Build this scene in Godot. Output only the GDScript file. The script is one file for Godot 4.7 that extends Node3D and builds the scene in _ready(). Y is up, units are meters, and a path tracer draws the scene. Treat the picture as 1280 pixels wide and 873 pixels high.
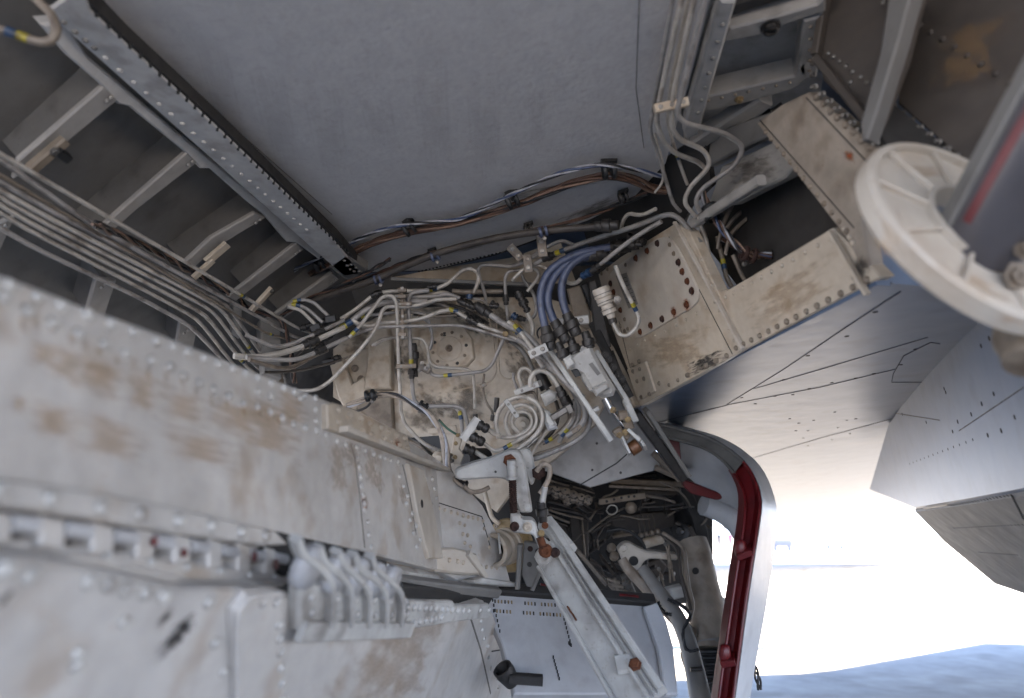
extends Node3D
# A wheel well of a jet on a sunlit apron, looked up into from below. Units are metres, y is up, the aircraft's nose lies towards -Z.

const CAM := Vector3(0, 1.3, 0)
const FOCAL := 855.0
const YAW := 7.1
const PITCH := 15.3
var axis_right: Vector3
var axis_up: Vector3
var axis_view: Vector3
var zo := Vector2.ZERO
var zs := 1.0
var used := {}
var mats := {}
var unit := {}
var rng := RandomNumberGenerator.new()

# ---------------------------------------------------------------- places
func zoom(x := 0.0, y := 0.0, s := 1.0):
	zo = Vector2(x, y)
	zs = s

func ray(x: float, y: float) -> Vector3:
	var p := zo + Vector2(x, y) / zs
	return axis_right * ((p.x - 640.0) / FOCAL) + axis_up * ((436.5 - p.y) / FOCAL) + axis_view

func at(x: float, y: float, d: float) -> Vector3:
	return CAM + ray(x, y) * d

func plane3(a: Vector3, b: Vector3, c: Vector3) -> Plane:
	var n := (b - a).cross(c - a).normalized()
	if n.dot(CAM - a) < 0.0: n = -n
	return Plane(n, a)

func on(pl: Plane, x: float, y: float, lift := 0.0) -> Vector3:
	var r := ray(x, y)
	return CAM + r * ((pl.d - pl.normal.dot(CAM)) / pl.normal.dot(r)) + pl.normal * lift

func face(pl: Plane, xy: Array, lift := 0.0) -> PackedVector3Array:
	var out := PackedVector3Array()
	for i in range(0, xy.size(), 2): out.append(on(pl, xy[i], xy[i + 1], lift))
	return out

func along(xy: Array, d0: float, d1: float) -> PackedVector3Array:
	var total := 0.0
	var run := [0.0]
	for i in range(2, xy.size(), 2):
		total += Vector2(xy[i] - xy[i - 2], xy[i + 1] - xy[i - 1]).length()
		run.append(total)
	var out := PackedVector3Array()
	for i in range(0, xy.size(), 2): out.append(at(xy[i], xy[i + 1], lerpf(d0, d1, run[i / 2] / maxf(total, 0.001))))
	return out

# ---------------------------------------------------------------- naming
func numbered(called: String, parent: Node) -> String:
	var key := str(parent.get_instance_id()) + called
	var n: int = used.get(key, 0)
	used[key] = n + 1
	return called if n == 0 else "%s_%03d" % [called, n]

func tag(o: Node, label: String, category: String, group := ""):
	o.set_meta("label", label)
	o.set_meta("category", category)
	if group: o.set_meta("group", group)
	return o

func thing(called: String, label: String, category: String, where: Vector3, group := "") -> Node3D:
	var o := Node3D.new()
	o.name = numbered(called, self)
	add_child(o, true)
	o.position = where
	return tag(o, label, category, group)

func world_of(o: Node3D) -> Vector3:
	var p := Vector3.ZERO
	var n: Node = o
	while n != self and n is Node3D:
		p += n.position
		n = n.get_parent()
	return p

func begin() -> SurfaceTool:
	var st := SurfaceTool.new()
	st.begin(Mesh.PRIMITIVE_TRIANGLES)
	return st

func obj(called: String, st: SurfaceTool, m: Material, parent: Node3D = self) -> MeshInstance3D:
	st.generate_normals()
	var arrays := st.commit_to_arrays()
	var v: PackedVector3Array = arrays[Mesh.ARRAY_VERTEX]
	var base := Vector3.ZERO
	if parent == self:
		var box := AABB(v[0], Vector3.ZERO)
		for p in v: box = box.expand(p)
		base = Vector3(box.get_center().x, box.position.y, box.get_center().z)
	else:
		base = world_of(parent)
	for i in v.size(): v[i] -= base
	arrays[Mesh.ARRAY_VERTEX] = v
	var mesh := ArrayMesh.new()
	mesh.add_surface_from_arrays(Mesh.PRIMITIVE_TRIANGLES, arrays)
	var o := MeshInstance3D.new()
	o.mesh = mesh
	o.material_override = m
	o.name = numbered(called, parent)
	parent.add_child(o, true)
	if parent == self: o.position = base
	return o

func structure(o: Node, label := ""):
	o.set_meta("kind", "structure")
	if label: o.set_meta("label", label)
	return o

# ---------------------------------------------------------------- shapes
func quad(st: SurfaceTool, a: Vector3, b: Vector3, c: Vector3, d: Vector3):
	for p in [a, b, c, a, c, d]: st.add_vertex(p)

func flat_axes(n: Vector3) -> Array:
	var u := n.cross(Vector3.UP if absf(n.y) < 0.9 else Vector3.RIGHT).normalized()
	return [u, n.cross(u).normalized()]

func inset(poly: PackedVector2Array, w: float) -> PackedVector2Array:
	var out := PackedVector2Array()
	var n := poly.size()
	var sgn := -1.0 if Geometry2D.is_polygon_clockwise(poly) else 1.0
	for i in n:
		var a := (poly[i] - poly[(i + n - 1) % n]).normalized()
		var b := (poly[(i + 1) % n] - poly[i]).normalized()
		var na := Vector2(-a.y, a.x) * sgn
		var nb := Vector2(-b.y, b.x) * sgn
		var m := (na + nb) / maxf(1.0 + na.dot(nb), 0.3)
		out.append(poly[i] + m * w)
	return out

# a plate whose seen face is the outline; its body goes back along -n
func plate(st: SurfaceTool, outline: PackedVector3Array, n: Vector3, thick: float, bevel := 0.0):
	var ax := flat_axes(n)
	var o := outline[0]
	var poly := PackedVector2Array()
	for p in outline: poly.append(Vector2((p - o).dot(ax[0]), (p - o).dot(ax[1])))
	var lift := func(q: Vector2, h: float) -> Vector3: return o + ax[0] * q.x + ax[1] * q.y + n * h
	var top := inset(poly, bevel) if bevel > 0.0 else poly
	st.set_smooth_group(-1)
	var tris := Geometry2D.triangulate_polygon(top)
	for i in range(0, tris.size(), 3):
		for k in 3: st.add_vertex(lift.call(top[tris[i + k]], 0.0))
		for k in [2, 1, 0]: st.add_vertex(lift.call(poly[tris[i + k]], -thick))
	var m := poly.size()
	for i in m:
		var j := (i + 1) % m
		if bevel > 0.0: quad(st, lift.call(top[i], 0.0), lift.call(top[j], 0.0), lift.call(poly[j], -bevel), lift.call(poly[i], -bevel))
		quad(st, lift.call(poly[i], -bevel), lift.call(poly[j], -bevel), lift.call(poly[j], -thick), lift.call(poly[i], -thick))

# a surface through rows of points (each row the same count), with a back side
func skin(st: SurfaceTool, rows: Array, back: Vector3):
	st.set_smooth_group(1)
	for r in range(rows.size() - 1):
		for c in range(rows[r].size() - 1):
			quad(st, rows[r][c], rows[r][c + 1], rows[r + 1][c + 1], rows[r + 1][c])
	st.set_smooth_group(2)
	for r in range(rows.size() - 1):
		for c in range(rows[r].size() - 1):
			quad(st, rows[r][c] + back, rows[r + 1][c] + back, rows[r + 1][c + 1] + back, rows[r][c + 1] + back)
	st.set_smooth_group(-1)
	var rim := []
	var last: int = rows.size() - 1
	for c in rows[0].size(): rim.append(rows[0][c])
	for r in range(1, rows.size()): rim.append(rows[r][rows[r].size() - 1])
	for c in range(rows[last].size() - 2, -1, -1): rim.append(rows[last][c])
	for r in range(last - 1, 0, -1): rim.append(rows[r][0])
	for i in rim.size():
		var j: int = (i + 1) % rim.size()
		quad(st, rim[i], rim[i] + back, rim[j] + back, rim[j])

# smooth way through corner points: corners rounded within bend
func rounded(pts: PackedVector3Array, bend: float) -> PackedVector3Array:
	if pts.size() < 3: return pts
	var out := PackedVector3Array([pts[0]])
	for i in range(1, pts.size() - 1):
		var a := pts[i - 1] - pts[i]
		var b := pts[i + 1] - pts[i]
		var cut := minf(bend, minf(a.length(), b.length()) * 0.5)
		var p := pts[i] + a.normalized() * cut
		var q := pts[i] + b.normalized() * cut
		var steps := clampi(int(a.normalized().angle_to(-b.normalized()) * 6.0) + 1, 2, 7)
		for k in steps + 1:
			var t := float(k) / steps
			var m := p.lerp(pts[i], t).lerp(pts[i].lerp(q, t), t)
			if m.distance_to(out[out.size() - 1]) > 0.0004: out.append(m)
	out.append(pts[pts.size() - 1])
	return out

func sweep(st: SurfaceTool, path: PackedVector3Array, r: float, segs := 8, r_end := -1.0):
	var n := path.size()
	var side := Vector3.ZERO
	var rings := []
	for i in n:
		var t := (path[mini(i + 1, n - 1)] - path[maxi(i - 1, 0)]).normalized()
		if i == 0: side = flat_axes(t)[0]
		side = (side - t * side.dot(t)).normalized()
		var up := t.cross(side)
		var ring := []
		var rr := r if r_end < 0.0 else lerpf(r, r_end, float(i) / (n - 1))
		for k in segs:
			var a := TAU * k / segs
			ring.append(path[i] + (side * cos(a) + up * sin(a)) * rr)
		rings.append(ring)
	st.set_smooth_group(1)
	for i in n - 1:
		for k in segs:
			var l := (k + 1) % segs
			quad(st, rings[i][k], rings[i][l], rings[i + 1][l], rings[i + 1][k])
	st.set_smooth_group(-1)
	for e in [0, n - 1]:
		for k in range(1, segs - 1):
			st.add_vertex(rings[e][0])
			st.add_vertex(rings[e][k] if e else rings[e][k + 1])
			st.add_vertex(rings[e][k + 1] if e else rings[e][k])

func rod(st: SurfaceTool, a: Vector3, b: Vector3, r: float, segs := 10, r_end := -1.0):
	sweep(st, PackedVector3Array([a, b]), r, segs, r_end)

# turned body: profile of (radius, height) along an axis
func lathe(st: SurfaceTool, o: Vector3, axis: Vector3, profile: Array, segs := 16, sharp := true):
	var ax := flat_axes(axis.normalized())
	var d := axis.normalized()
	for i in profile.size() - 1:
		st.set_smooth_group(i + 1 if sharp else 1)
		var p: Vector2 = profile[i]
		var q: Vector2 = profile[i + 1]
		for k in segs:
			var a := TAU * k / segs
			var b := TAU * (k + 1) / segs
			var da: Vector3 = ax[0] * cos(a) + ax[1] * sin(a)
			var db: Vector3 = ax[0] * cos(b) + ax[1] * sin(b)
			var p1 := o + d * p.y + da * p.x
			var p2 := o + d * p.y + db * p.x
			var q1 := o + d * q.y + da * q.x
			var q2 := o + d * q.y + db * q.x
			if p.x < 0.00001: for v in [p1, q2, q1]: st.add_vertex(v)
			elif q.x < 0.00001: for v in [p1, p2, q1]: st.add_vertex(v)
			else: quad(st, p1, p2, q2, q1)

# bar between two points, w across (sideways), h along n, edges chamfered
func bar(st: SurfaceTool, a: Vector3, b: Vector3, w: float, h: float, n: Vector3, ch := -1.0, w_end := -1.0):
	var t := (b - a).normalized()
	var up := (n - t * n.dot(t)).normalized()
	var s := t.cross(up)
	var c := minf(w, h) * 0.16 if ch < 0.0 else ch
	var rings := []
	for e in 2:
		var ww := w if e == 0 or w_end < 0.0 else w_end
		var ring := []
		for q in [[-1, -1, 0, 1], [-1, -1, 1, 0], [1, -1, -1, 0], [1, -1, 0, 1], [1, 1, 0, -1], [1, 1, -1, 0], [-1, 1, 1, 0], [-1, 1, 0, -1]]:
			ring.append((a if e == 0 else b) + s * (q[0] * ww * 0.5 + q[2] * c) + up * (q[1] * h * 0.5 + q[3] * c))
		rings.append(ring)
	st.set_smooth_group(-1)
	for k in 8:
		var l := (k + 1) % 8
		quad(st, rings[0][k], rings[0][l], rings[1][l], rings[1][k])
	for e in 2:
		for k in range(1, 7):
			st.add_vertex(rings[e][0])
			st.add_vertex(rings[e][k if e else k + 1])
			st.add_vertex(rings[e][k + 1 if e else k])

func block(st: SurfaceTool, c: Vector3, n: Vector3, t: Vector3, l: float, w: float, h: float, ch := -1.0):
	bar(st, c - t.normalized() * l * 0.5, c + t.normalized() * l * 0.5, w, h, n, ch)

func oval(pl: Plane, x: float, y: float, r: float, lift := 0.0, segs := 20) -> PackedVector3Array:
	var c := on(pl, x, y, lift)
	var ax := flat_axes(pl.normal)
	var out := PackedVector3Array()
	for k in segs: out.append(c + (ax[0] * cos(TAU * k / segs) + ax[1] * sin(TAU * k / segs)) * r)
	return out

# ---------------------------------------------------------------- fasteners
func unit_mesh(kind: String) -> ArrayMesh:
	if unit.has(kind): return unit[kind]
	var st := begin()
	var prof: Array
	var segs := 10
	match kind:
		"dome": prof = [Vector2(1.0, -0.1), Vector2(0.99, 0.16), Vector2(0.9, 0.46), Vector2(0.62, 0.74), Vector2(0.3, 0.84), Vector2(0, 0.86)]
		"nut":
			prof = [Vector2(1.35, -0.1), Vector2(1.35, 0.12), Vector2(0.95, 0.14), Vector2(0.95, 0.8), Vector2(0.8, 0.92), Vector2(0.5, 0.92), Vector2(0.5, 1.25), Vector2(0, 1.3)]
			segs = 6
		"bolt":
			prof = [Vector2(1.2, -0.1), Vector2(1.2, 0.14), Vector2(0.9, 0.18), Vector2(0.9, 0.7), Vector2(0.74, 0.8), Vector2(0.45, 0.8), Vector2(0.4, 0.5), Vector2(0, 0.5)]
			segs = 12
		"flush": prof = [Vector2(1.0, -0.05), Vector2(1.0, 0.07), Vector2(0.86, 0.1), Vector2(0.84, 0.04), Vector2(0, 0.05)]
		"stud": prof = [Vector2(1.0, -0.1), Vector2(1.0, 0.3), Vector2(0.7, 0.45), Vector2(0.62, 1.9), Vector2(0.5, 2.0), Vector2(0, 2.02)]
	lathe(st, Vector3.ZERO, Vector3.UP, prof, segs, kind != "dome")
	st.generate_normals()
	unit[kind] = st.commit()
	return unit[kind]

func fastener(parent: Node3D, p: Vector3, n: Vector3, r: float, m: Material, kind := "dome", called := "rivet"):
	var o := MeshInstance3D.new()
	o.mesh = unit_mesh(kind)
	o.material_override = m
	o.name = numbered(called, parent)
	parent.add_child(o, true)
	var ax := flat_axes(n)
	var turn := rng.randf() * TAU
	var x: Vector3 = ax[0] * cos(turn) + ax[1] * sin(turn)
	var rr := r * rng.randf_range(0.93, 1.06)
	o.transform = Transform3D(Basis(x * rr, n * rr, x.cross(n) * rr), p - world_of(parent))
	return o

func row(parent: Node3D, pl: Plane, x0: float, y0: float, x1: float, y1: float, n: int, r: float, m: Material, kind := "dome", called := "rivet", lift := 0.0):
	var a := on(pl, x0, y0, lift)
	var b := on(pl, x1, y1, lift)
	for i in n:
		fastener(parent, a.lerp(b, float(i) / maxi(n - 1, 1)) + (b - a).normalized() * rng.randf_range(-0.0012, 0.0012), pl.normal, r, m, kind, called)

func spots(parent: Node3D, pl: Plane, xy: Array, r: float, m: Material, kind := "dome", called := "rivet", lift := 0.0):
	for i in range(0, xy.size(), 2): fastener(parent, on(pl, xy[i], xy[i + 1], lift), pl.normal, r, m, kind, called)

# a thin strip of sealant, seam or scratch lying on a surface
func seam(parent: Node3D, pl: Plane, xy: Array, w: float, m: Material, called := "seam", lift := 0.0006):
	var st := begin()
	var p := face(pl, xy, lift)
	for i in p.size() - 1: bar(st, p[i], p[i + 1], w, 0.0012, pl.normal, 0.0001)
	return obj(called, st, m, parent)

# a stain with a ragged edge, a sheet half a millimetre above its surface
func stain(parent: Node3D, pl: Plane, x: float, y: float, x2: float, y2: float, wide: float, m: Material, called := "stain", lift := 0.0008):
	var a := on(pl, x, y, lift)
	var b := on(pl, x2, y2, lift)
	var s := pl.normal.cross((b - a).normalized()) * wide * 0.5
	var st := begin()
	var uv := [Vector2(0, 0), Vector2(1, 0), Vector2(1, 1), Vector2(0, 1)]
	var p := [a - s, b - s, b + s, a + s]
	for k in [0, 1, 2, 0, 2, 3]:
		st.set_uv(uv[k])
		st.add_vertex(p[k])
	return obj(called, st, m, parent)

# ---------------------------------------------------------------- tubes
func part_way(path: PackedVector3Array, f: float) -> Array:
	var total := 0.0
	for i in path.size() - 1: total += path[i].distance_to(path[i + 1])
	var left := total * f
	for i in path.size() - 1:
		var l := path[i].distance_to(path[i + 1])
		if left <= l or i == path.size() - 2: return [path[i].lerp(path[i + 1], clampf(left / maxf(l, 0.0001), 0, 1)), (path[i + 1] - path[i]).normalized()]
		left -= l
	return []

# pts are x, y, x, y; d0 and d1 metres ahead; r is the radius in millimetres. bands: shares of the way that carry a yellow and blue band; nuts: shares that carry a coupling
func tube(label: String, pts: Array, d0: float, d1: float, r: float, m: Material, bands := [], nuts := [], called := "hydraulic_tube", category := "tube", bend := 0.05, group := ""):
	return tube3(label, along(pts, d0, d1), r, m, bands, nuts, called, category, bend, group)

func tube3(label: String, pts: PackedVector3Array, r: float, m: Material, bands := [], nuts := [], called := "hydraulic_tube", category := "tube", bend := 0.05, group := ""):
	if m == mats.tube and rng.randf() < 0.35: m = mats.tube_grey
	var path := rounded(pts, bend)
	var rr := r * 0.00112
	var st := begin()
	sweep(st, path, rr, 10 if r > 6.0 else 8)
	if bands.is_empty() and nuts.is_empty(): return tag(obj(called, st, m), label, category, group)
	var o := thing(called, label, category, pts[0], group)
	obj("pipe", st, m, o)
	for f in bands:
		var w := part_way(path, f)
		for k in 2:
			var b := begin()
			var c: Vector3 = w[0] + w[1] * rr * (k * 2.3 - 1.1)
			rod(b, c - w[1] * rr * 1.1, c + w[1] * rr * 1.1, rr * 1.12, 10)
			obj("colour_band", b, mats.yellow_band if k == 0 else mats.blue_band, o)
	for f in nuts:
		var w := part_way(path, f)
		var b := begin()
		var h := rr * 1.9
		lathe(b, w[0] - w[1] * h * 1.6, w[1], [Vector2(0, 0), Vector2(rr * 1.35, 0), Vector2(rr * 1.5, h * 0.3), Vector2(rr * 1.5, h), Vector2(rr * 1.9, h * 1.1), Vector2(rr * 1.9, h * 2.1), Vector2(rr * 1.45, h * 2.2), Vector2(rr * 1.3, h * 3.2), Vector2(0, h * 3.2)], 8)
		obj("coupling", b, mats.fitting, o)
	return o

# a bundle of wires: strands wound round one way
func bundle(label: String, pts: Array, d0: float, d1: float, spread: float, r: float, colours: Array, called := "wire_bundle", category := "wires", turns := 3.0):
	return bundle3(label, along(pts, d0, d1), spread, r, colours, called, category, turns)

func bundle3(label: String, pts: PackedVector3Array, spread: float, r: float, colours: Array, called := "wire_bundle", category := "wires", turns := 3.0):
	var path := rounded(pts, 0.3)
	var o := thing(called, label, category, pts[0])
	var n := path.size()
	var total := 0.0
	for i in n - 1: total += path[i].distance_to(path[i + 1])
	for s in colours.size():
		var st := begin()
		var strand := PackedVector3Array()
		var side := Vector3.ZERO
		var count := int(total / 0.018) + 4
		for i in count:
			var w := part_way(path, float(i) / (count - 1))
			if i == 0: side = flat_axes(w[1])[0]
			side = (side - w[1] * side.dot(w[1])).normalized()
			var up: Vector3 = w[1].cross(side)
			var a := TAU * s / colours.size() + turns * TAU * i / count + 0.5 * sin(i * 0.35 + s * 1.7)
			var sp := spread * (0.85 + 0.3 * sin(i * 0.23 + s))
			strand.append(w[0] + (side * cos(a) + up * sin(a)) * sp * 0.001)
		sweep(st, strand, r * 0.001, 6)
		obj("wire", st, colours[s], o)
	return o

func clamp_on(label: String, p: Vector3, dir: Vector3, n: Vector3, r: float, m: Material, called := "cable_clamp", group := ""):
	var o := thing(called, label, "clamp", p, group)
	for k in [-1, 1]:
		var st := begin()
		var c: Vector3 = p + dir * r * 0.75 * k
		lathe(st, c - dir * r * 0.35, dir, [Vector2(r * 1.0, 0), Vector2(r * 1.35, 0), Vector2(r * 1.45, r * 0.2), Vector2(r * 1.45, r * 0.5), Vector2(r * 1.35, r * 0.7), Vector2(r * 1.0, r * 0.7), Vector2(r * 1.0, 0)], 14)
		obj("loop", st, m, o)
	var st := begin()
	block(st, p - n * r * 1.6, n, dir, r * 2.6, r * 1.5, r * 0.8)
	obj("foot", st, m, o)
	fastener(o, p - n * r * 1.2 + dir.cross(n).normalized() * r * 1.5, n, r * 0.42, mats.steel, "bolt", "screw")
	return o

# a bar clamped across tubes, with screws
func saddle(label: String, a: Vector3, b: Vector3, w: float, h: float, n: Vector3, m: Material, screws := 2, called := "tube_bracket"):
	var o := thing(called, label, "bracket", a)
	var st := begin()
	bar(st, a, b, w, h, n)
	obj("strap", st, m, o)
	for i in screws: fastener(o, a.lerp(b, (i + 0.5) / screws) + n * h * 0.5, n, w * 0.24, mats.steel, "bolt", "screw")
	return o

# ---------------------------------------------------------------- materials
func noise_bytes(s: int, freq: float, kind: int, octaves: int, size: int) -> PackedByteArray:
	var n := FastNoiseLite.new()
	n.seed = s
	n.noise_type = kind
	n.frequency = freq
	n.fractal_octaves = octaves
	n.fractal_type = FastNoiseLite.FRACTAL_FBM if octaves > 1 else FastNoiseLite.FRACTAL_NONE
	var im := n.get_seamless_image(size, size)
	im.convert(Image.FORMAT_L8)
	return im.get_data()

func edge(a: float, b: float, x: float) -> float:
	var t := clampf((x - a) / (b - a), 0.0, 1.0)
	return t * t * (3.0 - 2.0 * t)

# worn paint: broad mottling, blotches of dirt, fine specks
func paint_picture(s: int, dirt: Color, amount: float, mottle: float, specks: float, size := 512) -> ImageTexture:
	var broad := noise_bytes(s, 0.008, FastNoiseLite.TYPE_SIMPLEX_SMOOTH, 4, size)
	var blot := noise_bytes(s + 1, 0.02, FastNoiseLite.TYPE_SIMPLEX_SMOOTH, 5, size)
	var fine := noise_bytes(s + 2, 0.25, FastNoiseLite.TYPE_SIMPLEX, 2, size)
	var mid := noise_bytes(s + 3, 0.06, FastNoiseLite.TYPE_SIMPLEX, 4, size)
	var data := PackedByteArray()
	data.resize(size * size * 3)
	for i in size * size:
		var b := broad[i] / 255.0
		var d := edge(0.5, 0.85, blot[i] / 255.0 * 0.7 + b * 0.3) * amount
		d = clampf(d + edge(0.72, 0.9, fine[i] / 255.0 * 0.55 + mid[i] / 255.0 * 0.45) * specks, 0.0, 1.0)
		var v := 1.0 - mottle * (1.0 - b) - mottle * 0.5 * (1.0 - mid[i] / 255.0)
		data[i * 3] = int(255.0 * v * lerpf(1.0, dirt.r, d))
		data[i * 3 + 1] = int(255.0 * v * lerpf(1.0, dirt.g, d))
		data[i * 3 + 2] = int(255.0 * v * lerpf(1.0, dirt.b, d))
	return ImageTexture.create_from_image(Image.create_from_data(size, size, false, Image.FORMAT_RGB8, data))

# ragged stain that fades out to its edges
func stain_picture(s: int, colour: Color, round_one: bool, strength: float, stretch := 1) -> ImageTexture:
	var size := 192
	var a := noise_bytes(s, 0.03, FastNoiseLite.TYPE_SIMPLEX_SMOOTH, 5, size)
	var f := noise_bytes(s + 5, 0.15, FastNoiseLite.TYPE_SIMPLEX, 3, size)
	var im := Image.create(size, size, false, Image.FORMAT_RGBA8)
	for y in size:
		for x in size:
			var u := (x + 0.5) / size * 2.0 - 1.0
			var v := (y + 0.5) / size * 2.0 - 1.0
			var fall := clampf(1.0 - (Vector2(u, v).length() if round_one else maxf(absf(u), absf(v * v))), 0.0, 1.0)
			var n := a[(x / stretch) * size + y] / 255.0 if stretch > 1 else a[y * size + x] / 255.0
			var k := edge(0.25, 0.85, fall * 0.9 + (n - 0.5) * (0.35 if round_one else 0.8)) * strength * (0.6 + 0.4 * f[y * size + x] / 255.0) * edge(0.0, 0.12, fall)
			im.set_pixel(x, y, Color(colour.r, colour.g, colour.b, clampf(k, 0.0, 1.0)))
	return ImageTexture.create_from_image(im)

func relief(s: int, freq: float, octaves: int, strength: float) -> ImageTexture:
	var d := noise_bytes(s, freq, FastNoiseLite.TYPE_SIMPLEX_SMOOTH, octaves, 256)
	var im := Image.create_from_data(256, 256, false, Image.FORMAT_L8, d)
	im.convert(Image.FORMAT_RGBA8)
	im.bump_map_to_normal_map(strength)
	return ImageTexture.create_from_image(im)

func paint(key: String, colour: Color, tex: Texture2D, scale: float, rough: float, metal := 0.0, bump: Texture2D = null, bumpy := 0.5):
	var m := StandardMaterial3D.new()
	m.albedo_color = colour if key == "tarmac" else Color(colour.r * 0.88, colour.g * 0.88, colour.b * 0.88)
	m.albedo_texture = tex
	m.roughness = rough
	m.metallic = metal
	m.uv1_triplanar = true
	m.uv1_world_triplanar = true
	m.uv1_scale = Vector3.ONE * scale
	if bump:
		m.normal_enabled = true
		m.normal_texture = bump
		m.normal_scale = bumpy
	mats[key] = m
	return m

func stain_mat(key: String, tex: Texture2D):
	var m := StandardMaterial3D.new()
	m.albedo_texture = tex
	m.transparency = BaseMaterial3D.TRANSPARENCY_ALPHA
	m.roughness = 0.95
	mats[key] = m

func make_materials():
	var warm := paint_picture(11, Color(0.66, 0.55, 0.43), 0.42, 0.16, 0.28)
	var cool := paint_picture(31, Color(0.55, 0.53, 0.52), 0.28, 0.10, 0.30)
	var roofing := paint_picture(41, Color(0.66, 0.65, 0.65), 0.14, 0.06, 0.22, 768)
	var dirty := paint_picture(51, Color(0.45, 0.36, 0.28), 0.6, 0.26, 0.4)
	var sheet := paint_picture(71, Color(0.55, 0.52, 0.5), 0.35, 0.12, 0.3)
	var plain := paint_picture(81, Color(0.6, 0.57, 0.55), 0.3, 0.07, 0.16)
	var wear := paint_picture(91, Color(0.3, 0.24, 0.2), 0.7, 0.22, 0.45, 256)
	var bump := relief(5, 0.03, 3, 3.0)
	var fine := relief(6, 0.12, 3, 4.0)
	paint("cream", Color(0.80, 0.74, 0.655), warm, 1.1, 0.5, 0.0, bump, 0.35)
	paint("cream_clean", Color(0.83, 0.785, 0.72), warm, 0.5, 0.5, 0.0, bump, 0.3)
	paint("cream_dirty", Color(0.62, 0.555, 0.475), dirty, 0.9, 0.6, 0.0, bump, 0.4)
	paint("roof_grey", Color(0.76, 0.745, 0.73), roofing, 1.6, 0.6, 0.0, fine, 0.06)
	paint("rib_paint", Color(0.62, 0.6, 0.57), sheet, 0.9, 0.55, 0.0, bump, 0.3)
	paint("beam_paint", Color(0.66, 0.65, 0.635), sheet, 0.9, 0.55, 0.0, bump, 0.2)
	paint("beam_light", Color(0.78, 0.765, 0.74), sheet, 0.9, 0.5, 0.0, bump, 0.2)
	paint("side_grey", Color(0.42, 0.405, 0.385), sheet, 0.8, 0.65, 0.0, bump, 0.3)
	paint("bay_grey", Color(0.5, 0.485, 0.46), sheet, 0.9, 0.6, 0.0, bump, 0.3)
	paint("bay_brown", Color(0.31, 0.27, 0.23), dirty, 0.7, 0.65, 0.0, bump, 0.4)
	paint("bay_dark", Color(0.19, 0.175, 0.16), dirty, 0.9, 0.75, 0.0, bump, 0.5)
	paint("skin", Color(0.35, 0.415, 0.51), plain, 0.6, 0.4, 0.1, bump, 0.07)
	paint("skin_white", Color(0.84, 0.84, 0.84), cool, 0.5, 0.4, 0.0, bump, 0.2)
	paint("door_blue", Color(0.72, 0.715, 0.71), plain, 0.9, 0.45, 0.0, bump, 0.12)
	paint("wall_white", Color(0.81, 0.785, 0.75), warm, 0.7, 0.4, 0.05, bump, 0.3)
	paint("tube", Color(0.82, 0.785, 0.73), wear, 2.2, 0.42, 0.0, null)
	paint("tube_grey", Color(0.68, 0.655, 0.625), wear, 2.4, 0.45, 0.0, null)
	paint("band_cream", Color(0.70, 0.645, 0.575), dirty, 0.8, 0.6, 0.0, bump, 0.3)
	paint("tube_dirty", Color(0.56, 0.505, 0.44), wear, 2.6, 0.55, 0.0, null)
	paint("tube_dark", Color(0.29, 0.255, 0.22), wear, 2.6, 0.6, 0.0, null)
	paint("white", Color(0.86, 0.845, 0.81), wear, 1.3, 0.42, 0.0, bump, 0.2)
	paint("steel", Color(0.62, 0.6, 0.57), wear, 4.0, 0.42, 0.75, null)
	paint("steel_bright", Color(0.8, 0.8, 0.8), wear, 3.0, 0.25, 0.9, null)
	paint("fitting", Color(0.27, 0.255, 0.24), wear, 4.0, 0.5, 0.4, null)
	paint("black", Color(0.075, 0.072, 0.07), wear, 4.0, 0.55, 0.0, null)
	paint("hose", Color(0.33, 0.37, 0.48), wear, 3.0, 0.45, 0.0, fine, 0.2)
	paint("rust", Color(0.46, 0.25, 0.11), wear, 5.0, 0.85, 0.1, fine, 0.6)
	paint("rust_dark", Color(0.25, 0.13, 0.08), wear, 5.0, 0.85, 0.1, fine, 0.6)
	paint("amber", Color(0.52, 0.34, 0.2), wear, 4.0, 0.45, 0.3, null)
	paint("tan", Color(0.66, 0.55, 0.36), wear, 3.0, 0.6, 0.0, null)
	paint("red", Color(0.44, 0.055, 0.07), wear, 1.6, 0.45, 0.0, bump, 0.2)
	paint("leg_grey", Color(0.34, 0.325, 0.33), plain, 0.8, 0.3, 0.2, null)
	paint("seal", Color(0.42, 0.41, 0.39), wear, 2.0, 0.7, 0.0, null)
	paint("seam_dark", Color(0.16, 0.15, 0.145), wear, 3.0, 0.85, 0.0, null)
	paint("seam_grey", Color(0.5, 0.48, 0.45), wear, 3.0, 0.85, 0.0, null)
	paint("yellow_band", Color(0.78, 0.72, 0.16), wear, 4.0, 0.5, 0.0, null)
	paint("blue_band", Color(0.13, 0.27, 0.42), wear, 4.0, 0.5, 0.0, null)
	paint("green_band", Color(0.2, 0.42, 0.33), wear, 4.0, 0.5, 0.0, null)
	paint("wire_brown", Color(0.42, 0.29, 0.215), wear, 4.0, 0.6, 0.0, null)
	paint("wire_tan", Color(0.60, 0.475, 0.39), wear, 4.0, 0.6, 0.0, null)
	paint("wire_white", Color(0.74, 0.74, 0.76), wear, 4.0, 0.5, 0.0, null)
	paint("wire_blue", Color(0.3, 0.36, 0.5), wear, 4.0, 0.5, 0.0, null)
	paint("wire_black", Color(0.13, 0.12, 0.12), wear, 4.0, 0.6, 0.0, null)
	paint("wrap", Color(0.72, 0.655, 0.58), wear, 3.0, 0.7, 0.0, fine, 0.3)
	paint("tarmac", Color(0.72, 0.685, 0.635), paint_picture(131, Color(0.7, 0.68, 0.66), 0.5, 0.2, 0.3), 0.12, 0.9, 0.0, null)
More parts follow.
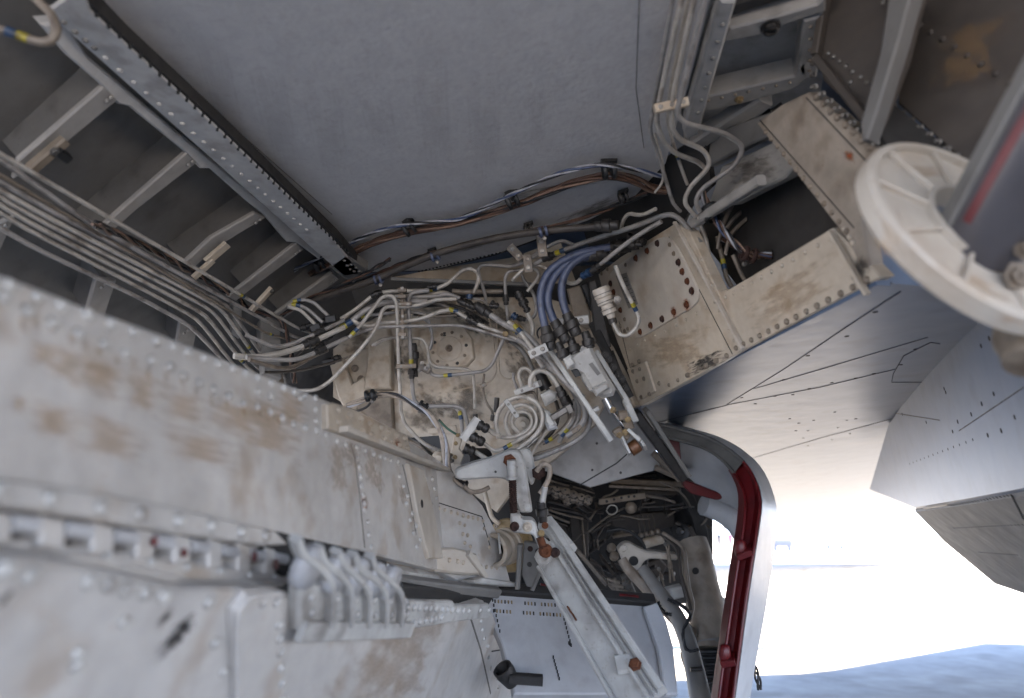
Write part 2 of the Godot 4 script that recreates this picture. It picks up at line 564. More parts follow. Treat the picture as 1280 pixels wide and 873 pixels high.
	paint("rivet_white", Color(0.85, 0.83, 0.79), wear, 3.0, 0.32, 0.0, null)
	paint("panel_line", Color(0.27, 0.28, 0.3), wear, 3.0, 0.8, 0.0, null)
	paint("tank_beige", Color(0.82, 0.79, 0.75), cool, 0.5, 0.6, 0.0, null)
	paint("far_paint", Color(0.88, 0.88, 0.88), cool, 0.3, 0.5, 0.0, null)
	paint("far_dark", Color(0.55, 0.55, 0.57), cool, 0.5, 0.6, 0.0, null)
	paint("cloth_pink", Color(0.6, 0.22, 0.36), cool, 2.0, 0.8, 0.0, null)
	paint("cloth_dark", Color(0.16, 0.18, 0.25), cool, 2.0, 0.8, 0.0, null)
	paint("person_skin", Color(0.62, 0.45, 0.36), cool, 2.0, 0.7, 0.0, null)
	stain_mat("stain_brown", stain_picture(201, Color(0.52, 0.4, 0.25), false, 0.34))
	for k in 4: stain_mat("stain_streak_%d" % k, stain_picture(241 + 9 * k, Color(0.60, 0.46, 0.28), false, 0.36, 3))
	stain_mat("stain_rust", stain_picture(211, Color(0.48, 0.22, 0.06), true, 1.1))
	stain_mat("stain_faint", stain_picture(271, Color(0.36, 0.34, 0.32), false, 0.09, 4))
	stain_mat("stain_dirt", stain_picture(261, Color(0.22, 0.18, 0.14), false, 0.6))
	stain_mat("stain_grime", stain_picture(221, Color(0.13, 0.11, 0.1), false, 0.9))
	stain_mat("stain_soot", stain_picture(231, Color(0.1, 0.09, 0.085), true, 0.85))

# ---------------------------------------------------------------- the scene
var CE: Plane      # roof of the bay
var SL: Plane      # sloped outer side with ribs
var LW: Plane      # side wall at the left
var DP: Plane      # lower door at the left
var BK: Plane      # bulkhead ahead
var RW: Plane      # sloped wall at the right
var WG: Plane      # underside of the wing
var CB: Plane      # lower door ahead

func _ready():
	rng.seed = 7
	var a := deg_to_rad(YAW)
	var t := deg_to_rad(PITCH)
	axis_view = Vector3(-sin(a) * cos(t), sin(t), -cos(a) * cos(t))
	axis_right = Vector3(cos(a), 0, -sin(a))
	axis_up = axis_right.cross(axis_view)
	var cam := Camera3D.new()
	cam.name = "camera"
	var lens := CameraAttributesPhysical.new()
	lens.frustum_focal_length = 12.0 / (436.5 / FOCAL)
	lens.exposure_aperture = 1.7
	lens.frustum_focus_distance = 2.2
	lens.frustum_near = 0.05
	lens.frustum_far = 3000.0
	cam.attributes = lens
	cam.fov = rad_to_deg(2.0 * atan(436.5 / FOCAL))
	cam.near = 0.05
	cam.far = 3000.0
	add_child(cam)
	cam.transform = Transform3D(Basis(axis_right, axis_up, -axis_view), CAM)
	cam.current = true

	var sky_mat := ProceduralSkyMaterial.new()
	sky_mat.sky_top_color = Color(0.40, 0.52, 0.72)
	sky_mat.sky_horizon_color = Color(0.78, 0.83, 0.9)
	sky_mat.ground_bottom_color = Color(0.5, 0.49, 0.47)
	sky_mat.ground_horizon_color = Color(0.72, 0.75, 0.8)
	sky_mat.sky_curve = 0.12
	var sky := Sky.new()
	sky.sky_material = sky_mat
	var env := Environment.new()
	env.background_mode = Environment.BG_SKY
	env.sky = sky
	env.background_energy_multiplier = 1.3
	env.tonemap_mode = Environment.TONE_MAPPER_LINEAR
	env.tonemap_exposure = 11.0
	env.sdfgi_enabled = true
	env.ssao_enabled = true
	env.ssil_enabled = true
	var we := WorldEnvironment.new()
	we.name = "daylight"
	we.environment = env
	add_child(we)

	var sun := DirectionalLight3D.new()
	sun.name = "sun"
	sun.light_energy = 1.5
	sun.light_color = Color(1.0, 0.95, 0.87)
	sun.light_angular_distance = 0.5
	sun.shadow_enabled = true
	add_child(sun)
	# the sun stands ahead and a little to the right, high: shadows fall towards the camera
	var sun_from := Vector3(0.35, 1.25, -0.85).normalized()
	sun.transform = Transform3D(Basis.looking_at(-sun_from, Vector3.UP), Vector3(0, 30, 0))

	make_materials()
	CE = Plane(Vector3.DOWN, -(CAM.y + 1.0))
	var beam_edge := at(128, 108, 1.48)
	SL = Plane(Vector3(1, -1, 0).normalized(), beam_edge)
	LW = plane3(at(0, 345, 0.65), at(0, 620, 0.62), at(560, 600, 2.2))
	DP = plane3(at(0, 705, 0.56), at(600, 760, 1.95), at(300, 853, 0.92))
	BK = Plane(Vector3(0, 0, 1), Vector3(0, 0, -2.5))
	RW = plane3(at(790, 505, 2.5), at(1090, 350, 1.3), at(845, 280, 2.0))
	WG = Plane(Vector3.DOWN, -(CAM.y + 0.47))
	CB = plane3(at(605, 740, 2.25), at(830, 755, 2.4), at(700, 860, 2.05))
	build_surroundings()
	build_roof()
	build_left_side()
	build_left_wall()
	build_left_door()
	build_bulkhead()
	build_right_wall()
	build_upper_right()
	build_wing()
	build_tubes()
	build_wiring()
	build_machinery()
	build_cavity()
	build_gear_door()
	build_distance()

func build_surroundings():
	zoom()
	var st := begin()
	st.set_smooth_group(-1)
	for i in 24:
		for j in 24:
			var f := func(k: int) -> float: return signf(k - 12) * pow(absf(k - 12) / 12.0, 3.0) * 1500.0
			quad(st, Vector3(f.call(i), 0, f.call(j)), Vector3(f.call(i + 1), 0, f.call(j)), Vector3(f.call(i + 1), 0, f.call(j + 1)), Vector3(f.call(i), 0, f.call(j + 1)))
	structure(obj("ground", st, mats.tarmac), "pale concrete apron running out to the horizon")
	# the body of the aircraft above and behind the bay, which shades it
	st = begin()
	block(st, CAM + Vector3(-0.9, 1.65, -2.6), Vector3.UP, Vector3.FORWARD, 11.0, 6.2, 0.9, 0.2)
	tag(obj("fuselage", st, mats.skin), "grey belly of the aircraft over the wheel well", "fuselage")
	# the outer wings, out of the frame; the right one throws the shadow edge seen on the apron
	st = begin()
	plate(st, PackedVector3Array([CAM + Vector3(0.75, 0.95, 2.4), CAM + Vector3(0.75, 0.95, -8.6), CAM + Vector3(2.3, 0.95, -8.8), CAM + Vector3(2.5, 0.95, -8.1), CAM + Vector3(2.75, 0.95, -8.1), CAM + Vector3(2.95, 0.95, -9.4), CAM + Vector3(5.4, 0.95, -11.5), CAM + Vector3(8.5, 0.95, -11.3), CAM + Vector3(8.5, 0.95, 1.0)]), Vector3.DOWN, 0.16, 0.02)
	tag(obj("outer_wing", st, mats.skin), "outer wing on the right whose shadow edge lies on the apron", "wing")
	st = begin()
	plate(st, PackedVector3Array([CAM + Vector3(-3.9, 0.9, 2.0), CAM + Vector3(-8.5, 0.9, 2.0), CAM + Vector3(-8.5, 0.9, -6.0), CAM + Vector3(-3.9, 0.9, -8.0)]), Vector3.DOWN, 0.16, 0.02)
	tag(obj("outer_wing", st, mats.skin), "outer wing on the left beyond the side wall", "wing")

func build_roof():
	zoom()
	var o := thing("roof_panel", "smooth speckled grey panel that roofs the wheel well", "panel", on(CE, 500, 100))
	var st := begin()
	plate(st, face(CE, [52, -70, 905, -70, 860, 110, 832, 205, 790, 250, 735, 276, 690, 292, 620, 318, 540, 338, 448, 341, 375, 300, 85, 10]), CE.normal, 0.02, 0.002)
	obj("sheet", st, mats.roof_grey, o)
	seam(o, CE, [134, 20, 270, 140, 415, 268], 0.0016, mats.seam_grey)
	seam(o, CE, [800, -20, 795, 110, 805, 185], 0.0016, mats.seam_grey)
	for k in 7: stain(o, CE, 250 + 70 * k, 10 + 28 * k % 90, 300 + 62 * k, 200 + 20 * (k % 3), rng.randf_range(0.05, 0.12), mats.stain_faint, "faint_smear", 0.0006 + 0.00006 * k)
	for q in [[470, 290, 640, 270, 0.06], [620, 250, 790, 215, 0.06], [520, 325, 690, 280, 0.07], [690, 285, 800, 235, 0.08]]: stain(o, CE, q[0], q[1], q[2], q[3], q[4], mats.stain_dirt, "grime_stain", 0.002)
	# toothed strip under the front edge of the roof
	st = begin()
	var p := face(CE, [448, 341, 540, 338, 620, 318, 690, 292, 735, 276, 790, 250], -0.012)
	for i in p.size() - 1: bar(st, p[i], p[i + 1], 0.03, 0.02, CE.normal)
	obj("edge_strip", st, mats.bay_dark, o)
	row(o, CE, 524, 339, 640, 312, 26, 0.0045, mats.black, "dome", "rivet", 0.001)

	var beam := thing("roof_beam", "long grey riveted beam running along the left edge of the roof panel", "beam", on(CE, 240, 150))
	var bf := Plane(Vector3.DOWN, -(CAM.y + 0.93))
	st = begin()
	plate(st, face(bf, [58, 16, 84, -2, 60, -60, 88, -60, 112, 14, 150, 50, 212, 106, 278, 167, 346, 232, 414, 298, 452, 342, 430, 345, 396, 316]), bf.normal, 0.012, 0.002)
	obj("flange", st, mats.beam_light, beam)
	st = begin()
	plate(st, face(bf, [84, -2, 112, 14, 150, 50, 212, 106, 278, 167, 346, 232, 414, 298, 452, 342, 459, 343, 420, 299, 351.5, 233, 283.5, 168, 217.5, 107, 155.5, 51, 117.5, 12, 94, -12], -0.006), bf.normal, 0.03)
	obj("dark_flange", st, mats.bay_dark, beam)
	st = begin()
	plate(st, face(SL, [40, 20, 72, 18, 100, 62, 180, 130, 260, 196, 340, 262, 404, 314, 392, 318, 364, 297, 352, 296, 323, 262, 300, 244, 254, 203, 242, 203, 225, 184, 152, 124, 138, 121, 117, 97, 74, 60], 0.03), SL.normal, 0.03, 0.004)
	obj("lip", st, mats.beam_light, beam)
	row(beam, bf, 131, 72, 383, 287, 22, 0.0062, mats.beam_light)
	row(beam, bf, 80, 28, 118, 60, 4, 0.006, mats.bay_grey)
	row(beam, bf, 121, 19, 435, 317, 40, 0.005, mats.black, "stud", "bolt", -0.006)

	# end fitting of the beam under the wiring
	var e := thing("beam_end_fitting", "riveted end of the roof beam below the wire bundle", "fitting", on(bf, 430, 330))
	zoom(380, 280, 4.157)
	st = begin()
	plate(st, face(bf, [130, 225, 215, 165, 330, 235, 260, 310, 200, 280]), bf.normal, 0.03, 0.004)
	obj("plate", st, mats.bay_grey, e)
	spots(e, bf, [210, 190, 225, 215, 245, 210, 270, 225, 285, 245, 240, 235, 260, 245], 0.006, mats.bay_grey)
	zoom()

	# pale lip and panel closing the bay ahead of the roof
	var f := thing("front_lip", "thin pale rail under the toothed edge of the roof", "rail", at(560, 352, 2.55))
	st = begin()
	bar(st, at(490, 349, 2.6), at(665, 356, 2.55), 0.014, 0.03, axis_view)
	obj("rail", st, mats.bay_grey, f)
	st = begin()
	var lp := plane3(at(500, 345, 2.66), at(660, 350, 2.62), at(580, 325, 2.7))
	plate(st, face(lp, [490, 347, 545, 336, 640, 322, 700, 300, 720, 352, 660, 353]), lp.normal, 0.01, 0.001)
	obj("panel", st, mats.cream, f)

	# grimy filler in the corner where roof, tubes and cream wall meet
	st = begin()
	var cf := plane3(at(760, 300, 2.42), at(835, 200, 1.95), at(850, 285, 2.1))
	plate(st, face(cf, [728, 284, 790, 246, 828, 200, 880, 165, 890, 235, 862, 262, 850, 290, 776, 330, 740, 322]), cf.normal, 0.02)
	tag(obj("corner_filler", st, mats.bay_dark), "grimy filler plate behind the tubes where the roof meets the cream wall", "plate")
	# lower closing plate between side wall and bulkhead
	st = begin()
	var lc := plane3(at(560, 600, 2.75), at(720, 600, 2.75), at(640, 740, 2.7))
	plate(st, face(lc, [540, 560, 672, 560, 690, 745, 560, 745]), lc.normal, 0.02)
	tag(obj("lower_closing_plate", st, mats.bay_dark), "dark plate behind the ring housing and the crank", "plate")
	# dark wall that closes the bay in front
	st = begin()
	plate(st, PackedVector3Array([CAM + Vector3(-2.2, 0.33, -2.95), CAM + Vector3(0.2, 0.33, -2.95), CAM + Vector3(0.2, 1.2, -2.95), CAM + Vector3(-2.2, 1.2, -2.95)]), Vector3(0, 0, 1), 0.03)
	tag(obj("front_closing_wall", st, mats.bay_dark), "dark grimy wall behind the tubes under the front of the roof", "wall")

func build_left_side():
	zoom()
	var o := thing("outer_bay_panel", "dim grey sloping sheet behind the ribs and tubes at the left", "panel", on(SL, 200, 280))
	var st := begin()
	plate(st, face(SL, [20, -80, 120, 20, 440, 330, 460, 400, 330, 520, 60, 420, -200, 330, -260, -60], -0.075), SL.normal, 0.02)
	obj("sheet", st, mats.side_grey, o)
	var ribs := [
		[[119, 99, 140, 115, 46, 192, 8, 214, 14, 190], "topmost cream rib between the roof beam and the tubes, with a clip on it"],
		[[225, 182, 240, 194, 165, 252, 120, 292, 108, 285, 148, 249], "second cream rib down from the roof beam, plain"],
		[[311, 259, 325, 265, 262, 303, 232, 330, 222, 322, 256, 290], "third rib down from the roof beam, with a folded gusset"],
		[[364, 297, 373, 306, 320, 345, 288, 370, 278, 364], "fourth rib from the top, crossing behind the brown wires"],
		[[409, 335, 419, 343, 371, 376, 330, 405, 322, 398], "short pale rib at the front end of the roof beam"],
		[[112, 340, 138, 342, 122, 392, 100, 384], "lower pale rib showing under the tube run, nearer one"],
		[[218, 396, 240, 404, 234, 434, 214, 426], "lower pale rib showing under the tube run, farther one"],
		[[-12, 270, 10, 262, -20, 330, -40, 330], "rib end cut by the left border under the tubes"]]
	for r in ribs:
		var t := thing("bay_rib", r[1], "rib", on(SL, r[0][0], r[0][1]))
		st = begin()
		plate(st, face(SL, r[0], 0.03), SL.normal, 0.012, 0.003)
		obj("flange", st, mats.rib_paint, t)
		var half: int = r[0].size() / 4
		var pa := (on(SL, r[0][0], r[0][1]) + on(SL, r[0][2], r[0][3])) * 0.5
		var pb := (on(SL, r[0][half * 2], r[0][half * 2 + 1]) + on(SL, r[0][half * 2 + 2], r[0][half * 2 + 3])) * 0.5
		st = begin()
		bar(st, pa - SL.normal * 0.03, pb - SL.normal * 0.03, 0.012, 0.096, SL.normal)
		obj("web", st, mats.side_grey, t)
		for k in 2: fastener(t, on(SL, lerpf(r[0][0], r[0][2], 0.5) - 2 - k * 5, lerpf(r[0][1], r[0][3], 0.5) + 4 + k * 4, 0.035), SL.normal, 0.005, mats.rib_paint)
	# clip on the first rib, gusset on the third
	var c := thing("rib_clip", "small clip on the topmost rib with a dark clamp under it", "clip", on(SL, 58, 160, 0.05))
	st = begin()
	bar(st, on(SL, 66, 158, 0.05), on(SL, 18, 192, 0.06), 0.022, 0.02, SL.normal)
	obj("arm", st, mats.cream_dirty, c)
	st = begin()
	block(st, on(SL, 58, 172, 0.06), SL.normal, Vector3.FORWARD, 0.03, 0.02, 0.03)
	obj("cushion", st, mats.black, c)
	fastener(c, on(SL, 48, 167, 0.065), SL.normal, 0.008, mats.steel, "bolt", "screw")
	zoom(0, 280, 2.909)
	var g := thing("rib_gusset", "folded pale gusset standing on the third rib", "bracket", on(SL, 750, 70, 0.05))
	st = begin()
	bar(st, on(SL, 715, 100, 0.05), on(SL, 790, 35, 0.05), 0.03, 0.012, SL.normal)
	bar(st, on(SL, 660, 150, 0.06), on(SL, 735, 90, 0.055), 0.02, 0.012, SL.normal)
	obj("leaf", st, mats.cream, g)
	var w := thing("tube_hanger", "narrow pale hanger across the upper tubes at the fourth rib", "bracket", on(SL, 880, 225, 0.1))
	st = begin()
	bar(st, on(SL, 845, 248, 0.1), on(SL, 935, 180, 0.08), 0.022, 0.014, SL.normal)
	obj("arm", st, mats.cream, w)
	fastener(w, on(SL, 932, 182, 0.09), SL.normal, 0.008, mats.steel, "bolt", "screw")
	var d := thing("tube_saddle", "upright slotted saddle holding the lower tubes above the side wall", "bracket", on(SL, 885, 430, 0.18))
	st = begin()
	bar(st, on(SL, 885, 380, 0.2), on(SL, 885, 475, 0.24), 0.024, 0.02, SL.normal)
	obj("strap", st, mats.cream_dirty, d)
	for k in 3: fastener(d, on(SL, 885, 392 + 36 * k, 0.225 + 0.014 * k), SL.normal, 0.007, mats.steel, "bolt", "screw")
	# upright posts in the dark corner
	for q in [[[945, 350, 1020, 330, 1025, 560, 960, 540], "pale upright post in the corner behind the tube saddle"], [[845, 280, 880, 300, 880, 400, 850, 380], "dim upright post left of the tube saddle"]]:
		st = begin()
		var pp := plane3(at(945, 350, 2.35), at(1020, 330, 2.4), at(960, 540, 2.3))
		plate(st, face(pp, q[0]), pp.normal, 0.05, 0.004)
		tag(obj("corner_post", st, mats.bay_grey), q[1], "post")
	zoom()

func build_left_wall():
	zoom()
	var o := thing("side_wall", "big cream riveted side wall across the lower left, streaked with brown", "wall", on(LW, 250, 530))
	var st := begin()
	plate(st, face(LW, [-90, 296, -40, 322, 0, 343, 55, 363, 110, 385, 200, 417, 280, 449, 340, 473, 400, 497, 470, 527, 545, 572, 552, 640, 560, 716, 470, 694, 330, 665, 190, 634, 0, 602, -90, 588]), LW.normal, 0.03, 0.004)
	obj("sheet", st, mats.wall_white, o)
	# the sheet past the bend, turning to face aft
	var L2 := plane3(on(LW, 544, 572), on(LW, 556, 712), at(625, 680, 2.3))
	st = begin()
	plate(st, face(L2, [542, 571, 562, 586, 603, 632, 622, 668, 640, 735, 590, 735, 552, 716]), L2.normal, 0.03, 0.002)
	obj("end_sheet", st, mats.wall_white, o)
	zoom(0, 280, 2.909)
	spots(o, LW, [-60, 180, 25, 225, 130, 268, 220, 300, 315, 330, 400, 365, 480, 395, 565, 428, 625, 448, 680, 470, 740, 490, 790, 512, 845, 530, 890, 545, 935, 562, 985, 580, 1030, 597, 1070, 612, 1105, 628, 1145, 637], 0.0074, mats.rivet_white)
	spots(o, LW, [-80, 220, 8, 268, 100, 318, 185, 362, 280, 402, 375, 440, 455, 473, 548, 498, 615, 522, 665, 555, 723, 580, 775, 605, 828, 628, 880, 652, 935, 665, 980, 685, 1025, 708, 1065, 730, 1108, 745, 1150, 755, 935, 612, 980, 628, 1090, 635], 0.0078, mats.rivet_white)
	for s in [[60, 445, 250, 505, 0.035], [150, 470, 330, 560, 0.05], [240, 520, 480, 600, 0.05], [420, 565, 600, 650, 0.06], [520, 620, 780, 700, 0.05], [20, 640, 110, 670, 0.02], [60, 690, 300, 740, 0.04], [250, 730, 560, 830, 0.05], [700, 660, 1000, 760, 0.06], [860, 690, 1120, 800, 0.1], [980, 640, 1140, 700, 0.06], [500, 760, 900, 860, 0.05]]:
		stain(o, LW, s[0], s[1], s[2], s[3], s[4], mats["stain_streak_%d" % rng.randi_range(0, 3)], "grime_streak", 0.0008 + 0.0003 * rng.randf())
	for k in 18: stain(o, LW, 60 + k * 58 + rng.randf() * 20, 300 + k * 23 + rng.randf() * 30, 70 + k * 58 + rng.randf() * 30, 360 + k * 23 + rng.randf() * 60, 0.012, mats["stain_streak_%d" % rng.randi_range(0, 3)], "run_mark", 0.0008 + 0.00002 * k)
	zoom(380, 440, 4.365)
	spots(o, LW, [60, 255, 62, 318, 65, 378, 70, 437, 5, 240, 5, 420, 120, 457, 178, 488, 225, 508, 285, 523, 330, 540, 378, 560, 413, 573, 440, 583, 468, 595, 512, 607], 0.0068, mats.rivet_white)
	spots(o, LW, [290, 578, 300, 628, 305, 683, 312, 735, 320, 785, 325, 830, 328, 868, 520, 680, 540, 735, 562, 790, 557, 830], 0.0072, mats.rivet_white)
	spots(o, LW, [660, 695, 698, 695, 676, 765, 710, 748, 722, 800, 693, 845], 0.0072, mats.rivet_white)
	for s in [[300, 560, 420, 700, 0.10], [100, 600, 260, 660, 0.12], [320, 760, 345, 870, 0.035], [180, 520, 340, 600, 0.07], [505, 690, 560, 860, 0.05], [380, 620, 440, 800, 0.06]]:
		stain(o, LW, s[0], s[1], s[2], s[3], s[4], mats.stain_brown, "grime_stain", 0.0008 + 0.0003 * rng.randf())
	stain(o, LW, 300, 800, 355, 860, 0.04, mats.stain_rust, "rust_stain", 0.0013)
	seam(o, LW, [255, 505, 275, 580, 300, 770, 330, 1070], 0.003, mats.seam_grey)
	seam(o, LW, [536, 615, 575, 780, 610, 1000], 0.003, mats.seam_grey)
	# splice plate with two rows of nuts
	var sp := thing("splice_plate", "dense plate of two rows of nuts at the far top of the side wall", "plate", on(LW, 330, 440))
	st = begin()
	plate(st, face(LW, [95, 288, 130, 280, 250, 318, 400, 390, 540, 455, 562, 560, 520, 575, 330, 505, 150, 440, 98, 425], 0.012), LW.normal, 0.012, 0.003)
	obj("plate", st, mats.cream, sp)
	st = begin()
	var rail := face(LW, [160, 428, 330, 492, 470, 545, 600, 598, 745, 648], 0.02)
	for i in rail.size() - 1: bar(st, rail[i], rail[i + 1], 0.012, 0.022, LW.normal)
	obj("rail", st, mats.cream_clean, sp)
	spots(sp, LW, [152, 322, 210, 350, 275, 372, 327, 397, 390, 420, 433, 438, 475, 458, 520, 475, 152, 390, 217, 413, 283, 437, 335, 458, 402, 478, 440, 497, 487, 515, 535, 530], 0.0076, mats.cream, "nut", "nut", 0.012)
	stain(sp, LW, 450, 480, 520, 545, 0.05, mats.stain_rust, "rust_stain", 0.0135)
	# stiffening strip past the splice
	var ss := thing("stiffening_strip", "smooth pale upright strip with one slot, past the splice plate", "strip", on(LW, 620, 780))
	st = begin()
	plate(st, face(LW, [548, 612, 632, 645, 662, 760, 700, 930, 740, 1130, 660, 1130, 600, 900], 0.012), LW.normal, 0.012, 0.003)
	obj("sheet", st, mats.cream_clean, ss)
	st = begin()
	plate(st, oval(LW, 620, 832, 0.011, 0.0128, 14), LW.normal, 0.002)
	obj("slot", st, mats.black, ss)
	zoom(330, 620, 3.638)
	spots(o, LW, [470, 120, 475, 180, 485, 235, 672, 82, 662, 110, 690, 138, 678, 172, 708, 200, 693, 235, 760, 42, 770, 105, 783, 165, 770, 205], 0.0072, mats.rivet_white)
	spots(o, L2, [795, 58, 820, 65, 850, 75, 880, 80, 905, 90, 928, 97, 950, 100, 972, 105, 995, 115, 1000, 150, 1020, 195, 1025, 235, 890, 125, 912, 135, 903, 175, 925, 180, 912, 215, 938, 232, 985, 322, 1010, 325, 1035, 327, 1058, 330], 0.0066, mats.cream, "dome", "rivet")
	seam(o, L2, [785, 30, 990, 95, 1030, 240], 0.003, mats.seam_dark)
	# shelf brackets at the bottom of the end sheet
	var sh := thing("shelf_bracket", "pale folded bracket with three rivets on the end sheet", "bracket", on(L2, 850, 290))
	st = begin()
	plate(st, face(L2, [745, 238, 830, 236, 935, 265, 975, 360, 880, 360, 745, 345], 0.03), L2.normal, 0.03, 0.006)
	obj("body", st, mats.cream_clean, sh)
	spots(sh, L2, [805, 295, 842, 300, 868, 305], 0.0075, mats.cream, "dome", "rivet", 0.03)
	st = begin()
	bar(st, on(L2, 885, 262, 0.035), on(L2, 972, 372, 0.03), 0.02, 0.014, L2.normal)
	obj("leaf", st, mats.cream_clean, sh)
	# long rails in front of the foot of the wall
	zoom(330, 620, 3.638)
	for q in [[490, 292, 740, 330, 0.02, "cream", "thin pale rail along the foot of the side wall"], [555, 345, 850, 385, 0.035, "white", "white weathered rail end above the hinge line"], [580, 385, 1060, 440, 0.03, "bay_grey", "grey rail running under the white rail end"], [600, 430, 1015, 470, 0.05, "bay_dark", "dark rail in the gap above the lower door"]]:
		st = begin()
		bar(st, at(q[0], q[1], 1.82), at(q[2], q[3], 2.15), q[4], 0.03, axis_view)
		tag(obj("foot_rail", st, mats[q[5]]), q[6], "rail")
	st = begin()
	plate(st, face(L2, [870, 385, 910, 372, 1080, 395, 1075, 415, 880, 400], 0.07), L2.normal, 0.05, 0.004)
	tag(obj("cap_plate", st, mats.white), "worn white cap plate at the forward end of the rails", "plate")
	zoom()

func build_left_door():
	zoom()
	# flange with large rivets under the side wall
	var o := thing("hinge_flange", "bluish white flange with one row of large round rivets under the side wall", "flange", on(LW, 150, 640))
	var st := begin()
	plate(st, face(LW, [-90, 590, 0, 604, 100, 618, 190, 634, 330, 665, 345, 682, 315, 684, 200, 668, 100, 652, 0, 638, -90, 626], 0.02), LW.normal, 0.02, 0.003)
	obj("sheet", st, mats.wall_white, o)
	spots(o, LW, [-30, 616, 38, 627, 103, 637, 155, 645, 203, 653, 246, 660, 284, 667, 316, 672], 0.0095, mats.rivet_white, "dome", "rivet", 0.02)
	# hinge: knuckles with dark slots between door and flange
	var HP := plane3(on(LW, 0, 640, 0.0), on(LW, 330, 690, 0.0), on(LW, 0, 690, 0.02))
	var h := thing("hinge_strip", "long hinge with a row of dark slots above the lower door", "hinge", on(LW, 150, 690))
	st = begin()
	plate(st, face(LW, [-90, 580, 0, 594, 100, 608, 200, 624, 350, 654, 440, 680, 500, 694, 500, 790, 350, 772, 300, 745, 260, 730, 180, 722, 60, 702, -90, 688], -0.034), LW.normal, 0.02)
	obj("backing", st, mats.black, h)
	var kn := [-40, 660, 25, 668, 93, 676, 152, 684, 200, 690, 245, 696, 283, 702, 318, 707, 348, 711]
	for i in range(0, kn.size() - 2, 2):
		# web between one slot and the next, and the bluish knuckle over each slot
		var x0: float = kn[i]
		var y0: float = kn[i + 1]
		var x1: float = kn[i + 2]
		var y1: float = kn[i + 3]
		var w := (x1 - x0) * 0.5
		st = begin()
		plate(st, face(LW, [x0 + w * 0.55, y0 - 24, x1 - w * 0.5, y1 - 24, x1 - w * 0.5, y1 + 16, x0 + w * 0.55, y0 + 16], 0.006), LW.normal, 0.03, 0.003)
		obj("web", st, mats.wall_white, h)
		st = begin()
		plate(st, face(LW, [x1 - w * 0.52, y1 - 30, x1 + w * 0.57, y1 - 27, x1 + w * 0.57, y1 - 3, x1 - w * 0.52, y1 - 5], -0.004), LW.normal, 0.02, 0.002)
		plate(st, face(LW, [x1 - w * 0.52, y1 + 6, x1 + w * 0.57, y1 + 7, x1 + w * 0.57, y1 + 22, x1 - w * 0.52, y1 + 22], -0.002), LW.normal, 0.02, 0.002)
		obj("filler", st, mats.wall_white, h)
		st = begin()
		rod(st, on(LW, x1 - w * 0.5, y1 - 14, 0.0), on(LW, x1 + w * 0.5, y1 - 11, 0.0), 0.009, 12)
		obj("knuckle", st, mats.door_blue, h)
	st = begin()
	var rim := rounded(face(LW, [-90, 688, 0, 692, 100, 700, 180, 720, 235, 734, 290, 732, 350, 726], 0.012), 0.1)
	sweep(st, rim, 0.005, 8)
	obj("lower_rim", st, mats.wall_white, h)
	st = begin()
	plate(st, face(LW, [-90, 678, 0, 683, 90, 690, 160, 697, 240, 708, 345, 720, 350, 729, 290, 732, 235, 734, 180, 722, 100, 702, 0, 694, -90, 690], 0.008), LW.normal, 0.02, 0.002)
	obj("lower_leaf", st, mats.wall_white, h)
	spots(h, LW, [124, 697, 180, 704, 226, 710, 267, 715, 305, 719, 337, 723], 0.0055, mats.white, "dome", "rivet", 0.008)
	for s in [[311, 697, 0.008], [222, 692, 0.006], [338, 707, 0.009], [184, 678, 0.006]]:
		st = begin()
		plate(st, oval(LW, s[0], s[1], s[2], 0.0095, 7), LW.normal, 0.001)
		obj("red_paint", st, mats.red, h)

	# the door itself
	var d := thing("lower_door", "large pale door skin along the bottom left, scuffed and riveted", "door", on(DP, 300, 790))
	st = begin()
	plate(st, face(DP, [-120, 690, 0, 697, 95, 706, 180, 726, 235, 738, 300, 736, 362, 742, 372, 770, 480, 775, 560, 768, 606, 752, 618, 770, 648, 870, 650, 930, -120, 960]), DP.normal, 0.03, 0.006)
	obj("skin", st, mats.wall_white, d)
	spots(d, DP, [5, 712, 35, 721, 110, 727, 135, 732, 157, 737, 181, 742, 203, 746, 260, 753], 0.0085, mats.rivet_white)
	spots(d, DP, [155, 777, 95, 818, 95, 832, 268, 804, 278, 840], 0.008, mats.rivet_white)
	stain(d, DP, 184, 828, 245, 776, 0.03, mats.stain_grime, "scuff", 0.0009)
	stain(d, DP, 188, 790, 222, 755, 0.016, mats.stain_grime, "scuff", 0.0011)
	stain(d, DP, 205, 800, 250, 768, 0.03, mats.stain_grime, "scuff", 0.0013)
	stain(d, DP, 0, 745, 12, 750, 0.02, mats.stain_grime, "scuff", 0.0009)
	stain(d, DP, 400, 800, 560, 830, 0.25, mats.stain_brown, "grime_stain", 0.0009)
	# broad stiffener over the door
	var b := thing("door_stiffener", "broad bluish upright stiffener beside the finned bracket", "stiffener", on(DP, 315, 790))
	st = begin()
	plate(st, face(DP, [282, 760, 300, 736, 338, 734, 350, 760, 354, 900, 288, 900], 0.010), DP.normal, 0.016, 0.006)
	obj("sheet", st, mats.wall_white, b)
	st = begin()
	sweep(st, rounded(face(DP, [290, 900, 287, 790, 289, 762, 301, 744, 340, 739], 0.010), 0.05), 0.005, 8)
	obj("bead", st, mats.wall_white, b)
	spots(b, DP, [338, 750, 341, 778, 342, 795, 343, 813, 344, 832, 345, 851, 346, 872, 320, 750], 0.0075, mats.rivet_white, "dome", "rivet", 0.010)
	# finned bracket
	zoom(330, 620, 3.638)
	var fb := thing("finned_bracket", "white comb bracket of six curved fins with pairs of bolts", "bracket", on(DP, 340, 480))
	st = begin()
	plate(st, face(DP, [110, 410, 130, 375, 560, 395, 600, 450, 610, 590, 300, 605, 105, 595], 0.02), DP.normal, 0.02, 0.005)
	obj("base", st, mats.white, fb)
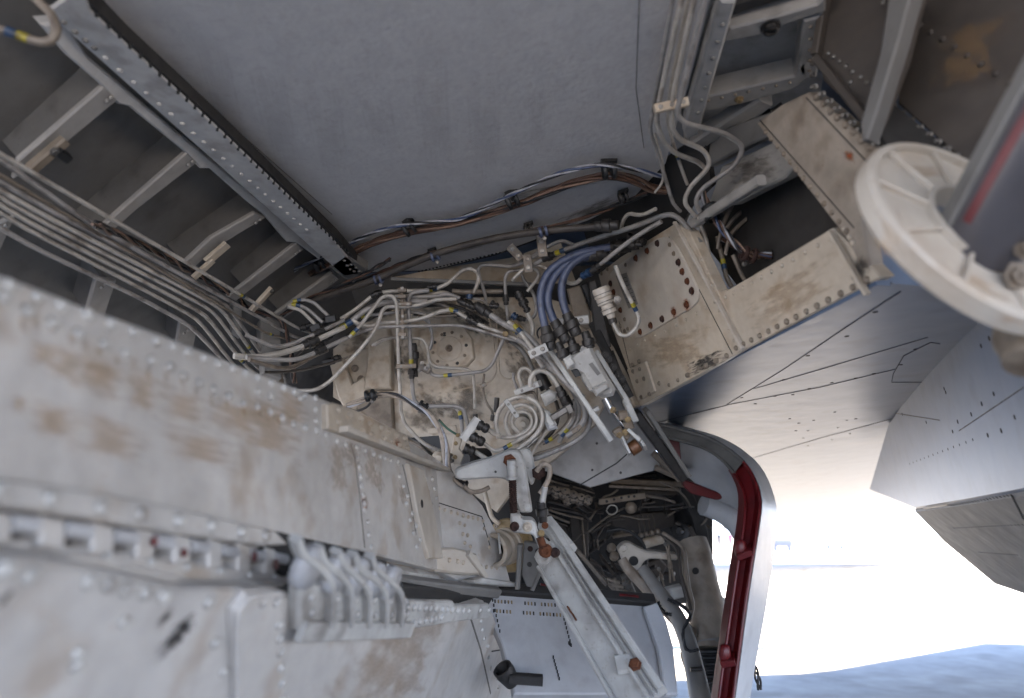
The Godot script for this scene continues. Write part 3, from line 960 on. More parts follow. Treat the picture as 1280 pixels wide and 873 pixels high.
	st = begin()
	bar(st, on(DP, 105, 590, 0.024), on(DP, 620, 592, 0.024), 0.03, 0.012, DP.normal)
	obj("foot", st, mats.white, fb)
	var fins := [[70, 165, 90, 235, 205, 320, 240, 400, 235, 560], [172, 205, 190, 270, 290, 350, 325, 410, 325, 560], [260, 225, 278, 285, 375, 365, 410, 420, 410, 565], [337, 238, 352, 300, 455, 370, 492, 430, 490, 565], [418, 250, 432, 305, 530, 380, 572, 440, 565, 565]]
	for f in fins:
		st = begin()
		var path := PackedVector3Array()
		for i in range(0, f.size(), 2): path.append(on(DP, f[i], f[i + 1], 0.026))
		path = rounded(path, 0.08)
		for i in path.size() - 1: bar(st, path[i], path[i + 1], 0.0115, 0.02, DP.normal, 0.003)
		obj("fin", st, mats.white, fb)
	spots(fb, DP, [165, 440, 165, 512, 280, 452, 280, 525, 370, 456, 375, 521, 454, 460, 460, 525, 530, 465, 540, 526, 598, 465, 605, 525], 0.0075, mats.white, "dome", "bolt", 0.02)
	# dark recess behind the fins with bluish scallops
	st = begin()
	plate(st, face(LW, [-10, 150, 470, 262, 490, 400, 100, 380, -20, 300], 0.004), LW.normal, 0.02)
	tag(obj("fin_recess", st, mats.seam_dark), "dark strip behind the tops of the fins", "recess")
	for s in [[130, 300, "first"], [262, 325, "second"], [355, 345, "third"], [440, 362, "fourth"], [515, 375, "fifth"]]:
		st = begin()
		lathe(st, on(DP, s[0], s[1], 0.03), DP.normal, [Vector2(0, 0.0), Vector2(0.03, 0.004), Vector2(0.033, -0.012), Vector2(0.0, -0.014)], 16, false)
		tag(obj("blue_scallop", st, mats.door_blue), "%s bluish scallop along the finned bracket, counted from the hinge" % s[2], "scallop")
	# bolt line forward of the bracket
	var bs := thing("door_edge_strip", "pale strip with two rows of bolts along the upper edge of the lower door", "strip", on(DP, 800, 510))
	st = begin()
	plate(st, face(DP, [600, 468, 840, 472, 850, 490, 1005, 485, 1015, 548, 860, 565, 620, 600], 0.014), DP.normal, 0.014, 0.004)
	obj("sheet", st, mats.white, bs)
	spots(bs, DP, [623, 495, 652, 497, 680, 499, 707, 500, 733, 502, 758, 503, 785, 506, 808, 508, 832, 510, 858, 512, 882, 514, 908, 516, 962, 512, 1000, 512, 632, 572, 657, 565, 683, 560, 708, 556, 733, 552, 757, 548, 780, 545], 0.0082, mats.white, "dome", "bolt", 0.014)
	spots(d, DP, [985, 570, 990, 610, 1000, 650, 1015, 685, 1020, 735, 1030, 785, 1060, 830, 1065, 870], 0.0075, mats.white)
	seam(d, DP, [940, 560, 985, 700, 1030, 900], 0.006, mats.seam_grey)
	seam(d, DP, [1035, 708, 1085, 700], 0.004, mats.seam_dark)
	zoom()

func build_bulkhead():
	zoom(380, 280, 4.157)
	var o := thing("bulkhead", "cream bulkhead plate ahead, behind the tangle of tubes", "bulkhead", on(BK, 780, 800))
	var st := begin()
	plate(st, face(BK, [150, 650, 300, 520, 560, 400, 900, 380, 1247, 380, 1560, 470, 1620, 800, 1517, 1040, 1300, 1226, 1122, 1340, 1000, 1500, 720, 1280, 480, 1100, 150, 900]), BK.normal, 0.04, 0.003)
	obj("sheet", st, mats.cream, o)
	# raised pad and the round bolted cover
	var rc := thing("round_cover", "round access cover with a ring of bolts and a central boss", "cover", on(BK, 760, 655))
	st = begin()
	plate(st, face(BK, [600, 560, 680, 530, 830, 530, 880, 600, 890, 700, 850, 745, 780, 755, 690, 745, 640, 690, 600, 640], 0.014), BK.normal, 0.014, 0.006)
	obj("pad", st, mats.cream, rc)
	var c := on(BK, 760, 655, 0.014)
	st = begin()
	lathe(st, c, BK.normal, [Vector2(0, 0.002), Vector2(0.012, 0.002), Vector2(0.012, 0.008), Vector2(0.042, 0.004), Vector2(0.047, 0.0035), Vector2(0.049, 0.001), Vector2(0.053, 0.0)], 28)
	obj("disc", st, mats.cream, rc)
	st = begin()
	lathe(st, c, BK.normal, [Vector2(0.014, 0.004), Vector2(0.014, 0.014), Vector2(0.008, 0.014), Vector2(0.006, 0.007), Vector2(0, 0.007)], 12)
	obj("boss", st, mats.cream_dirty, rc)
	for k in 10:
		var a := TAU * (k + 0.3) / 10.0
		fastener(rc, c + Vector3(cos(a), sin(a), 0) * 0.066, BK.normal, 0.0055, mats.cream_dirty if k % 4 else mats.fitting, "bolt", "bolt")
	# grime on the bulkhead round the unions and the ledge
	for q in [[560, 400, 900, 420, 0.14], [760, 430, 1060, 560, 0.16], [880, 420, 1200, 640, 0.18], [160, 640, 420, 560, 0.14], [470, 620, 640, 800, 0.16], [500, 900, 800, 1060, 0.2], [1040, 640, 1260, 860, 0.14], [480, 560, 490, 860, 0.06], [700, 860, 1000, 1000, 0.2], [1080, 1000, 1300, 1150, 0.2], [300, 460, 560, 420, 0.1]]:
		stain(o, BK, q[0], q[1], q[2], q[3], q[4], mats.stain_dirt, "grime_stain", 0.0008 + 0.0004 * rng.randf())
	# stamped ribs of the bulkhead
	for q in [[[960, 490, 985, 600, 1000, 780, 960, 830, 780, 868], "stamped ridge that bends under the round cover"], [[1000, 500, 1015, 780, 1050, 810, 1140, 800], "stamped ridge right of the round cover"], [[1060, 620, 1130, 640, 1160, 720], "short stamped ridge beside the long tubes"]]:
		st = begin()
		sweep(st, rounded(face(BK, q[0], 0.001), 0.05), 0.0035, 6)
		tag(obj("stamped_ridge", st, mats.cream), q[1], "ridge")
	# left cheek brackets
	var lb := thing("cheek_bracket", "pale forked bracket at the left end of the bulkhead", "bracket", on(BK, 380, 750))
	st = begin()
	plate(st, face(BK, [355, 570, 450, 540, 470, 640, 470, 870, 330, 870, 345, 760], 0.05), BK.normal, 0.05, 0.006)
	obj("upright", st, mats.cream, lb)
	st = begin()
	plate(st, face(BK, [150, 745, 215, 710, 265, 840, 330, 800, 350, 900, 240, 1010, 190, 900], 0.035), BK.normal, 0.05, 0.006)
	obj("fork", st, mats.cream, lb)
	spots(lb, BK, [270, 755, 300, 810, 235, 870], 0.012, mats.cream_dirty, "bolt", "bolt", 0.012)
	# lower ledge of the bulkhead under the wire loom
	zoom(380, 440, 4.365)
	var lg := thing("bulkhead_ledge", "cream ledge with a dark slot under the wire loom", "ledge", on(BK, 500, 400))
	st = begin()
	plate(st, face(BK, [270, 300, 490, 235, 500, 430, 570, 480, 640, 500, 690, 560, 560, 500, 420, 400], 0.03), BK.normal, 0.04, 0.006)
	obj("plate", st, mats.cream_dirty, lg)
	st = begin()
	plate(st, face(BK, [575, 470, 770, 455, 775, 545, 700, 520], 0.004), BK.normal, 0.004)
	obj("slot", st, mats.black, lg)
	st = begin()
	plate(st, face(BK, [675, 420, 830, 402, 835, 445, 680, 450], 0.006), BK.normal, 0.006, 0.001)
	obj("tab", st, mats.cream, lg)
	var sk := thing("cheek_skin", "smooth grey curved skin under the wire loom beside the side wall", "skin", on(BK, 650, 560))
	st = begin()
	var rows := []
	for r in 6:
		var f := r / 5.0
		var line := []
		for q in [[530, 445, 0.02], [640, 500, 0.04], [740, 620, 0.06], [790, 760, 0.06]]:
			line.append(on(BK, q[0] + f * (150 - 40 * (q[1] - 445) / 300.0), q[1] + f * 120, q[2] - 0.1 * f * f))
		rows.append(line)
	skin(st, rows, Vector3(0, 0, -0.02))
	obj("sheet", st, mats.bay_grey, sk)
	# grey skin of the air duct at the lower right of the bulkhead
	zoom(580, 440, 4.365)
	var gp := plane3(at(690, 740, 2.64), at(1060, 630, 2.66), at(720, 330, 2.65))
	var gd := thing("duct_skin", "smooth blue grey duct skin with one dark crack below the actuator", "skin", on(gp, 800, 560))
	st = begin()
	plate(st, face(gp, [330, 560, 480, 380, 600, 230, 720, 160, 860, 220, 960, 330, 1040, 500, 1075, 640, 690, 742, 440, 650]), gp.normal, 0.03, 0.004)
	obj("sheet", st, mats.beam_paint, gd)
	seam(gd, gp, [905, 545, 830, 610, 720, 675, 630, 728], 0.005, mats.black)
	spots(gd, gp, [700, 645, 855, 660, 725, 500], 0.005, mats.fitting, "flush", "screw")
	zoom()

func build_right_wall():
	zoom()
	var o := thing("access_wall", "cream wall with the rusty bolted cover, right of the hoses", "wall", on(RW, 840, 400))
	var st := begin()
	plate(st, face(RW, [748, 343, 775, 322, 845, 279, 862, 290, 932, 436, 905, 452, 800, 508, 788, 470, 765, 410]), RW.normal, 0.03, 0.002)
	obj("sheet", st, mats.cream, o)
	zoom(620, 260, 4.157)
	# rounded cover
	var cv := thing("rusty_cover", "rounded cream access cover ringed by rusty bolts", "cover", on(RW, 850, 420))
	st = begin()
	var outline := rounded(face(RW, [640, 300, 760, 215, 855, 152, 905, 150, 940, 185, 1010, 320, 1062, 430, 1060, 480, 1030, 515, 900, 590, 770, 670, 720, 678, 690, 660, 640, 520, 590, 390, 600, 340], 0.006), 0.03)
	plate(st, outline, RW.normal, 0.006, 0.002)
	obj("sheet", st, mats.cream_clean, cv)
	var rusty := [850, 183, 796, 222, 738, 260, 960, 282, 980, 330, 1006, 380, 1030, 430, 1003, 502, 936, 540, 875, 576, 815, 610, 760, 643, 605, 392, 622, 437, 657, 530]
	var plain := [683, 295, 914, 190, 935, 236, 678, 578, 695, 628]
	for i in range(0, rusty.size(), 2):
		var p := on(RW, rusty[i], rusty[i + 1], 0.0066 + 0.0001 * i)
		var ax := flat_axes(RW.normal)
		var rr := rng.randf_range(0.018, 0.027) * (1.35 if i in [6, 14, 16] else 1.0)
		st = begin()
		var uv := [Vector2(0, 0), Vector2(1, 0), Vector2(1, 1), Vector2(0, 1)]
		var q := [p - ax[0] * rr - ax[1] * rr, p + ax[0] * rr - ax[1] * rr, p + ax[0] * rr + ax[1] * rr, p - ax[0] * rr + ax[1] * rr]
		for k in [0, 1, 2, 0, 2, 3]:
			st.set_uv(uv[k])
			st.add_vertex(q[k])
		obj("rust_stain", st, mats.stain_rust, cv)
		fastener(cv, on(RW, rusty[i], rusty[i + 1], 0.006), RW.normal, 0.0096, mats.rust if i % 3 else mats.rust_dark, "bolt", "bolt")
	spots(cv, RW, plain, 0.0066, mats.cream_dirty, "bolt", "bolt", 0.006)
	# printed plate on the cover
	st = begin()
	plate(st, face(RW, [632, 352, 688, 336, 748, 498, 700, 522], 0.008), RW.normal, 0.002, 0.0004)
	var lab := obj("data_plate", st, mats.bay_grey, cv)
	lab.set_meta("label", "grey worn data plate")
	for k in 7:
		seam(cv, RW, [648 + k * 8, 372 + k * 20, 690 + k * 8, 358 + k * 20], 0.0016, mats.seam_dark, "print_line", 0.0086)
	spots(o, RW, [953, 140, 978, 180, 1003, 220, 1030, 285, 1052, 325, 1075, 365, 1098, 405, 1135, 488, 1160, 535, 1210, 640, 1235, 690], 0.0055, mats.cream)
	spots(o, RW, [1093, 520, 1042, 550, 988, 582, 938, 610, 878, 643, 828, 668, 775, 690, 737, 714, 698, 738], 0.0055, mats.cream)
	spots(o, RW, [580, 318, 550, 342, 630, 478, 648, 615, 670, 640], 0.007, mats.cream_dirty, "bolt", "bolt")
	spots(o, RW, [1200, 768, 1145, 795, 1090, 822, 1055, 832, 1000, 868], 0.008, mats.cream_dirty)
	seam(o, RW, [900, 150, 1060, 430, 1230, 760], 0.0022, mats.seam_dark)
	seam(o, RW, [640, 590, 690, 800, 720, 900], 0.0022, mats.seam_dark)
	stain(o, RW, 720, 780, 1180, 690, 0.12, mats.stain_brown, "grime_stain", 0.0009)
	stain(o, RW, 960, 860, 1240, 740, 0.05, mats.stain_grime, "grime_stain", 0.0012)
	# corner doubler at the lower left of the wall
	zoom(580, 440, 4.365)
	var cd := thing("corner_doubler", "small bolted doubler plate at the lowest corner of the cream wall", "plate", on(RW, 970, 170))
	st = begin()
	plate(st, face(RW, [900, 95, 1000, 52, 1052, 215, 960, 268, 935, 200], 0.008), RW.normal, 0.008, 0.002)
	obj("plate", st, mats.cream, cd)
	spots(cd, RW, [930, 70, 968, 50, 935, 105, 972, 92, 958, 158, 995, 145, 980, 245, 1025, 228], 0.007, mats.cream_dirty, "bolt", "bolt", 0.008)
	var rim := thing("wall_edge_angle", "pale edge angle down the left side of the cream wall", "angle", on(RW, 860, 100))
	st = begin()
	plate(st, face(RW, [722, -85, 745, -95, 800, -20, 905, 190, 955, 290, 938, 305, 870, 150], 0.016), RW.normal, 0.03, 0.004)
	obj("leg", st, mats.cream, rim)
	# lower panel between the opening and the wing
	zoom(800, 280, 2.667)
	var lp := thing("sill_panel", "cream riveted panel under the dark opening", "panel", on(RW, 560, 200))
	st = begin()
	plate(st, face(RW, [258, 222, 290, 222, 640, 14, 700, 70, 806, 178, 740, 212, 352, 418]), RW.normal, 0.03, 0.003)
	obj("sheet", st, mats.cream, lp)
	row(lp, RW, 286, 245, 636, 48, 11, 0.0058, mats.cream)
	row(lp, RW, 322, 414, 756, 188, 14, 0.0075, mats.cream_dirty)
	spots(lp, RW, [682, 18, 700, 45, 712, 62], 0.0058, mats.cream)
	stain(lp, RW, 330, 330, 700, 130, 0.10, mats.stain_brown, "grime_stain", 0.0009)
	stain(lp, RW, 690, 120, 780, 190, 0.10, mats.stain_soot, "soot", 0.0012)
	var tr := thing("wall_rail", "steel edge rail between the cream wall and the opening", "rail", on(RW, 240, 200))
	st = begin()
	bar(st, on(RW, 122, -6, 0.006), on(RW, 352, 416, 0.006), 0.008, 0.012, RW.normal)
	obj("rail", st, mats.cream_clean, tr)
	spots(o, RW, [205, 120, 225, 165, 240, 205, 265, 262, 290, 310, 310, 345, 325, 385], 0.0055, mats.cream)
	spots(o, RW, [65, 532, 98, 537, 128, 521, 158, 505, 225, 472, 258, 456, 292, 440], 0.0075, mats.cream_dirty)
	# right-hand band of the wall beyond the opening
	zoom(800, 0, 2.667)
	var bd := thing("frame_band", "broad cream band between the opening and the bolted corner", "panel", on(RW, 640, 500))
	st = begin()
	plate(st, face(RW, [388, 412, 470, 350, 560, 308, 620, 350, 860, 560, 800, 640, 740, 730, 770, 900, 740, 900, 690, 800, 560, 630]), RW.normal, 0.03, 0.003)
	obj("sheet", st, mats.band_cream, bd)
	row(bd, RW, 420, 440, 690, 770, 13, 0.006, mats.cream_dirty)
	row(bd, RW, 590, 325, 850, 575, 11, 0.0075, mats.cream_dirty, "dome", "rivet")
	seam(bd, RW, [555, 325, 800, 585], 0.0022, mats.seam_dark)
	seam(bd, RW, [400, 400, 715, 760], 0.0022, mats.seam_dark)
	stain(bd, RW, 670, 500, 730, 540, 0.03, mats.stain_rust, "rust_stain", 0.001)
	st = begin()
	bar(st, on(RW, 650, 770, 0.012), on(RW, 770, 980, 0.008), 0.008, 0.014, RW.normal)
	obj("edge_rail", st, mats.cream, bd)
	# the dark opening: a box behind the wall
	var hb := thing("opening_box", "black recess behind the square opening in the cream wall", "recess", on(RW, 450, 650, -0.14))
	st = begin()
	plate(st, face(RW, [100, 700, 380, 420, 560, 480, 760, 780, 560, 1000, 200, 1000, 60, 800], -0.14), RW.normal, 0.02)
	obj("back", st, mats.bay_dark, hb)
	# angle piece along the upper left side of the opening
	var ag := thing("opening_angle", "dirty angle and beam along the upper left side of the opening", "beam", on(RW, 320, 650))
	st = begin()
	bar(st, on(RW, 180, 745, 0.0), on(RW, 405, 600, 0.0), 0.025, 0.025, RW.normal)
	obj("leg", st, mats.rib_paint, ag)
	st = begin()
	plate(st, face(RW, [215, 560, 380, 480, 470, 540, 420, 600, 250, 690, 170, 700], -0.05), RW.normal, 0.03, 0.004)
	obj("web", st, mats.rib_paint, ag)
	stain(ag, RW, 215, 600, 440, 540, 0.08, mats.stain_dirt, "grime_stain", -0.048)
	zoom()

func build_upper_right():
	zoom(800, 0, 2.667)
	var up := Plane(Vector3.DOWN, -(CAM.y + 1.07))
	var fr := Plane(Vector3.DOWN, -(CAM.y + 1.0))
	# beam beside the tubes
	var b := thing("edge_beam", "pale beam running beside the four vertical tubes", "beam", on(fr, 230, 200))
	var st := begin()
	plate(st, face(fr, [262, -40, 318, -40, 190, 418, 150, 430, 140, 400], 0.03), fr.normal, 0.08, 0.005)
	obj("flange", st, mats.beam_paint, b)
	row(b, fr, 270, 40, 180, 380, 8, 0.005, mats.bay_grey, "dome", "rivet", 0.03)
	# recessed grey panel with its frame
	var p := thing("framed_panel", "recessed grey panel with a beaded frame right of the vertical tubes", "panel", on(up, 380, 200))
	st = begin()
	plate(st, face(up, [120, -60, 660, -60, 600, 330, 380, 400, 150, 520]), up.normal, 0.02)
	obj("sheet", st, mats.beam_paint, p)
	for q in [[195, 340, 215, 325, 515, 255, 548, 205, 560, 260, 520, 296, 350, 345, 200, 378], [545, 70, 600, 55, 612, 30, 590, 260, 548, 262, 525, 230], [265, 145, 300, 95, 470, 50, 590, 15, 620, -10, 620, 40, 480, 85, 400, 118]]:
		st = begin()
		plate(st, face(fr, q, 0.0), fr.normal, 0.05, 0.004)
		obj("frame_strip", st, mats.rib_paint, p)
	st = begin()
	plate(st, face(fr, [300, 50, 590, -30, 590, -15, 300, 82], -0.02), fr.normal, 0.05)
	obj("shadow_gap", st, mats.bay_dark, p)
	for q in [[435, 88, 0.017], [330, 330, 0.009]]:
		fastener(p, on(fr, q[0], q[1], 0.001), fr.normal, q[2], mats.tan if q[1] > 200 else mats.fitting, "bolt", "bolt")
	row(p, fr, 230, 335, 500, 275, 7, 0.0045, mats.cream_dirty)
	row(p, fr, 570, 90, 565, 235, 5, 0.0045, mats.cream_dirty)
	# lower frame strip down to the wall
	var g := thing("dirty_frame_rail", "dirty rail with clips between the framed panel and the opening", "rail", on(fr, 330, 400))
	st = begin()
	bar(st, on(fr, 190, 490, -0.02), on(fr, 420, 345, -0.02), 0.05, 0.04, fr.normal)
	obj("rail", st, mats.rib_paint, g)
	st = begin()
	plate(st, face(RW, [150, 470, 330, 400, 480, 350, 420, 440, 300, 500, 190, 560], -0.03), RW.normal, 0.03, 0.004)
	obj("web", st, mats.bay_grey, g)

	# near walls that stand on the bolted corner
	var j0 := on(RW, 570, 280)
	var j1 := on(RW, 870, 560)
	var w1 := plane3(j0, j1, j0 + Vector3(0, 0.4, 0.0))
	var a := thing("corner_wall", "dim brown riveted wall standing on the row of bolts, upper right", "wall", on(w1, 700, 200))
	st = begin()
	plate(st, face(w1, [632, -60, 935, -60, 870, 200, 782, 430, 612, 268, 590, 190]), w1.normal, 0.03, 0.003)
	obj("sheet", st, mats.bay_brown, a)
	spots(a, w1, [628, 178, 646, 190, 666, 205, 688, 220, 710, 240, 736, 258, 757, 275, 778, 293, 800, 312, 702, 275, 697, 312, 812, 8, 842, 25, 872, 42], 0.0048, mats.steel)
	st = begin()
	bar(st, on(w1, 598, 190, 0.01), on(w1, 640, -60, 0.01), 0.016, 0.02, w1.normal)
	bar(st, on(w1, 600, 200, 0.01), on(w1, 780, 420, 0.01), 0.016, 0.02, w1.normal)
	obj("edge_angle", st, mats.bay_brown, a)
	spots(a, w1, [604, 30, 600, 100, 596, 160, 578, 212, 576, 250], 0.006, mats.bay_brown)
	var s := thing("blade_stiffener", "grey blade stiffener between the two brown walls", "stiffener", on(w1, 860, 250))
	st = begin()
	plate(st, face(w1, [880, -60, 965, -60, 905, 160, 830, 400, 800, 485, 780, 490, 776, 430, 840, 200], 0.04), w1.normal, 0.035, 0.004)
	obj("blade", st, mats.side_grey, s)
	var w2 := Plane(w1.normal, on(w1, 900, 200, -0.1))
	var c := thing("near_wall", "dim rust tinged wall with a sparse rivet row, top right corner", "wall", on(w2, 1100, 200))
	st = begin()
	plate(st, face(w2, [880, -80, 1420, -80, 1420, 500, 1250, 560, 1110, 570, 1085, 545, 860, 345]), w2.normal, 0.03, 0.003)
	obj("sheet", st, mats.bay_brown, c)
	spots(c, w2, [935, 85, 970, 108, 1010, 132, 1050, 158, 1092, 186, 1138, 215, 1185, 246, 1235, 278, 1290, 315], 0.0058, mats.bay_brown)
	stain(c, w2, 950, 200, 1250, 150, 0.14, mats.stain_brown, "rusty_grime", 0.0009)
	# bolts along the corners
	var k0 := thing("corner_bolts", "row of long bolt ends where the band meets the brown corner wall", "bolts", on(RW, 700, 420))
	for i in 12: fastener(k0, on(RW, lerpf(588, 870, i / 11.0), lerpf(290, 548, i / 11.0), 0.002), (RW.normal + w1.normal * 0.6 + Vector3(0.3, -0.2, 0)).normalized(), 0.0062, mats.steel, "stud", "bolt")
	var k1 := thing("near_wall_bolts", "row of long bolt ends along the foot of the top right wall", "bolts", on(w2, 980, 450))
	for i in 9: fastener(k1, on(w2, lerpf(850, 1092, i / 8.0), lerpf(355, 545, i / 8.0), 0.002), (w2.normal + Vector3(-0.7, -0.2, 0)).normalized(), 0.0064, mats.steel, "stud", "bolt")
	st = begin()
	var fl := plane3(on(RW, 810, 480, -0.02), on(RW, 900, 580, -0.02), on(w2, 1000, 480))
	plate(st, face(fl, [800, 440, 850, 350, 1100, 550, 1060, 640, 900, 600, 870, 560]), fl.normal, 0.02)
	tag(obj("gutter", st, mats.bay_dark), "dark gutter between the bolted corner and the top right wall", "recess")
	zoom()

func build_wing():
	zoom()
	# wing root underside: from the sill panel out and forward, sinking towards its far edge
	var rows := []
	var near := [792, 512, 860, 476, 935, 437, 1010, 396, 1090, 354, 1270, 372]
	var far_d := [7.8, 7.9, 8.0, 8.3, 8.8, 9.6]
	var far_xy := [905, 662, 955, 656, 1000, 652, 1050, 648, 1100, 643, 1260, 632]
	var o := thing("wing_underside", "blue grey underside of the wing beside the cream wall, with panel lines", "wing", on(WG, 950, 480))
	for r in 9:
		var f := r / 8.0
		var line := []
		for c in 6:
			var p := on(WG, near[c * 2], near[c * 2 + 1], -0.004)
			var q := at(far_xy[c * 2], far_xy[c * 2 + 1], far_d[c])
			var m := p.lerp(q, pow(f, 1.25))
			m.y += 0.13 * sin(PI * pow(f, 0.8)) * 0.3
			line.append(m)
		rows.append(line)
	var st := begin()
	skin(st, rows, Vector3(0, 0.14, 0))
	obj("skin", st, mats.skin, o)
	var W2 := plane3(rows[0][1], rows[0][4], rows[3][2])
	zoom(800, 280, 2.667)
	st = begin()
	var root := PackedVector3Array([on(WG, -10, 612, 0.006), on(WG, 810, 186, 0.006)])
	bar(st, root[0], root[1], 0.03, 0.012, WG.normal)
	obj("root_strip", st, mats.skin, o)
	for q in [[60, 662, 300, 602, 600, 545, 850, 485], [290, 602, 480, 485, 680, 350, 870, 225], [380, 550, 620, 480, 960, 378], [345, 790, 600, 715, 840, 650], [840, 525, 845, 500, 880, 440, 970, 395, 1000, 400], [840, 528, 975, 528], [20, 605, 330, 440, 480, 370, 840, 195]]:
		var lift := 0.0
		st = begin()
		for i in range(0, (q.size() / 2 - 1) * 10):
			var s0: int = (i / 10) * 2
			var f0 := (i % 10) / 10.0
			var a := hit(rows, lerpf(q[s0], q[s0 + 2], f0), lerpf(q[s0 + 1], q[s0 + 3], f0))
			var b := hit(rows, lerpf(q[s0], q[s0 + 2], f0 + 0.1), lerpf(q[s0 + 1], q[s0 + 3], f0 + 0.1))
			bar(st, a, b, 0.0019 * maxf(1.0, a.distance_to(CAM) / 2.4), 0.002, Vector3.DOWN, 0.0002)
		obj("panel_line", st, mats.panel_line, o)
	var dots := [340, 580, 385, 600, 450, 575, 510, 570, 565, 550, 480, 520, 640, 530, 720, 515, 780, 500, 500, 650, 580, 655, 650, 628, 520, 690, 560, 740, 640, 720, 700, 700, 560, 690, 660, 680, 720, 650, 560, 440, 690, 375, 870, 470, 920, 418, 785, 294, 545, 715, 530, 665, 690, 655]
	for i in range(0, dots.size(), 2):
		var h := hit(rows, dots[i], dots[i + 1])
		fastener(o, h, Vector3.DOWN, 0.006, mats.seam_dark, "flush", "screw")
	zoom()
	build_nacelle()

# the point of a gridded skin that lies that way from the lens
func hit(rows: Array, x: float, y: float) -> Vector3:
	var r := ray(x, y)
	for i in rows.size() - 1:
		for j in rows[i].size() - 1:
			for t in [[rows[i][j], rows[i][j + 1], rows[i + 1][j + 1]], [rows[i][j], rows[i + 1][j + 1], rows[i + 1][j]]]:
				var h = Geometry3D.ray_intersects_triangle(CAM, r, t[0], t[1], t[2])
				if h != null: return h - r.normalized() * 0.001
	return on(WG, x, y)

func build_nacelle():
	zoom()
	var up := plane3(at(1195, 395, 1.75), at(1110, 530, 2.95), at(1145, 637, 2.75))
	var o := thing("hanging_fairing", "blue grey slab fairing hanging under the wing at the right", "fairing", on(up, 1200, 540))
	var st := begin()
	plate(st, face(up, [1192, 392, 1330, 400, 1330, 606, 1280, 615, 1210, 627, 1145, 637, 1087, 612, 1110, 530, 1150, 470]), up.normal, 0.12, 0.008)
	obj("upper_skin", st, mats.skin, o)
	var e0 := on(up, 1145, 638)
	var e1 := on(up, 1330, 607)
	var lo := plane3(e0, e1, at(1290, 745, 2.5))
	st = begin()
	plate(st, face(lo, [1143, 639, 1210, 629, 1280, 617, 1330, 608, 1330, 760, 1245, 731, 1180, 677]), lo.normal, 0.1, 0.006)
	obj("lower_skin", st, mats.bay_grey, o)
	zoom(880, 560, 2.91)
	row(o, lo, 900, 210, 1120, 172, 22, 0.004, mats.seam_dark, "flush", "screw")
	row(o, lo, 910, 292, 1160, 280, 26, 0.004, mats.seam_dark, "flush", "screw")
	row(o, lo, 1000, 380, 1140, 390, 18, 0.004, mats.seam_dark, "flush", "screw")
	seam(o, lo, [1120, 172, 1164, 260], 0.006, mats.seam_dark, "panel_line")
	seam(o, lo, [800, 222, 885, 208], 0.006, mats.cream_clean, "bright_edge")
	zoom(800, 280, 2.667)
	spots(o, up, [1165, 382, 1138, 407, 1015, 550, 1020, 562, 1105, 635, 1060, 660, 955, 662, 875, 635, 1140, 600, 1180, 567, 1043, 693, 1250, 645, 1160, 705, 1205, 690], 0.006, mats.seam_dark, "flush", "screw")
	row(o, up, 900, 800, 1110, 720, 14, 0.004, mats.seam_dark, "flush", "screw")
	seam(o, up, [1065, 690, 1280, 545], 0.0022, mats.seam_grey, "panel_line")
	seam(o, up, [830, 628, 1000, 655], 0.0022, mats.seam_grey, "panel_line")
	# dark gap along the edge next to the wing
	st = begin()
	var gap := face(up, [1045, 312, 985, 400, 930, 490, 880, 560, 830, 612], -0.02)
	for i in gap.size() - 1: bar(st, gap[i], gap[i + 1], 0.03, 0.02, up.normal)
	tag(obj("fairing_seal", st, mats.black), "black rubber seal in the gap between wing and hanging fairing", "seal")
	zoom()

func sl_path(xy: Array, l0: float, l1: float) -> PackedVector3Array:
	var out := PackedVector3Array()
	var n := xy.size() / 2
	for i in n: out.append(on(SL, xy[i * 2], xy[i * 2 + 1], lerpf(l0, l1, float(i) / (n - 1))))
	return out

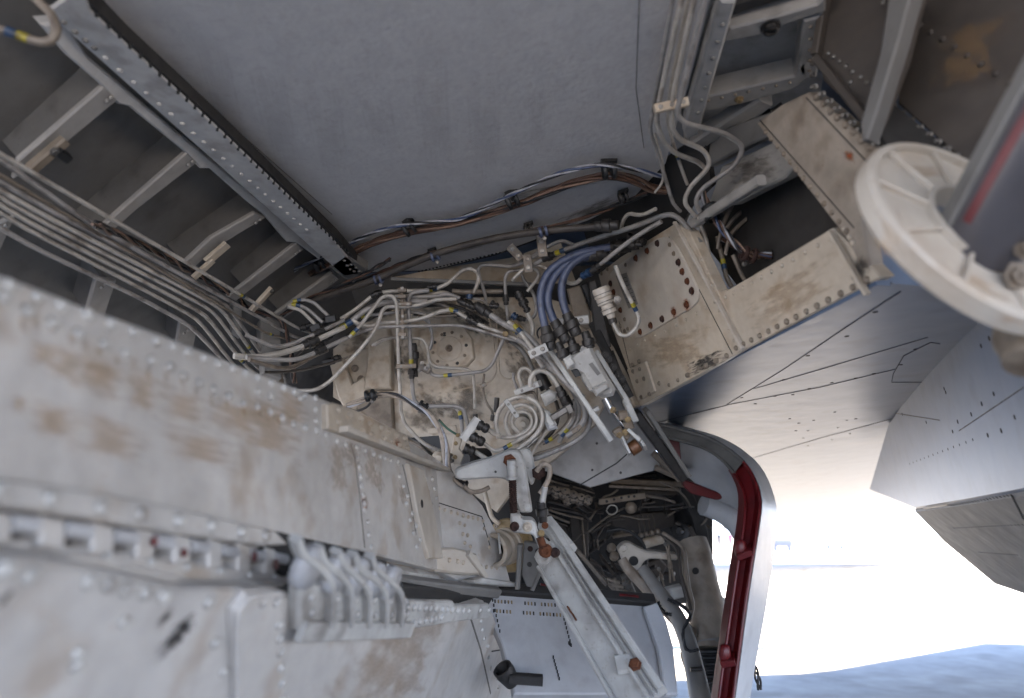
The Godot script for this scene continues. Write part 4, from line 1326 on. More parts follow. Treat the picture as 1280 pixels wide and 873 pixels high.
func build_tubes():
	# run of tubes along the outer side, from the left border to the corner
	zoom()
	var starts := [265, 246, 235, 224, 214, 203]
	var bends := [[203, 368], [213, 361], [222, 355], [230, 349], [238, 344], [247, 341]]
	var ends := [[[273, 441]], [[266, 428], [292, 445]], [[274, 421], [299, 440]], [[279, 415], [303, 434]], [[286, 410], [307, 429]], [[291, 403], [318, 428], [324, 440], [314, 448]]]
	var words := ["lowest tube of the run along the left side, nearest the side wall", "second tube from the bottom of the left run", "third tube from the bottom of the left run", "fourth tube from the bottom of the left run", "fifth tube from the bottom of the left run", "uppermost tube of the lower left run, hooked at its end"]
	for i in 6:
		var xy := [-60, starts[i] - 36, 0, starts[i], bends[i][0] - 60, bends[i][1] - 33, bends[i][0], bends[i][1]]
		for e in ends[i]: xy += e
		tube3(words[i], sl_path(xy, 0.10 + 0.006 * i, 0.16 + 0.004 * i), 4.4 if i % 2 else 5.0, mats.tube, [0.86 - 0.012 * i] if i else [0.93], [])
	zoom(0, 280, 2.909)
	var ups := [[[-120, -390, 300, -140, 540, 0, 885, 212, 985, 268, 1062, 284], "uppermost tube of the left run, crossing every rib", [0.62]], [[-160, -400, 200, -140, 445, 0, 862, 238, 965, 296, 1050, 298], "second tube from the top of the left run", []], [[-160, -340, 180, -130, 400, 0, 690, 175, 850, 275, 960, 305, 1050, 305], "third thin tube from the top of the left run", [0.8]]]
	for i in 3: tube3(ups[i][1], sl_path(ups[i][0], 0.12, 0.2), [4.6, 5.0, 3.8][i], mats.tube if i < 2 else mats.tube_dirty, ups[i][2])
	tube("arched tube leaving the upper left run, topmost of three", [1062, 284, 1100, 274, 1140, 284, 1195, 336], 2.28, 2.3, 5.5, mats.tube, [0.12])
	tube("arched tube leaving the upper left run, middle of three", [1045, 297, 1085, 294, 1122, 312, 1172, 358], 2.27, 2.3, 5.5, mats.tube, [0.2])
	tube("arched tube leaving the upper left run, lowest of three", [1045, 302, 1090, 312, 1110, 330, 1152, 372], 2.25, 2.3, 5.5, mats.tube, [])
	# from the saddle to the bulkhead
	tube("tube sagging from the saddle towards the bulkhead, upper one", [893, 404, 940, 425, 1000, 450, 1060, 438, 1160, 395, 1251, 350], 2.1, 2.32, 6, mats.tube, [], [0.72])
	tube("thick pale tube from the saddle to the bulkhead", [850, 480, 915, 486, 1010, 476, 1100, 446, 1160, 418, 1251, 376], 2.05, 2.3, 8.5, mats.tube, [], [0.66])
	tube("tube under the thick pale one, ending at a coupling", [895, 485, 1000, 494, 1075, 496, 1140, 472, 1260, 415], 2.02, 2.28, 6.5, mats.tube, [], [0.7])
	tube("lowest sagging tube beside the side wall top", [905, 495, 970, 515, 1040, 530, 1095, 508, 1140, 480, 1190, 460], 1.98, 2.25, 6, mats.tube_dirty)
	tube("thin dark tube low behind the sagging tubes", [960, 540, 1060, 540, 1170, 515, 1240, 495], 2.1, 2.3, 4, mats.tube_dark)
	# cross tubes in front of the bulkhead
	zoom(380, 280, 4.157)
	tube("tube with a high arch and a sleeve, top of the bulkhead fan", [190, 495, 260, 452, 370, 362, 440, 350, 560, 348, 650, 346, 720, 325, 760, 300, 820, 240, 870, 230, 908, 255, 908, 300, 880, 360], 2.38, 2.42, 6.4, mats.tube, [0.57], [0.25], "hydraulic_tube", "tube", 0.06)
	tube("thick tube across the bulkhead with bands at its left", [-20, 645, 120, 578, 240, 514, 275, 480, 330, 440, 420, 406, 560, 404, 640, 402], 2.3, 2.4, 9, mats.tube, [0.36], [0.22])
	tube("long thin tube right across the round cover's top", [-20, 705, 60, 674, 230, 588, 300, 560, 345, 545, 400, 536, 480, 533, 820, 527, 900, 550, 1040, 592, 1130, 615], 2.3, 2.36, 5.6, mats.tube, [0.2])
	tube("tube rising from the ledge and over the bulkhead fan", [-75, 870, 60, 866, 130, 825, 230, 720, 330, 610, 385, 520, 405, 450, 430, 430, 560, 430, 620, 415, 690, 392, 790, 390], 2.24, 2.36, 6, mats.tube, [], [], "hydraulic_tube", "tube", 0.06)
	tube("tube that climbs and turns down as the left upright", [235, 590, 290, 530, 360, 440, 395, 390, 430, 370, 462, 378, 480, 410, 484, 480, 490, 700, 500, 880, 505, 980, 512, 1000, 520, 1035, 610, 1140, 720, 1185], 2.26, 2.44, 5.8, mats.tube, [0.03], [], "hydraulic_tube", "tube", 0.05)
	tube("right upright tube crossing the fan, elbowed at the foot", [650, 346, 600, 350, 560, 358, 541, 385, 543, 440, 548, 560, 560, 800, 565, 880, 575, 925, 610, 950, 780, 945, 830, 960, 855, 1060, 862, 1110], 2.36, 2.42, 6.6, mats.tube, [0.43], [0.47])
	tube("straight tube of the fan under the arched one", [418, 378, 560, 379, 690, 375, 745, 362, 810, 388], 2.39, 2.4, 7.2, mats.tube)
	tube("tube of the fan that drops left of the round cover", [300, 482, 400, 467, 520, 458, 600, 460, 640, 482, 660, 540, 668, 605, 652, 655], 2.4, 2.44, 5.4, mats.tube, [0.03])
	tube("bright tube with a polished middle and bands, running to the tee", [250, 500, 300, 528, 350, 533, 400, 516, 530, 505, 600, 497, 710, 453, 770, 446, 800, 460, 850, 492, 900, 520, 960, 545, 1050, 572, 1130, 612], 2.34, 2.36, 6.4, mats.tube, [0.58], [0.7])
	tube("thin tube framing the round cover on its left and below", [365, 632, 430, 592, 520, 590, 615, 597, 640, 635, 652, 725, 685, 745, 850, 755, 880, 775, 887, 900, 888, 960], 2.42, 2.46, 5, mats.tube)
	tube("tube under the round cover rising to the tee", [650, 755, 662, 782, 700, 792, 800, 782, 940, 766, 978, 732, 1008, 660, 1045, 580], 2.42, 2.38, 5.8, mats.tube, [0.22], [])
	tube("thick tube from the fan down to the actuator bracket", [920, 440, 980, 480, 1050, 530, 1140, 560, 1195, 615, 1260, 690, 1330, 790, 1400, 860, 1450, 905], 2.34, 2.2, 9.5, mats.tube, [], [0.02])
	tube("tube with a flat top loop right of the fan", [945, 435, 945, 380, 920, 300, 903, 240, 920, 214, 990, 212, 1080, 224, 1140, 200, 1260, 140], 2.46, 2.3, 5.2, mats.tube)
	tube("upright tube left of the blue hoses", [1062, 505, 1048, 400, 1044, 280, 1062, 246, 1125, 240], 2.42, 2.38, 5.6, mats.tube, [], [0.35])
	tube("teardrop loop of tube left of the blue hoses", [1080, 296, 1150, 232, 1195, 226, 1224, 255, 1210, 290, 1160, 352], 2.36, 2.38, 5.6, mats.tube)
	tube("tube winding down behind the teardrop loop", [1128, 250, 1140, 290, 1182, 340, 1206, 400, 1206, 468, 1175, 502, 1115, 490], 2.42, 2.4, 5.4, mats.tube, [], [0.97])
	tube("short stub tube below the winding one", [1158, 465, 1190, 520, 1188, 580], 2.34, 2.34, 7.4, mats.tube)
	tube("stubby thick tube behind the arch", [770, 350, 830, 355, 1032, 350], 2.47, 2.47, 8, mats.tube_dirty)
	tube("lower thick tube joining the actuator bracket", [1060, 510, 1115, 545, 1150, 600, 1200, 660], 2.3, 2.25, 7, mats.tube, [0.3])
	tube("pale tube from the tee to the actuator bracket", [1110, 600, 1160, 630, 1200, 680, 1247, 745], 2.3, 2.22, 7.6, mats.tube)
	tube("dark slanting tube behind the fan, upper", [600, 430, 760, 420, 830, 440, 960, 520], 2.5, 2.46, 5, mats.tube_dark)
	tube("dark slanting tube behind the fan, lower", [570, 470, 700, 480, 830, 470, 930, 500], 2.5, 2.46, 5, mats.tube_dark, [], [0.6])
	tube("grey tube skirting the bulkhead's right shoulder", [905, 545, 1040, 590, 1120, 640, 1165, 700, 1190, 760], 2.46, 2.4, 7, mats.bay_grey)
	# finer lines behind and between, darker with grime
	zoom(480, 340, 7.94)
	tube("thick fan tube bent down into the dark unions, second from the top", [10, 245, 200, 240, 420, 238, 560, 208, 620, 212, 720, 262], 2.41, 2.43, 7.6, mats.tube)
	tube("fan tube rising to the right below the thick bent one", [265, 345, 370, 345, 450, 310, 560, 262, 660, 262], 2.39, 2.42, 6, mats.tube)
	tube("fan tube stub slanting down between the unions", [420, 290, 520, 305, 660, 365], 2.44, 2.45, 7, mats.tube_dirty)
	tube("shadowed fan tube under the polished one", [340, 440, 520, 450, 720, 430], 2.45, 2.46, 5, mats.tube_dirty)
	tube("short crooked line hanging at the fan's left of the round cover", [400, 470, 445, 510, 470, 600, 488, 690, 455, 770], 2.43, 2.46, 4.6, mats.tube)
	tube("short line from the blue nut into the dark", [890, 265, 960, 275, 1010, 310], 2.44, 2.45, 4.4, mats.tube)
	tube("grey line skirting the top right of the round cover", [790, 530, 900, 560, 1040, 600, 1160, 640, 1240, 700], 2.45, 2.42, 5.4, mats.tube_dirty)
	for q in [[730, 265, 830, 310, 9, "dark union at the end of the thick bent tube"], [790, 420, 900, 480, 9, "rusty brown union below the blue cap"], [880, 450, 990, 520, 10, "dark union at the start of the line to the tee"], [820, 300, 930, 350, 9, "dark union in the crowd under the arch"], [1060, 300, 1130, 350, 9, "dark cross fitting right of the unions"], [600, 600, 600, 640, 4, "small dark hole plug over the round cover"]]:
		var a := at(q[0], q[1], 2.42)
		var b := at(q[2], q[3], 2.42)
		var l := a.distance_to(b)
		var r: float = q[4] * 0.001
		var st := begin()
		lathe(st, a, b - a, [Vector2(0, 0), Vector2(r, 0), Vector2(r * 1.25, l * 0.1), Vector2(r * 1.25, l * 0.35), Vector2(r * 0.9, l * 0.4), Vector2(r * 0.9, l * 0.6), Vector2(r * 1.35, l * 0.64), Vector2(r * 1.35, l * 0.9), Vector2(r, l), Vector2(0, l)], 6)
		tag(obj("union_fitting", st, mats.fitting), q[5], "fitting")
	zoom(560, 340, 7.94)
	tube("slim bronze line curving beside the actuator bracket's tubes", [610, 490, 690, 515, 740, 560, 780, 640, 830, 740], 2.34, 2.28, 3.6, mats.tan)
	tube("slim line under the thick tube to the bracket", [660, 590, 720, 640, 780, 720, 850, 800], 2.33, 2.27, 5, mats.tube, [0.06])
	tube("black wire curling left of the hose sockets", [960, 540, 900, 560, 880, 610, 900, 660], 2.3, 2.28, 2.6, mats.wire_black, [], [], "thin_wire", "wire", 0.1)
	zoom(340, 330, 5.135)
	tube("slim line crossing the dark corner below the roof beam", [0, 520, 60, 540, 160, 510, 330, 435], 2.3, 2.36, 4.4, mats.tube_dirty)
	tube("thin steel line low in the dark corner", [190, 680, 320, 650, 440, 615, 560, 570], 2.34, 2.42, 3, mats.tube_dirty)
	tube("line curving up from the cheek bracket to the fan", [640, 525, 700, 480, 760, 470, 822, 470], 2.42, 2.42, 4.6, mats.tube)
	tube("short grey line under the arched tubes", [140, 610, 200, 560, 270, 480, 330, 440], 2.38, 2.4, 4.4, mats.tube_dark)
	tube("pale stub of tube between the bands of the fan", [520, 375, 590, 410, 660, 410, 700, 405], 2.37, 2.38, 5.6, mats.tube)
	bundle("dark strap of wires strung along under the roof beam's end", [60, 330, 200, 240, 360, 170, 480, 120, 640, 40, 760, -30], 2.5, 2.3, 5, 3, [mats.wire_brown, mats.wire_black, mats.wire_black], "wire_bundle", "wires", 3.0)
	for q in [[255, 420, 310, 400, 12, "black clamp block where the sagging tubes begin, lower"], [350, 360, 410, 350, 12, "black clamp block where the sagging tubes begin, upper"], [330, 635, 400, 625, 9, "black coupling on the thin steel line"], [300, 470, 350, 450, 11, "dark coupling with a pale edge on the thick tube"]]:
		var st := begin()
		bar(st, at(q[0], q[1], 2.3), at(q[2], q[3], 2.3), q[4] * 0.0022, q[4] * 0.002, -axis_view)
		tag(obj("clamp_block", st, mats.black), q[5], "clamp")
	# above the cream wall
	zoom(620, 260, 4.157)
	tube("long straight tube slanting across over the blue hoses", [195, 295, 325, 228, 500, 165, 700, 105, 850, 45, 905, 30, 955, 55, 1065, 185], 2.3, 1.92, 7.2, mats.tube, [0.17], [0.1])
	tube("bright tube slanting down across the hose ends", [500, 330, 560, 280, 650, 205, 740, 140, 860, 70], 2.1, 1.92, 6, mats.tube, [], [0.06])
	tube("crooked tube under the dark conduit", [-40, 296, 70, 306, 150, 275, 290, 190, 345, 167, 410, 195], 2.4, 2.28, 5.6, mats.tube)
	tube("hooked tube below the vertical tubes", [652, 105, 662, 60, 690, 28, 760, 42, 830, 5], 2.15, 1.95, 5.4, mats.tube)
	tube("short tube bent beside the teardrop loop", [90, 370, 150, 310, 215, 290, 275, 320], 2.3, 2.3, 5.4, mats.tube)
	tube("tube hooked under the sensor in front of the rusty cover", [620, 300, 650, 380, 690, 460, 722, 520, 748, 575, 730, 625, 682, 668, 640, 660, 608, 600], 1.98, 2.06, 5.6, mats.tube, [0.45], [])
	tube("white tube curling into a dark fitting at the hose ends", [360, 380, 390, 396, 420, 390, 440, 370], 2.25, 2.2, 6, mats.tube)
	tube("tube dropping into the opening beside its rail", [1055, 70, 1085, 140, 1110, 270, 1130, 380], 1.95, 1.92, 6.5, mats.tube, [0.82])
	tube("second tube dropping into the opening", [1150, 150, 1180, 280, 1200, 370, 1225, 410], 1.95, 1.9, 6, mats.tube_dirty, [0.55])
	# blue grey hoses
	for h in [[[275, 690, 240, 560, 225, 450, 262, 340, 340, 275, 450, 228, 610, 200, 690, 195], "outermost of the three blue grey hoses"], [[340, 650, 290, 570, 262, 470, 290, 370, 360, 290, 450, 260, 545, 242], "middle blue grey hose of the three"], [[398, 615, 352, 520, 335, 410, 370, 310, 450, 250, 620, 200, 660, 198], "innermost blue grey hose, nearest the cream wall"]]:
		var o = tube(h[1], h[0], 2.16, 2.2, 11.5, mats.hose, [], [0.015, 0.985], "flexible_hose", "hose", 0.2)
	# top right tubes along the roof edge
	zoom(800, 0, 2.667)
	var vs := [[[118, -50, 52, 320, 45, 365, 30, 430, 62, 520, 110, 680, 135, 705], 1.22, 1.85, 4.4, "leftmost vertical tube at the roof edge"], [[150, -50, 66, 330, 52, 395, 75, 470, 112, 510, 195, 540, 215, 560], 1.22, 1.75, 5.4, "second vertical tube, bent right under the clamp bar"], [[170, -50, 96, 320, 92, 420, 112, 480, 132, 545, 158, 615], 1.25, 1.8, 3.8, "third, thinnest vertical tube behind the others"], [[193, -50, 108, 325, 104, 425, 132, 466, 215, 500, 238, 550, 165, 625, 145, 675, 185, 722], 1.22, 1.85, 5.4, "fourth vertical tube with a rounded bend under the clamp bar"], [[226, -50, 134, 330, 120, 380, 150, 412, 290, 445, 348, 490, 320, 550, 205, 630, 183, 672, 200, 705], 1.22, 1.82, 5.4, "rightmost vertical tube with the widest bend"]]
	for v in vs: tube(v[4], v[0], v[1], v[2], v[3], mats.tube, [0.83] if v[3] < 4 else [], [], "hydraulic_tube", "tube", 0.09)
	tube("thin bright line behind the clamp bar", [45, 380, 48, 450, 80, 550, 76, 610, 50, 642], 1.72, 1.9, 3.2, mats.tube)
	saddle("slotted clamp bar across the vertical tubes", at(48, 364, 1.5), at(160, 340, 1.5), 0.02, 0.016, -axis_view, mats.cream, 3)
	# looped pipe in the top left corner
	zoom(0, 0, 2.909)
	tube("looped pipe hanging in the top left corner", [60, -60, 135, 0, 195, 60, 208, 120, 180, 155, 130, 152, 70, 130, 10, 108, -60, 90], 1.15, 1.1, 6.5, mats.tube_dirty, [0.8])

	# tubes and wires around the middle and right of the bulkhead
	zoom(580, 440, 4.365)
	tube("outermost ring of the coiled tube", [190, 470, 170, 400, 185, 320, 245, 258, 325, 240, 395, 270, 432, 335, 425, 410, 380, 470, 300, 530, 230, 575, 185, 600, 140, 595, 60, 545], 2.3, 2.26, 7.2, mats.tube, [0.8], [], "coiled_tube", "tube", 0.2)
	tube("middle ring of the coiled tube", [250, 460, 222, 400, 235, 330, 290, 288, 350, 290, 395, 335, 398, 400, 355, 450, 290, 485, 215, 530, 165, 545, 110, 500], 2.31, 2.28, 6.2, mats.tube, [0.8], [], "coiled_tube", "tube", 0.2)
	tube("innermost ring of the coiled tube", [300, 440, 258, 400, 265, 345, 315, 322, 362, 342, 376, 390, 350, 430, 285, 465, 205, 470, 165, 440, 130, 420], 2.32, 2.3, 6.2, mats.tube, [], [], "coiled_tube", "tube", 0.2)
	tube("outer thick tube bowing down beside the duct skin", [395, 20, 470, 90, 560, 140, 610, 215, 660, 300, 664, 370, 620, 420, 560, 462], 2.24, 2.28, 9, mats.tube, [], [], "hydraulic_tube", "tube", 0.1)
	tube("tube parallel to the actuator's left rail", [430, 0, 500, 75, 560, 130, 640, 250], 2.26, 2.22, 8, mats.tube)
	tube("arched tube over the white valve body", [362, 190, 362, 140, 395, 102, 450, 104, 495, 150, 540, 245], 2.28, 2.26, 8, mats.tube, [], [0.95], "hydraulic_tube", "tube", 0.1)
	tube("small arch behind the arched tube", [330, 215, 296, 130, 310, 92, 345, 88, 385, 130, 395, 260], 2.36, 2.34, 6.4, mats.tube)
	tube("narrow hairpin tube left of the coil strap", [270, 115, 268, 150, 300, 225, 330, 250], 2.38, 2.36, 5, mats.tube)
	tube("tube descending right of the valve body", [600, 262, 612, 330, 590, 392, 545, 440, 520, 495], 2.3, 2.34, 7, mats.tube, [0.75], [])
	tube("next tube descending right of the valve body", [570, 310, 580, 370, 540, 420, 480, 475, 430, 500], 2.32, 2.36, 6, mats.tube_dirty, [0.85], [])
	tube("longest tube curving under the valve body to the crank", [690, 330, 682, 430, 600, 498, 490, 545, 430, 570, 370, 590], 2.28, 2.32, 7.6, mats.tube, [], [], "hydraulic_tube", "tube", 0.1)
	tube("thin tube under the longest one", [560, 500, 480, 535, 390, 560, 340, 600], 2.34, 2.34, 5.4, mats.tube_dirty)
	tube("third fitting's tube of the manifold below the coil", [60, 545, 120, 580, 160, 600, 200, 596, 240, 575], 2.28, 2.27, 6.2, mats.tube)
	tube("thin line rising from the coil's left to the round cover", [150, 380, 160, 330, 120, 280, 100, 200, 110, 120], 2.42, 2.44, 4, mats.tube_dirty)
	tube("short line from the top fitting of the manifold block to the coil", [130, 425, 160, 450, 200, 455], 2.28, 2.3, 5.6, mats.tube)
	tube("line under the slanted bar above the coil", [285, 260, 330, 230, 380, 215, 400, 260, 410, 330], 2.34, 2.33, 5, mats.tube_dirty)
	tube("pair of lines beside the outer bowing tube, inner", [520, 130, 580, 190, 625, 280, 632, 350, 600, 420], 2.27, 2.31, 6, mats.tube)
	tube("pair of lines beside the outer bowing tube, innermost", [500, 160, 560, 230, 595, 300, 596, 350, 560, 410, 520, 450], 2.3, 2.33, 5.4, mats.tube)
	tube("dark line behind the white valve body", [440, 180, 500, 260, 520, 330, 500, 420, 440, 480], 2.4, 2.4, 6, mats.tube_dark)
	tube("thin line looped from the valve body to the crank", [450, 430, 420, 480, 390, 520, 370, 560, 350, 600], 2.33, 2.28, 4.4, mats.tube)
	tube("polished line lying along the coil's lower edge", [150, 640, 220, 612, 300, 560, 370, 500, 400, 470], 2.24, 2.26, 4.6, mats.steel)
	for q in [[90, 190, 120, 175, "small clip on the thin line by the round cover"], [345, 600, 380, 580, "small clip where the longest tube meets the crank"], [560, 180, 590, 165, "small clip on the bowing tubes, upper"], [590, 440, 640, 405, "small clip on the bowing tubes, lower"]]:
		saddle(q[4], at(q[0], q[1], 2.24), at(q[2], q[3], 2.24), 0.014, 0.01, -axis_view, mats.cream_dirty, 1)
	tube("vertical drain tube right of the slot tab", [690 - 873, 300, 760 - 873, 290, 822 - 873, 296, 850 - 873, 330, 862 - 873, 400, 866 - 873, 470], 2.42, 2.42, 6, mats.tube, [0.6])

func build_wiring():
	var brown := [mats.wire_brown, mats.wire_tan, mats.wire_brown, mats.wire_brown, mats.wire_tan, mats.wire_black, mats.wire_brown, mats.wire_tan]
	var pale := [mats.wire_white, mats.wire_blue, mats.wire_white, mats.wire_black]
	zoom(420, 0, 2.909)
	var cp := func(xy: Array, lift: float) -> PackedVector3Array: return face(CE, xy, lift)
	bundle3("twisted pale blue and white wires running over the brown bundle", cp.call([-420, 1080, -300, 1040, -140, 950, -50, 905, 40, 862, 130, 815, 260, 782, 430, 772, 500, 745, 640, 675, 720, 635, 830, 585, 970, 558, 1080, 580, 1190, 610], 0.03), 4.2, 3.2, pale, "twisted_wires", "wires", 9.0)
	bundle3("thick brown wire bundle sagging across the roof panel", cp.call([-430, 1100, -260, 1060, -120, 985, 0, 925, 110, 868, 240, 820, 430, 785, 560, 745, 700, 700, 860, 632, 990, 605, 1080, 620, 1140, 655, 1200, 662], 0.028), 10, 4.4, brown, "wire_bundle", "wires", 2.0)
	for q in [[265, 800, "left of three black double clamps on the brown bundle", 0.7], [640, 697, "middle black double clamp on the brown bundle", 0.5], [992, 585, "black double clamp on the brown bundle near the vertical tubes", 0.15], [-60, 935, "black double clamp where the brown bundle meets the roof beam", 0.6]]:
		var p := on(CE, q[0], q[1], 0.03)
		clamp_on(q[2], p, (axis_right + axis_up * q[3]).normalized(), CE.normal, 0.017, mats.black)
	zoom(280, 170, 2.286)
	bundle3("thin dark wires strung below the brown bundle", face(CE, [270, 430, 400, 392, 500, 345, 600, 308, 720, 290, 860, 250, 1000, 222, 1120, 172, 1210, 138], 0.03), 4.5, 3.2, [mats.wire_brown, mats.wire_black, mats.wire_black, mats.wire_brown], "wire_bundle", "wires", 4.0)
	tube("dark thick conduit curving under the roof edge", [260, 470, 430, 412, 520, 372, 620, 330, 780, 290, 920, 270, 1125, 255], 2.4, 2.02, 10.5, mats.tube_dark, [], [0.97], "conduit", "conduit", 0.3)
	for q in [[595, 318, "black clamp on the thin dark wires, left"], [870, 243, "rusty clamp on the thin dark wires, middle"], [1140, 150, "grimy clamp on the thin dark wires, right"]]:
		clamp_on(q[2], on(CE, q[0], q[1], 0.03), (axis_right + axis_up * 0.35).normalized(), CE.normal, 0.012, mats.black if q[0] < 700 else mats.fitting)
	for q in [[603, 344, 2.25, "bluish clamp on the dark conduit, middle"], [912, 274, 2.1, "bluish clamp on the dark conduit, under the long straight tube"], [440, 410, 2.32, "bluish clamp on the dark conduit by the roof beam"]]:
		clamp_on(q[3], at(q[0], q[1], q[2]), (axis_right + axis_up * 0.3).normalized(), -axis_view, 0.012, mats.hose, "conduit_clamp")
	# brackets standing at the hose side of the roof edge
	for q in [[815, 315, 850, 352, 2.3, "slotted steel bracket standing under the roof edge"], [865, 340, 872, 390, 2.28, "small upright clip beside the slotted steel bracket"], [905, 285, 912, 345, 2.2, "upright strap below the bluish conduit clamp"]]:
		saddle(q[5], at(q[0], q[1], q[4]), at(q[2], q[3], q[4]), 0.03, 0.012, -axis_view, mats.tube_dirty, 2, "bracket")
	# dark wires in the left corner
	zoom(0, 280, 2.909)
	bundle("dark brown wires dropping behind the corner post", [860, 255, 900, 320, 985, 330, 1030, 350, 1050, 430, 1065, 520, 1070, 580], 2.4, 2.3, 7, 3.2, [mats.wire_black, mats.wire_brown, mats.wire_black, mats.wire_tan], "wire_bundle", "wires", 3.0)
	bundle("wires crossing from the tube run into the corner", [350, 0, 560, 100, 690, 170, 800, 235, 870, 275], 1.5, 2.3, 8, 3.4, [mats.wire_brown, mats.wire_black, mats.wire_tan, mats.wire_black], "wire_bundle", "wires", 3.0)
	# loom across the ledge below the uprights
	zoom(380, 440, 4.365)
	bundle("pale wire loom arching from the ledge down to the crank", [235, 292, 290, 272, 345, 250, 430, 225, 520, 236, 600, 285, 680, 332, 735, 400, 772, 470, 785, 560, 788, 640, 820, 700, 870, 728], 2.3, 2.14, 6.5, 4.4, [mats.wrap, mats.wire_white, mats.wrap, mats.wire_white, mats.wire_black, mats.wrap], "wire_loom", "wires", 1.2)
	tube("wrapped cable of the loom ending beside the crank", [700, 350, 745, 430, 765, 560, 778, 680, 792, 765], 2.2, 2.16, 6.4, mats.wrap, [], [], "wrapped_cable", "cable", 0.3)
	tube("cable leaving the loom under the crank", [870, 728, 900, 765, 960, 765, 1010, 740], 2.16, 2.2, 6.4, mats.wrap, [], [], "wrapped_cable", "cable", 0.3)
	for q in [[360, 240, 0.014, "black grommet clamp at the start of the pale loom", "black", 0.2], [645, 300, 0.013, "steel faced clamp on the pale loom under the elbow", "black", -0.6], [785, 585, 0.013, "clamp with a steel face low on the pale loom", "steel", -4.0], [865, 728, 0.013, "black tape clamp at the foot of the pale loom", "black", -0.3]]:
		clamp_on(q[3], at(q[0], q[1], 2.24), (axis_right + axis_up * q[5]).normalized(), -axis_view, q[2], mats[q[4]])
	tube("thin green wire beside the pale loom", [735, 370, 780, 420, 830, 450], 2.24, 2.24, 3.4, mats.green_band, [], [], "thin_wire", "wire", 0.2)
	tube("black wire hanging under the pale loom's start", [230, 300, 280, 330, 350, 300, 380, 250], 2.32, 2.3, 4, mats.wire_black, [], [], "thin_wire", "wire", 0.2)
	# wires in the opening of the cream wall
	zoom(800, 0, 2.667)
	bundle("blue and brown wires entering the opening through a clamp", [205, 630, 225, 680, 250, 740, 300, 800, 360, 850, 440, 850], 1.86, 1.8, 8, 3.4, [mats.wire_white, mats.wire_brown, mats.wire_blue, mats.wire_brown, mats.wire_tan, mats.wire_black], "wire_bundle", "wires", 2.0)
	clamp_on("black clamp around the wires at the opening's corner", at(240, 710, 1.83), Vector3(0.3, -0.9, 0.1).normalized(), -axis_view, 0.018, mats.black)
	clamp_on("rusty band around the wires inside the opening", at(365, 850, 1.8), (axis_right + axis_up * -0.3).normalized(), -axis_view, 0.015, mats.rust_dark)
	for q in [[[480, 620, 455, 660, 390, 700, 300, 780, 285, 850], 1.9, "pale cable curving into the opening, upper"], [[440, 640, 380, 680, 320, 720, 290, 760], 1.92, "pale cable curving into the opening, shorter"], [[560, 800, 500, 750, 430, 760, 400, 820, 420, 880], 2.0, "black looped cable deep in the opening"], [[310, 850, 340, 920, 365, 960], 1.86, "short pale rod at the foot of the opening"], [[540, 700, 480, 760, 460, 830], 2.02, "dark cable hanging deep in the opening"], [[420, 830, 500, 850, 545, 800], 1.98, "brown cable across the opening"]]:
		tube(q[2], q[0], q[1], q[1], 5.4, mats.black if q[2].begins_with("black") else (mats.wire_brown if q[2].begins_with("brown") else mats.tube_dirty), [], [], "cable", "cable", 0.2)
	for q in [[[330, 640, 300, 700, 270, 760, 260, 830], 1.9, "pale cable hanging at the left edge of the opening", "tube_dirty"], [[520, 600, 500, 680, 520, 760, 500, 850], 2.02, "black cable hanging down the middle of the opening", "black"], [[470, 560, 520, 640, 580, 700, 600, 780], 2.05, "dark cable along the back of the opening", "wire_black"], [[350, 760, 420, 740, 500, 770, 560, 760], 2.0, "tan cable looped low in the opening", "wire_tan"], [[400, 900, 440, 860, 500, 840, 560, 850], 1.95, "brown cable at the foot of the opening", "wire_brown"], [[300, 650, 340, 620, 400, 610, 460, 600], 1.92, "pale tube under the angle of the opening", "tube_dirty"]]:
		tube(q[2], q[0], q[1], q[1] + 0.03, 5.0, mats[q[3]], [], [], "cable", "cable", 0.2)
	bundle("bundle of dark wires crossing low in the opening", [270, 800, 340, 830, 420, 850, 500, 840, 580, 800], 1.92, 2.0, 6, 3, [mats.wire_brown, mats.wire_black, mats.wire_white, mats.wire_brown], "wire_bundle", "wires", 2.0)
	for q in [[385, 578, "dark round connector above the opening, left"], [440, 562, "dark round connector above the opening, right"]]:
		var st := begin()
		lathe(st, at(q[0], q[1], 1.8), Vector3(-0.1, -0.9, 0.4), [Vector2(0, -0.02), Vector2(0.02, -0.02), Vector2(0.022, -0.006), Vector2(0.018, -0.004), Vector2(0.018, 0.02), Vector2(0.021, 0.022), Vector2(0.021, 0.03), Vector2(0.012, 0.04), Vector2(0, 0.04)], 14)
		var o := thing("connector", q[2], "connector", at(q[0], q[1], 1.8))
		obj("shell", st, mats.hose if q[0] > 400 else mats.fitting, o)
		st = begin()
		for k in 5: rod(st, at(q[0] - 12 + k * 6, q[1] + 15, 1.8), at(q[0] - 18 + k * 9, q[1] + 85, 1.84), 0.002, 5)
		obj("wires", st, mats.wire_tan, o)
	var br := thing("black_plug", "black plug lying across the dirty rail at the top of the opening", "plug", at(430, 375, 1.7))
	var st2 := begin()
	rod(st2, at(395, 405, 1.72), at(440, 372, 1.7), 0.011, 10)
	rod(st2, at(440, 372, 1.7), at(475, 348, 1.69), 0.007, 8)
	obj("body", st2, mats.black, br)
	zoom()

func turned(called: String, label: String, category: String, p: Vector3, axis: Vector3, prof: Array, m: Material, segs := 16):
	var st := begin()
	lathe(st, p, axis, prof, segs)
	return tag(obj(called, st, m), label, category)

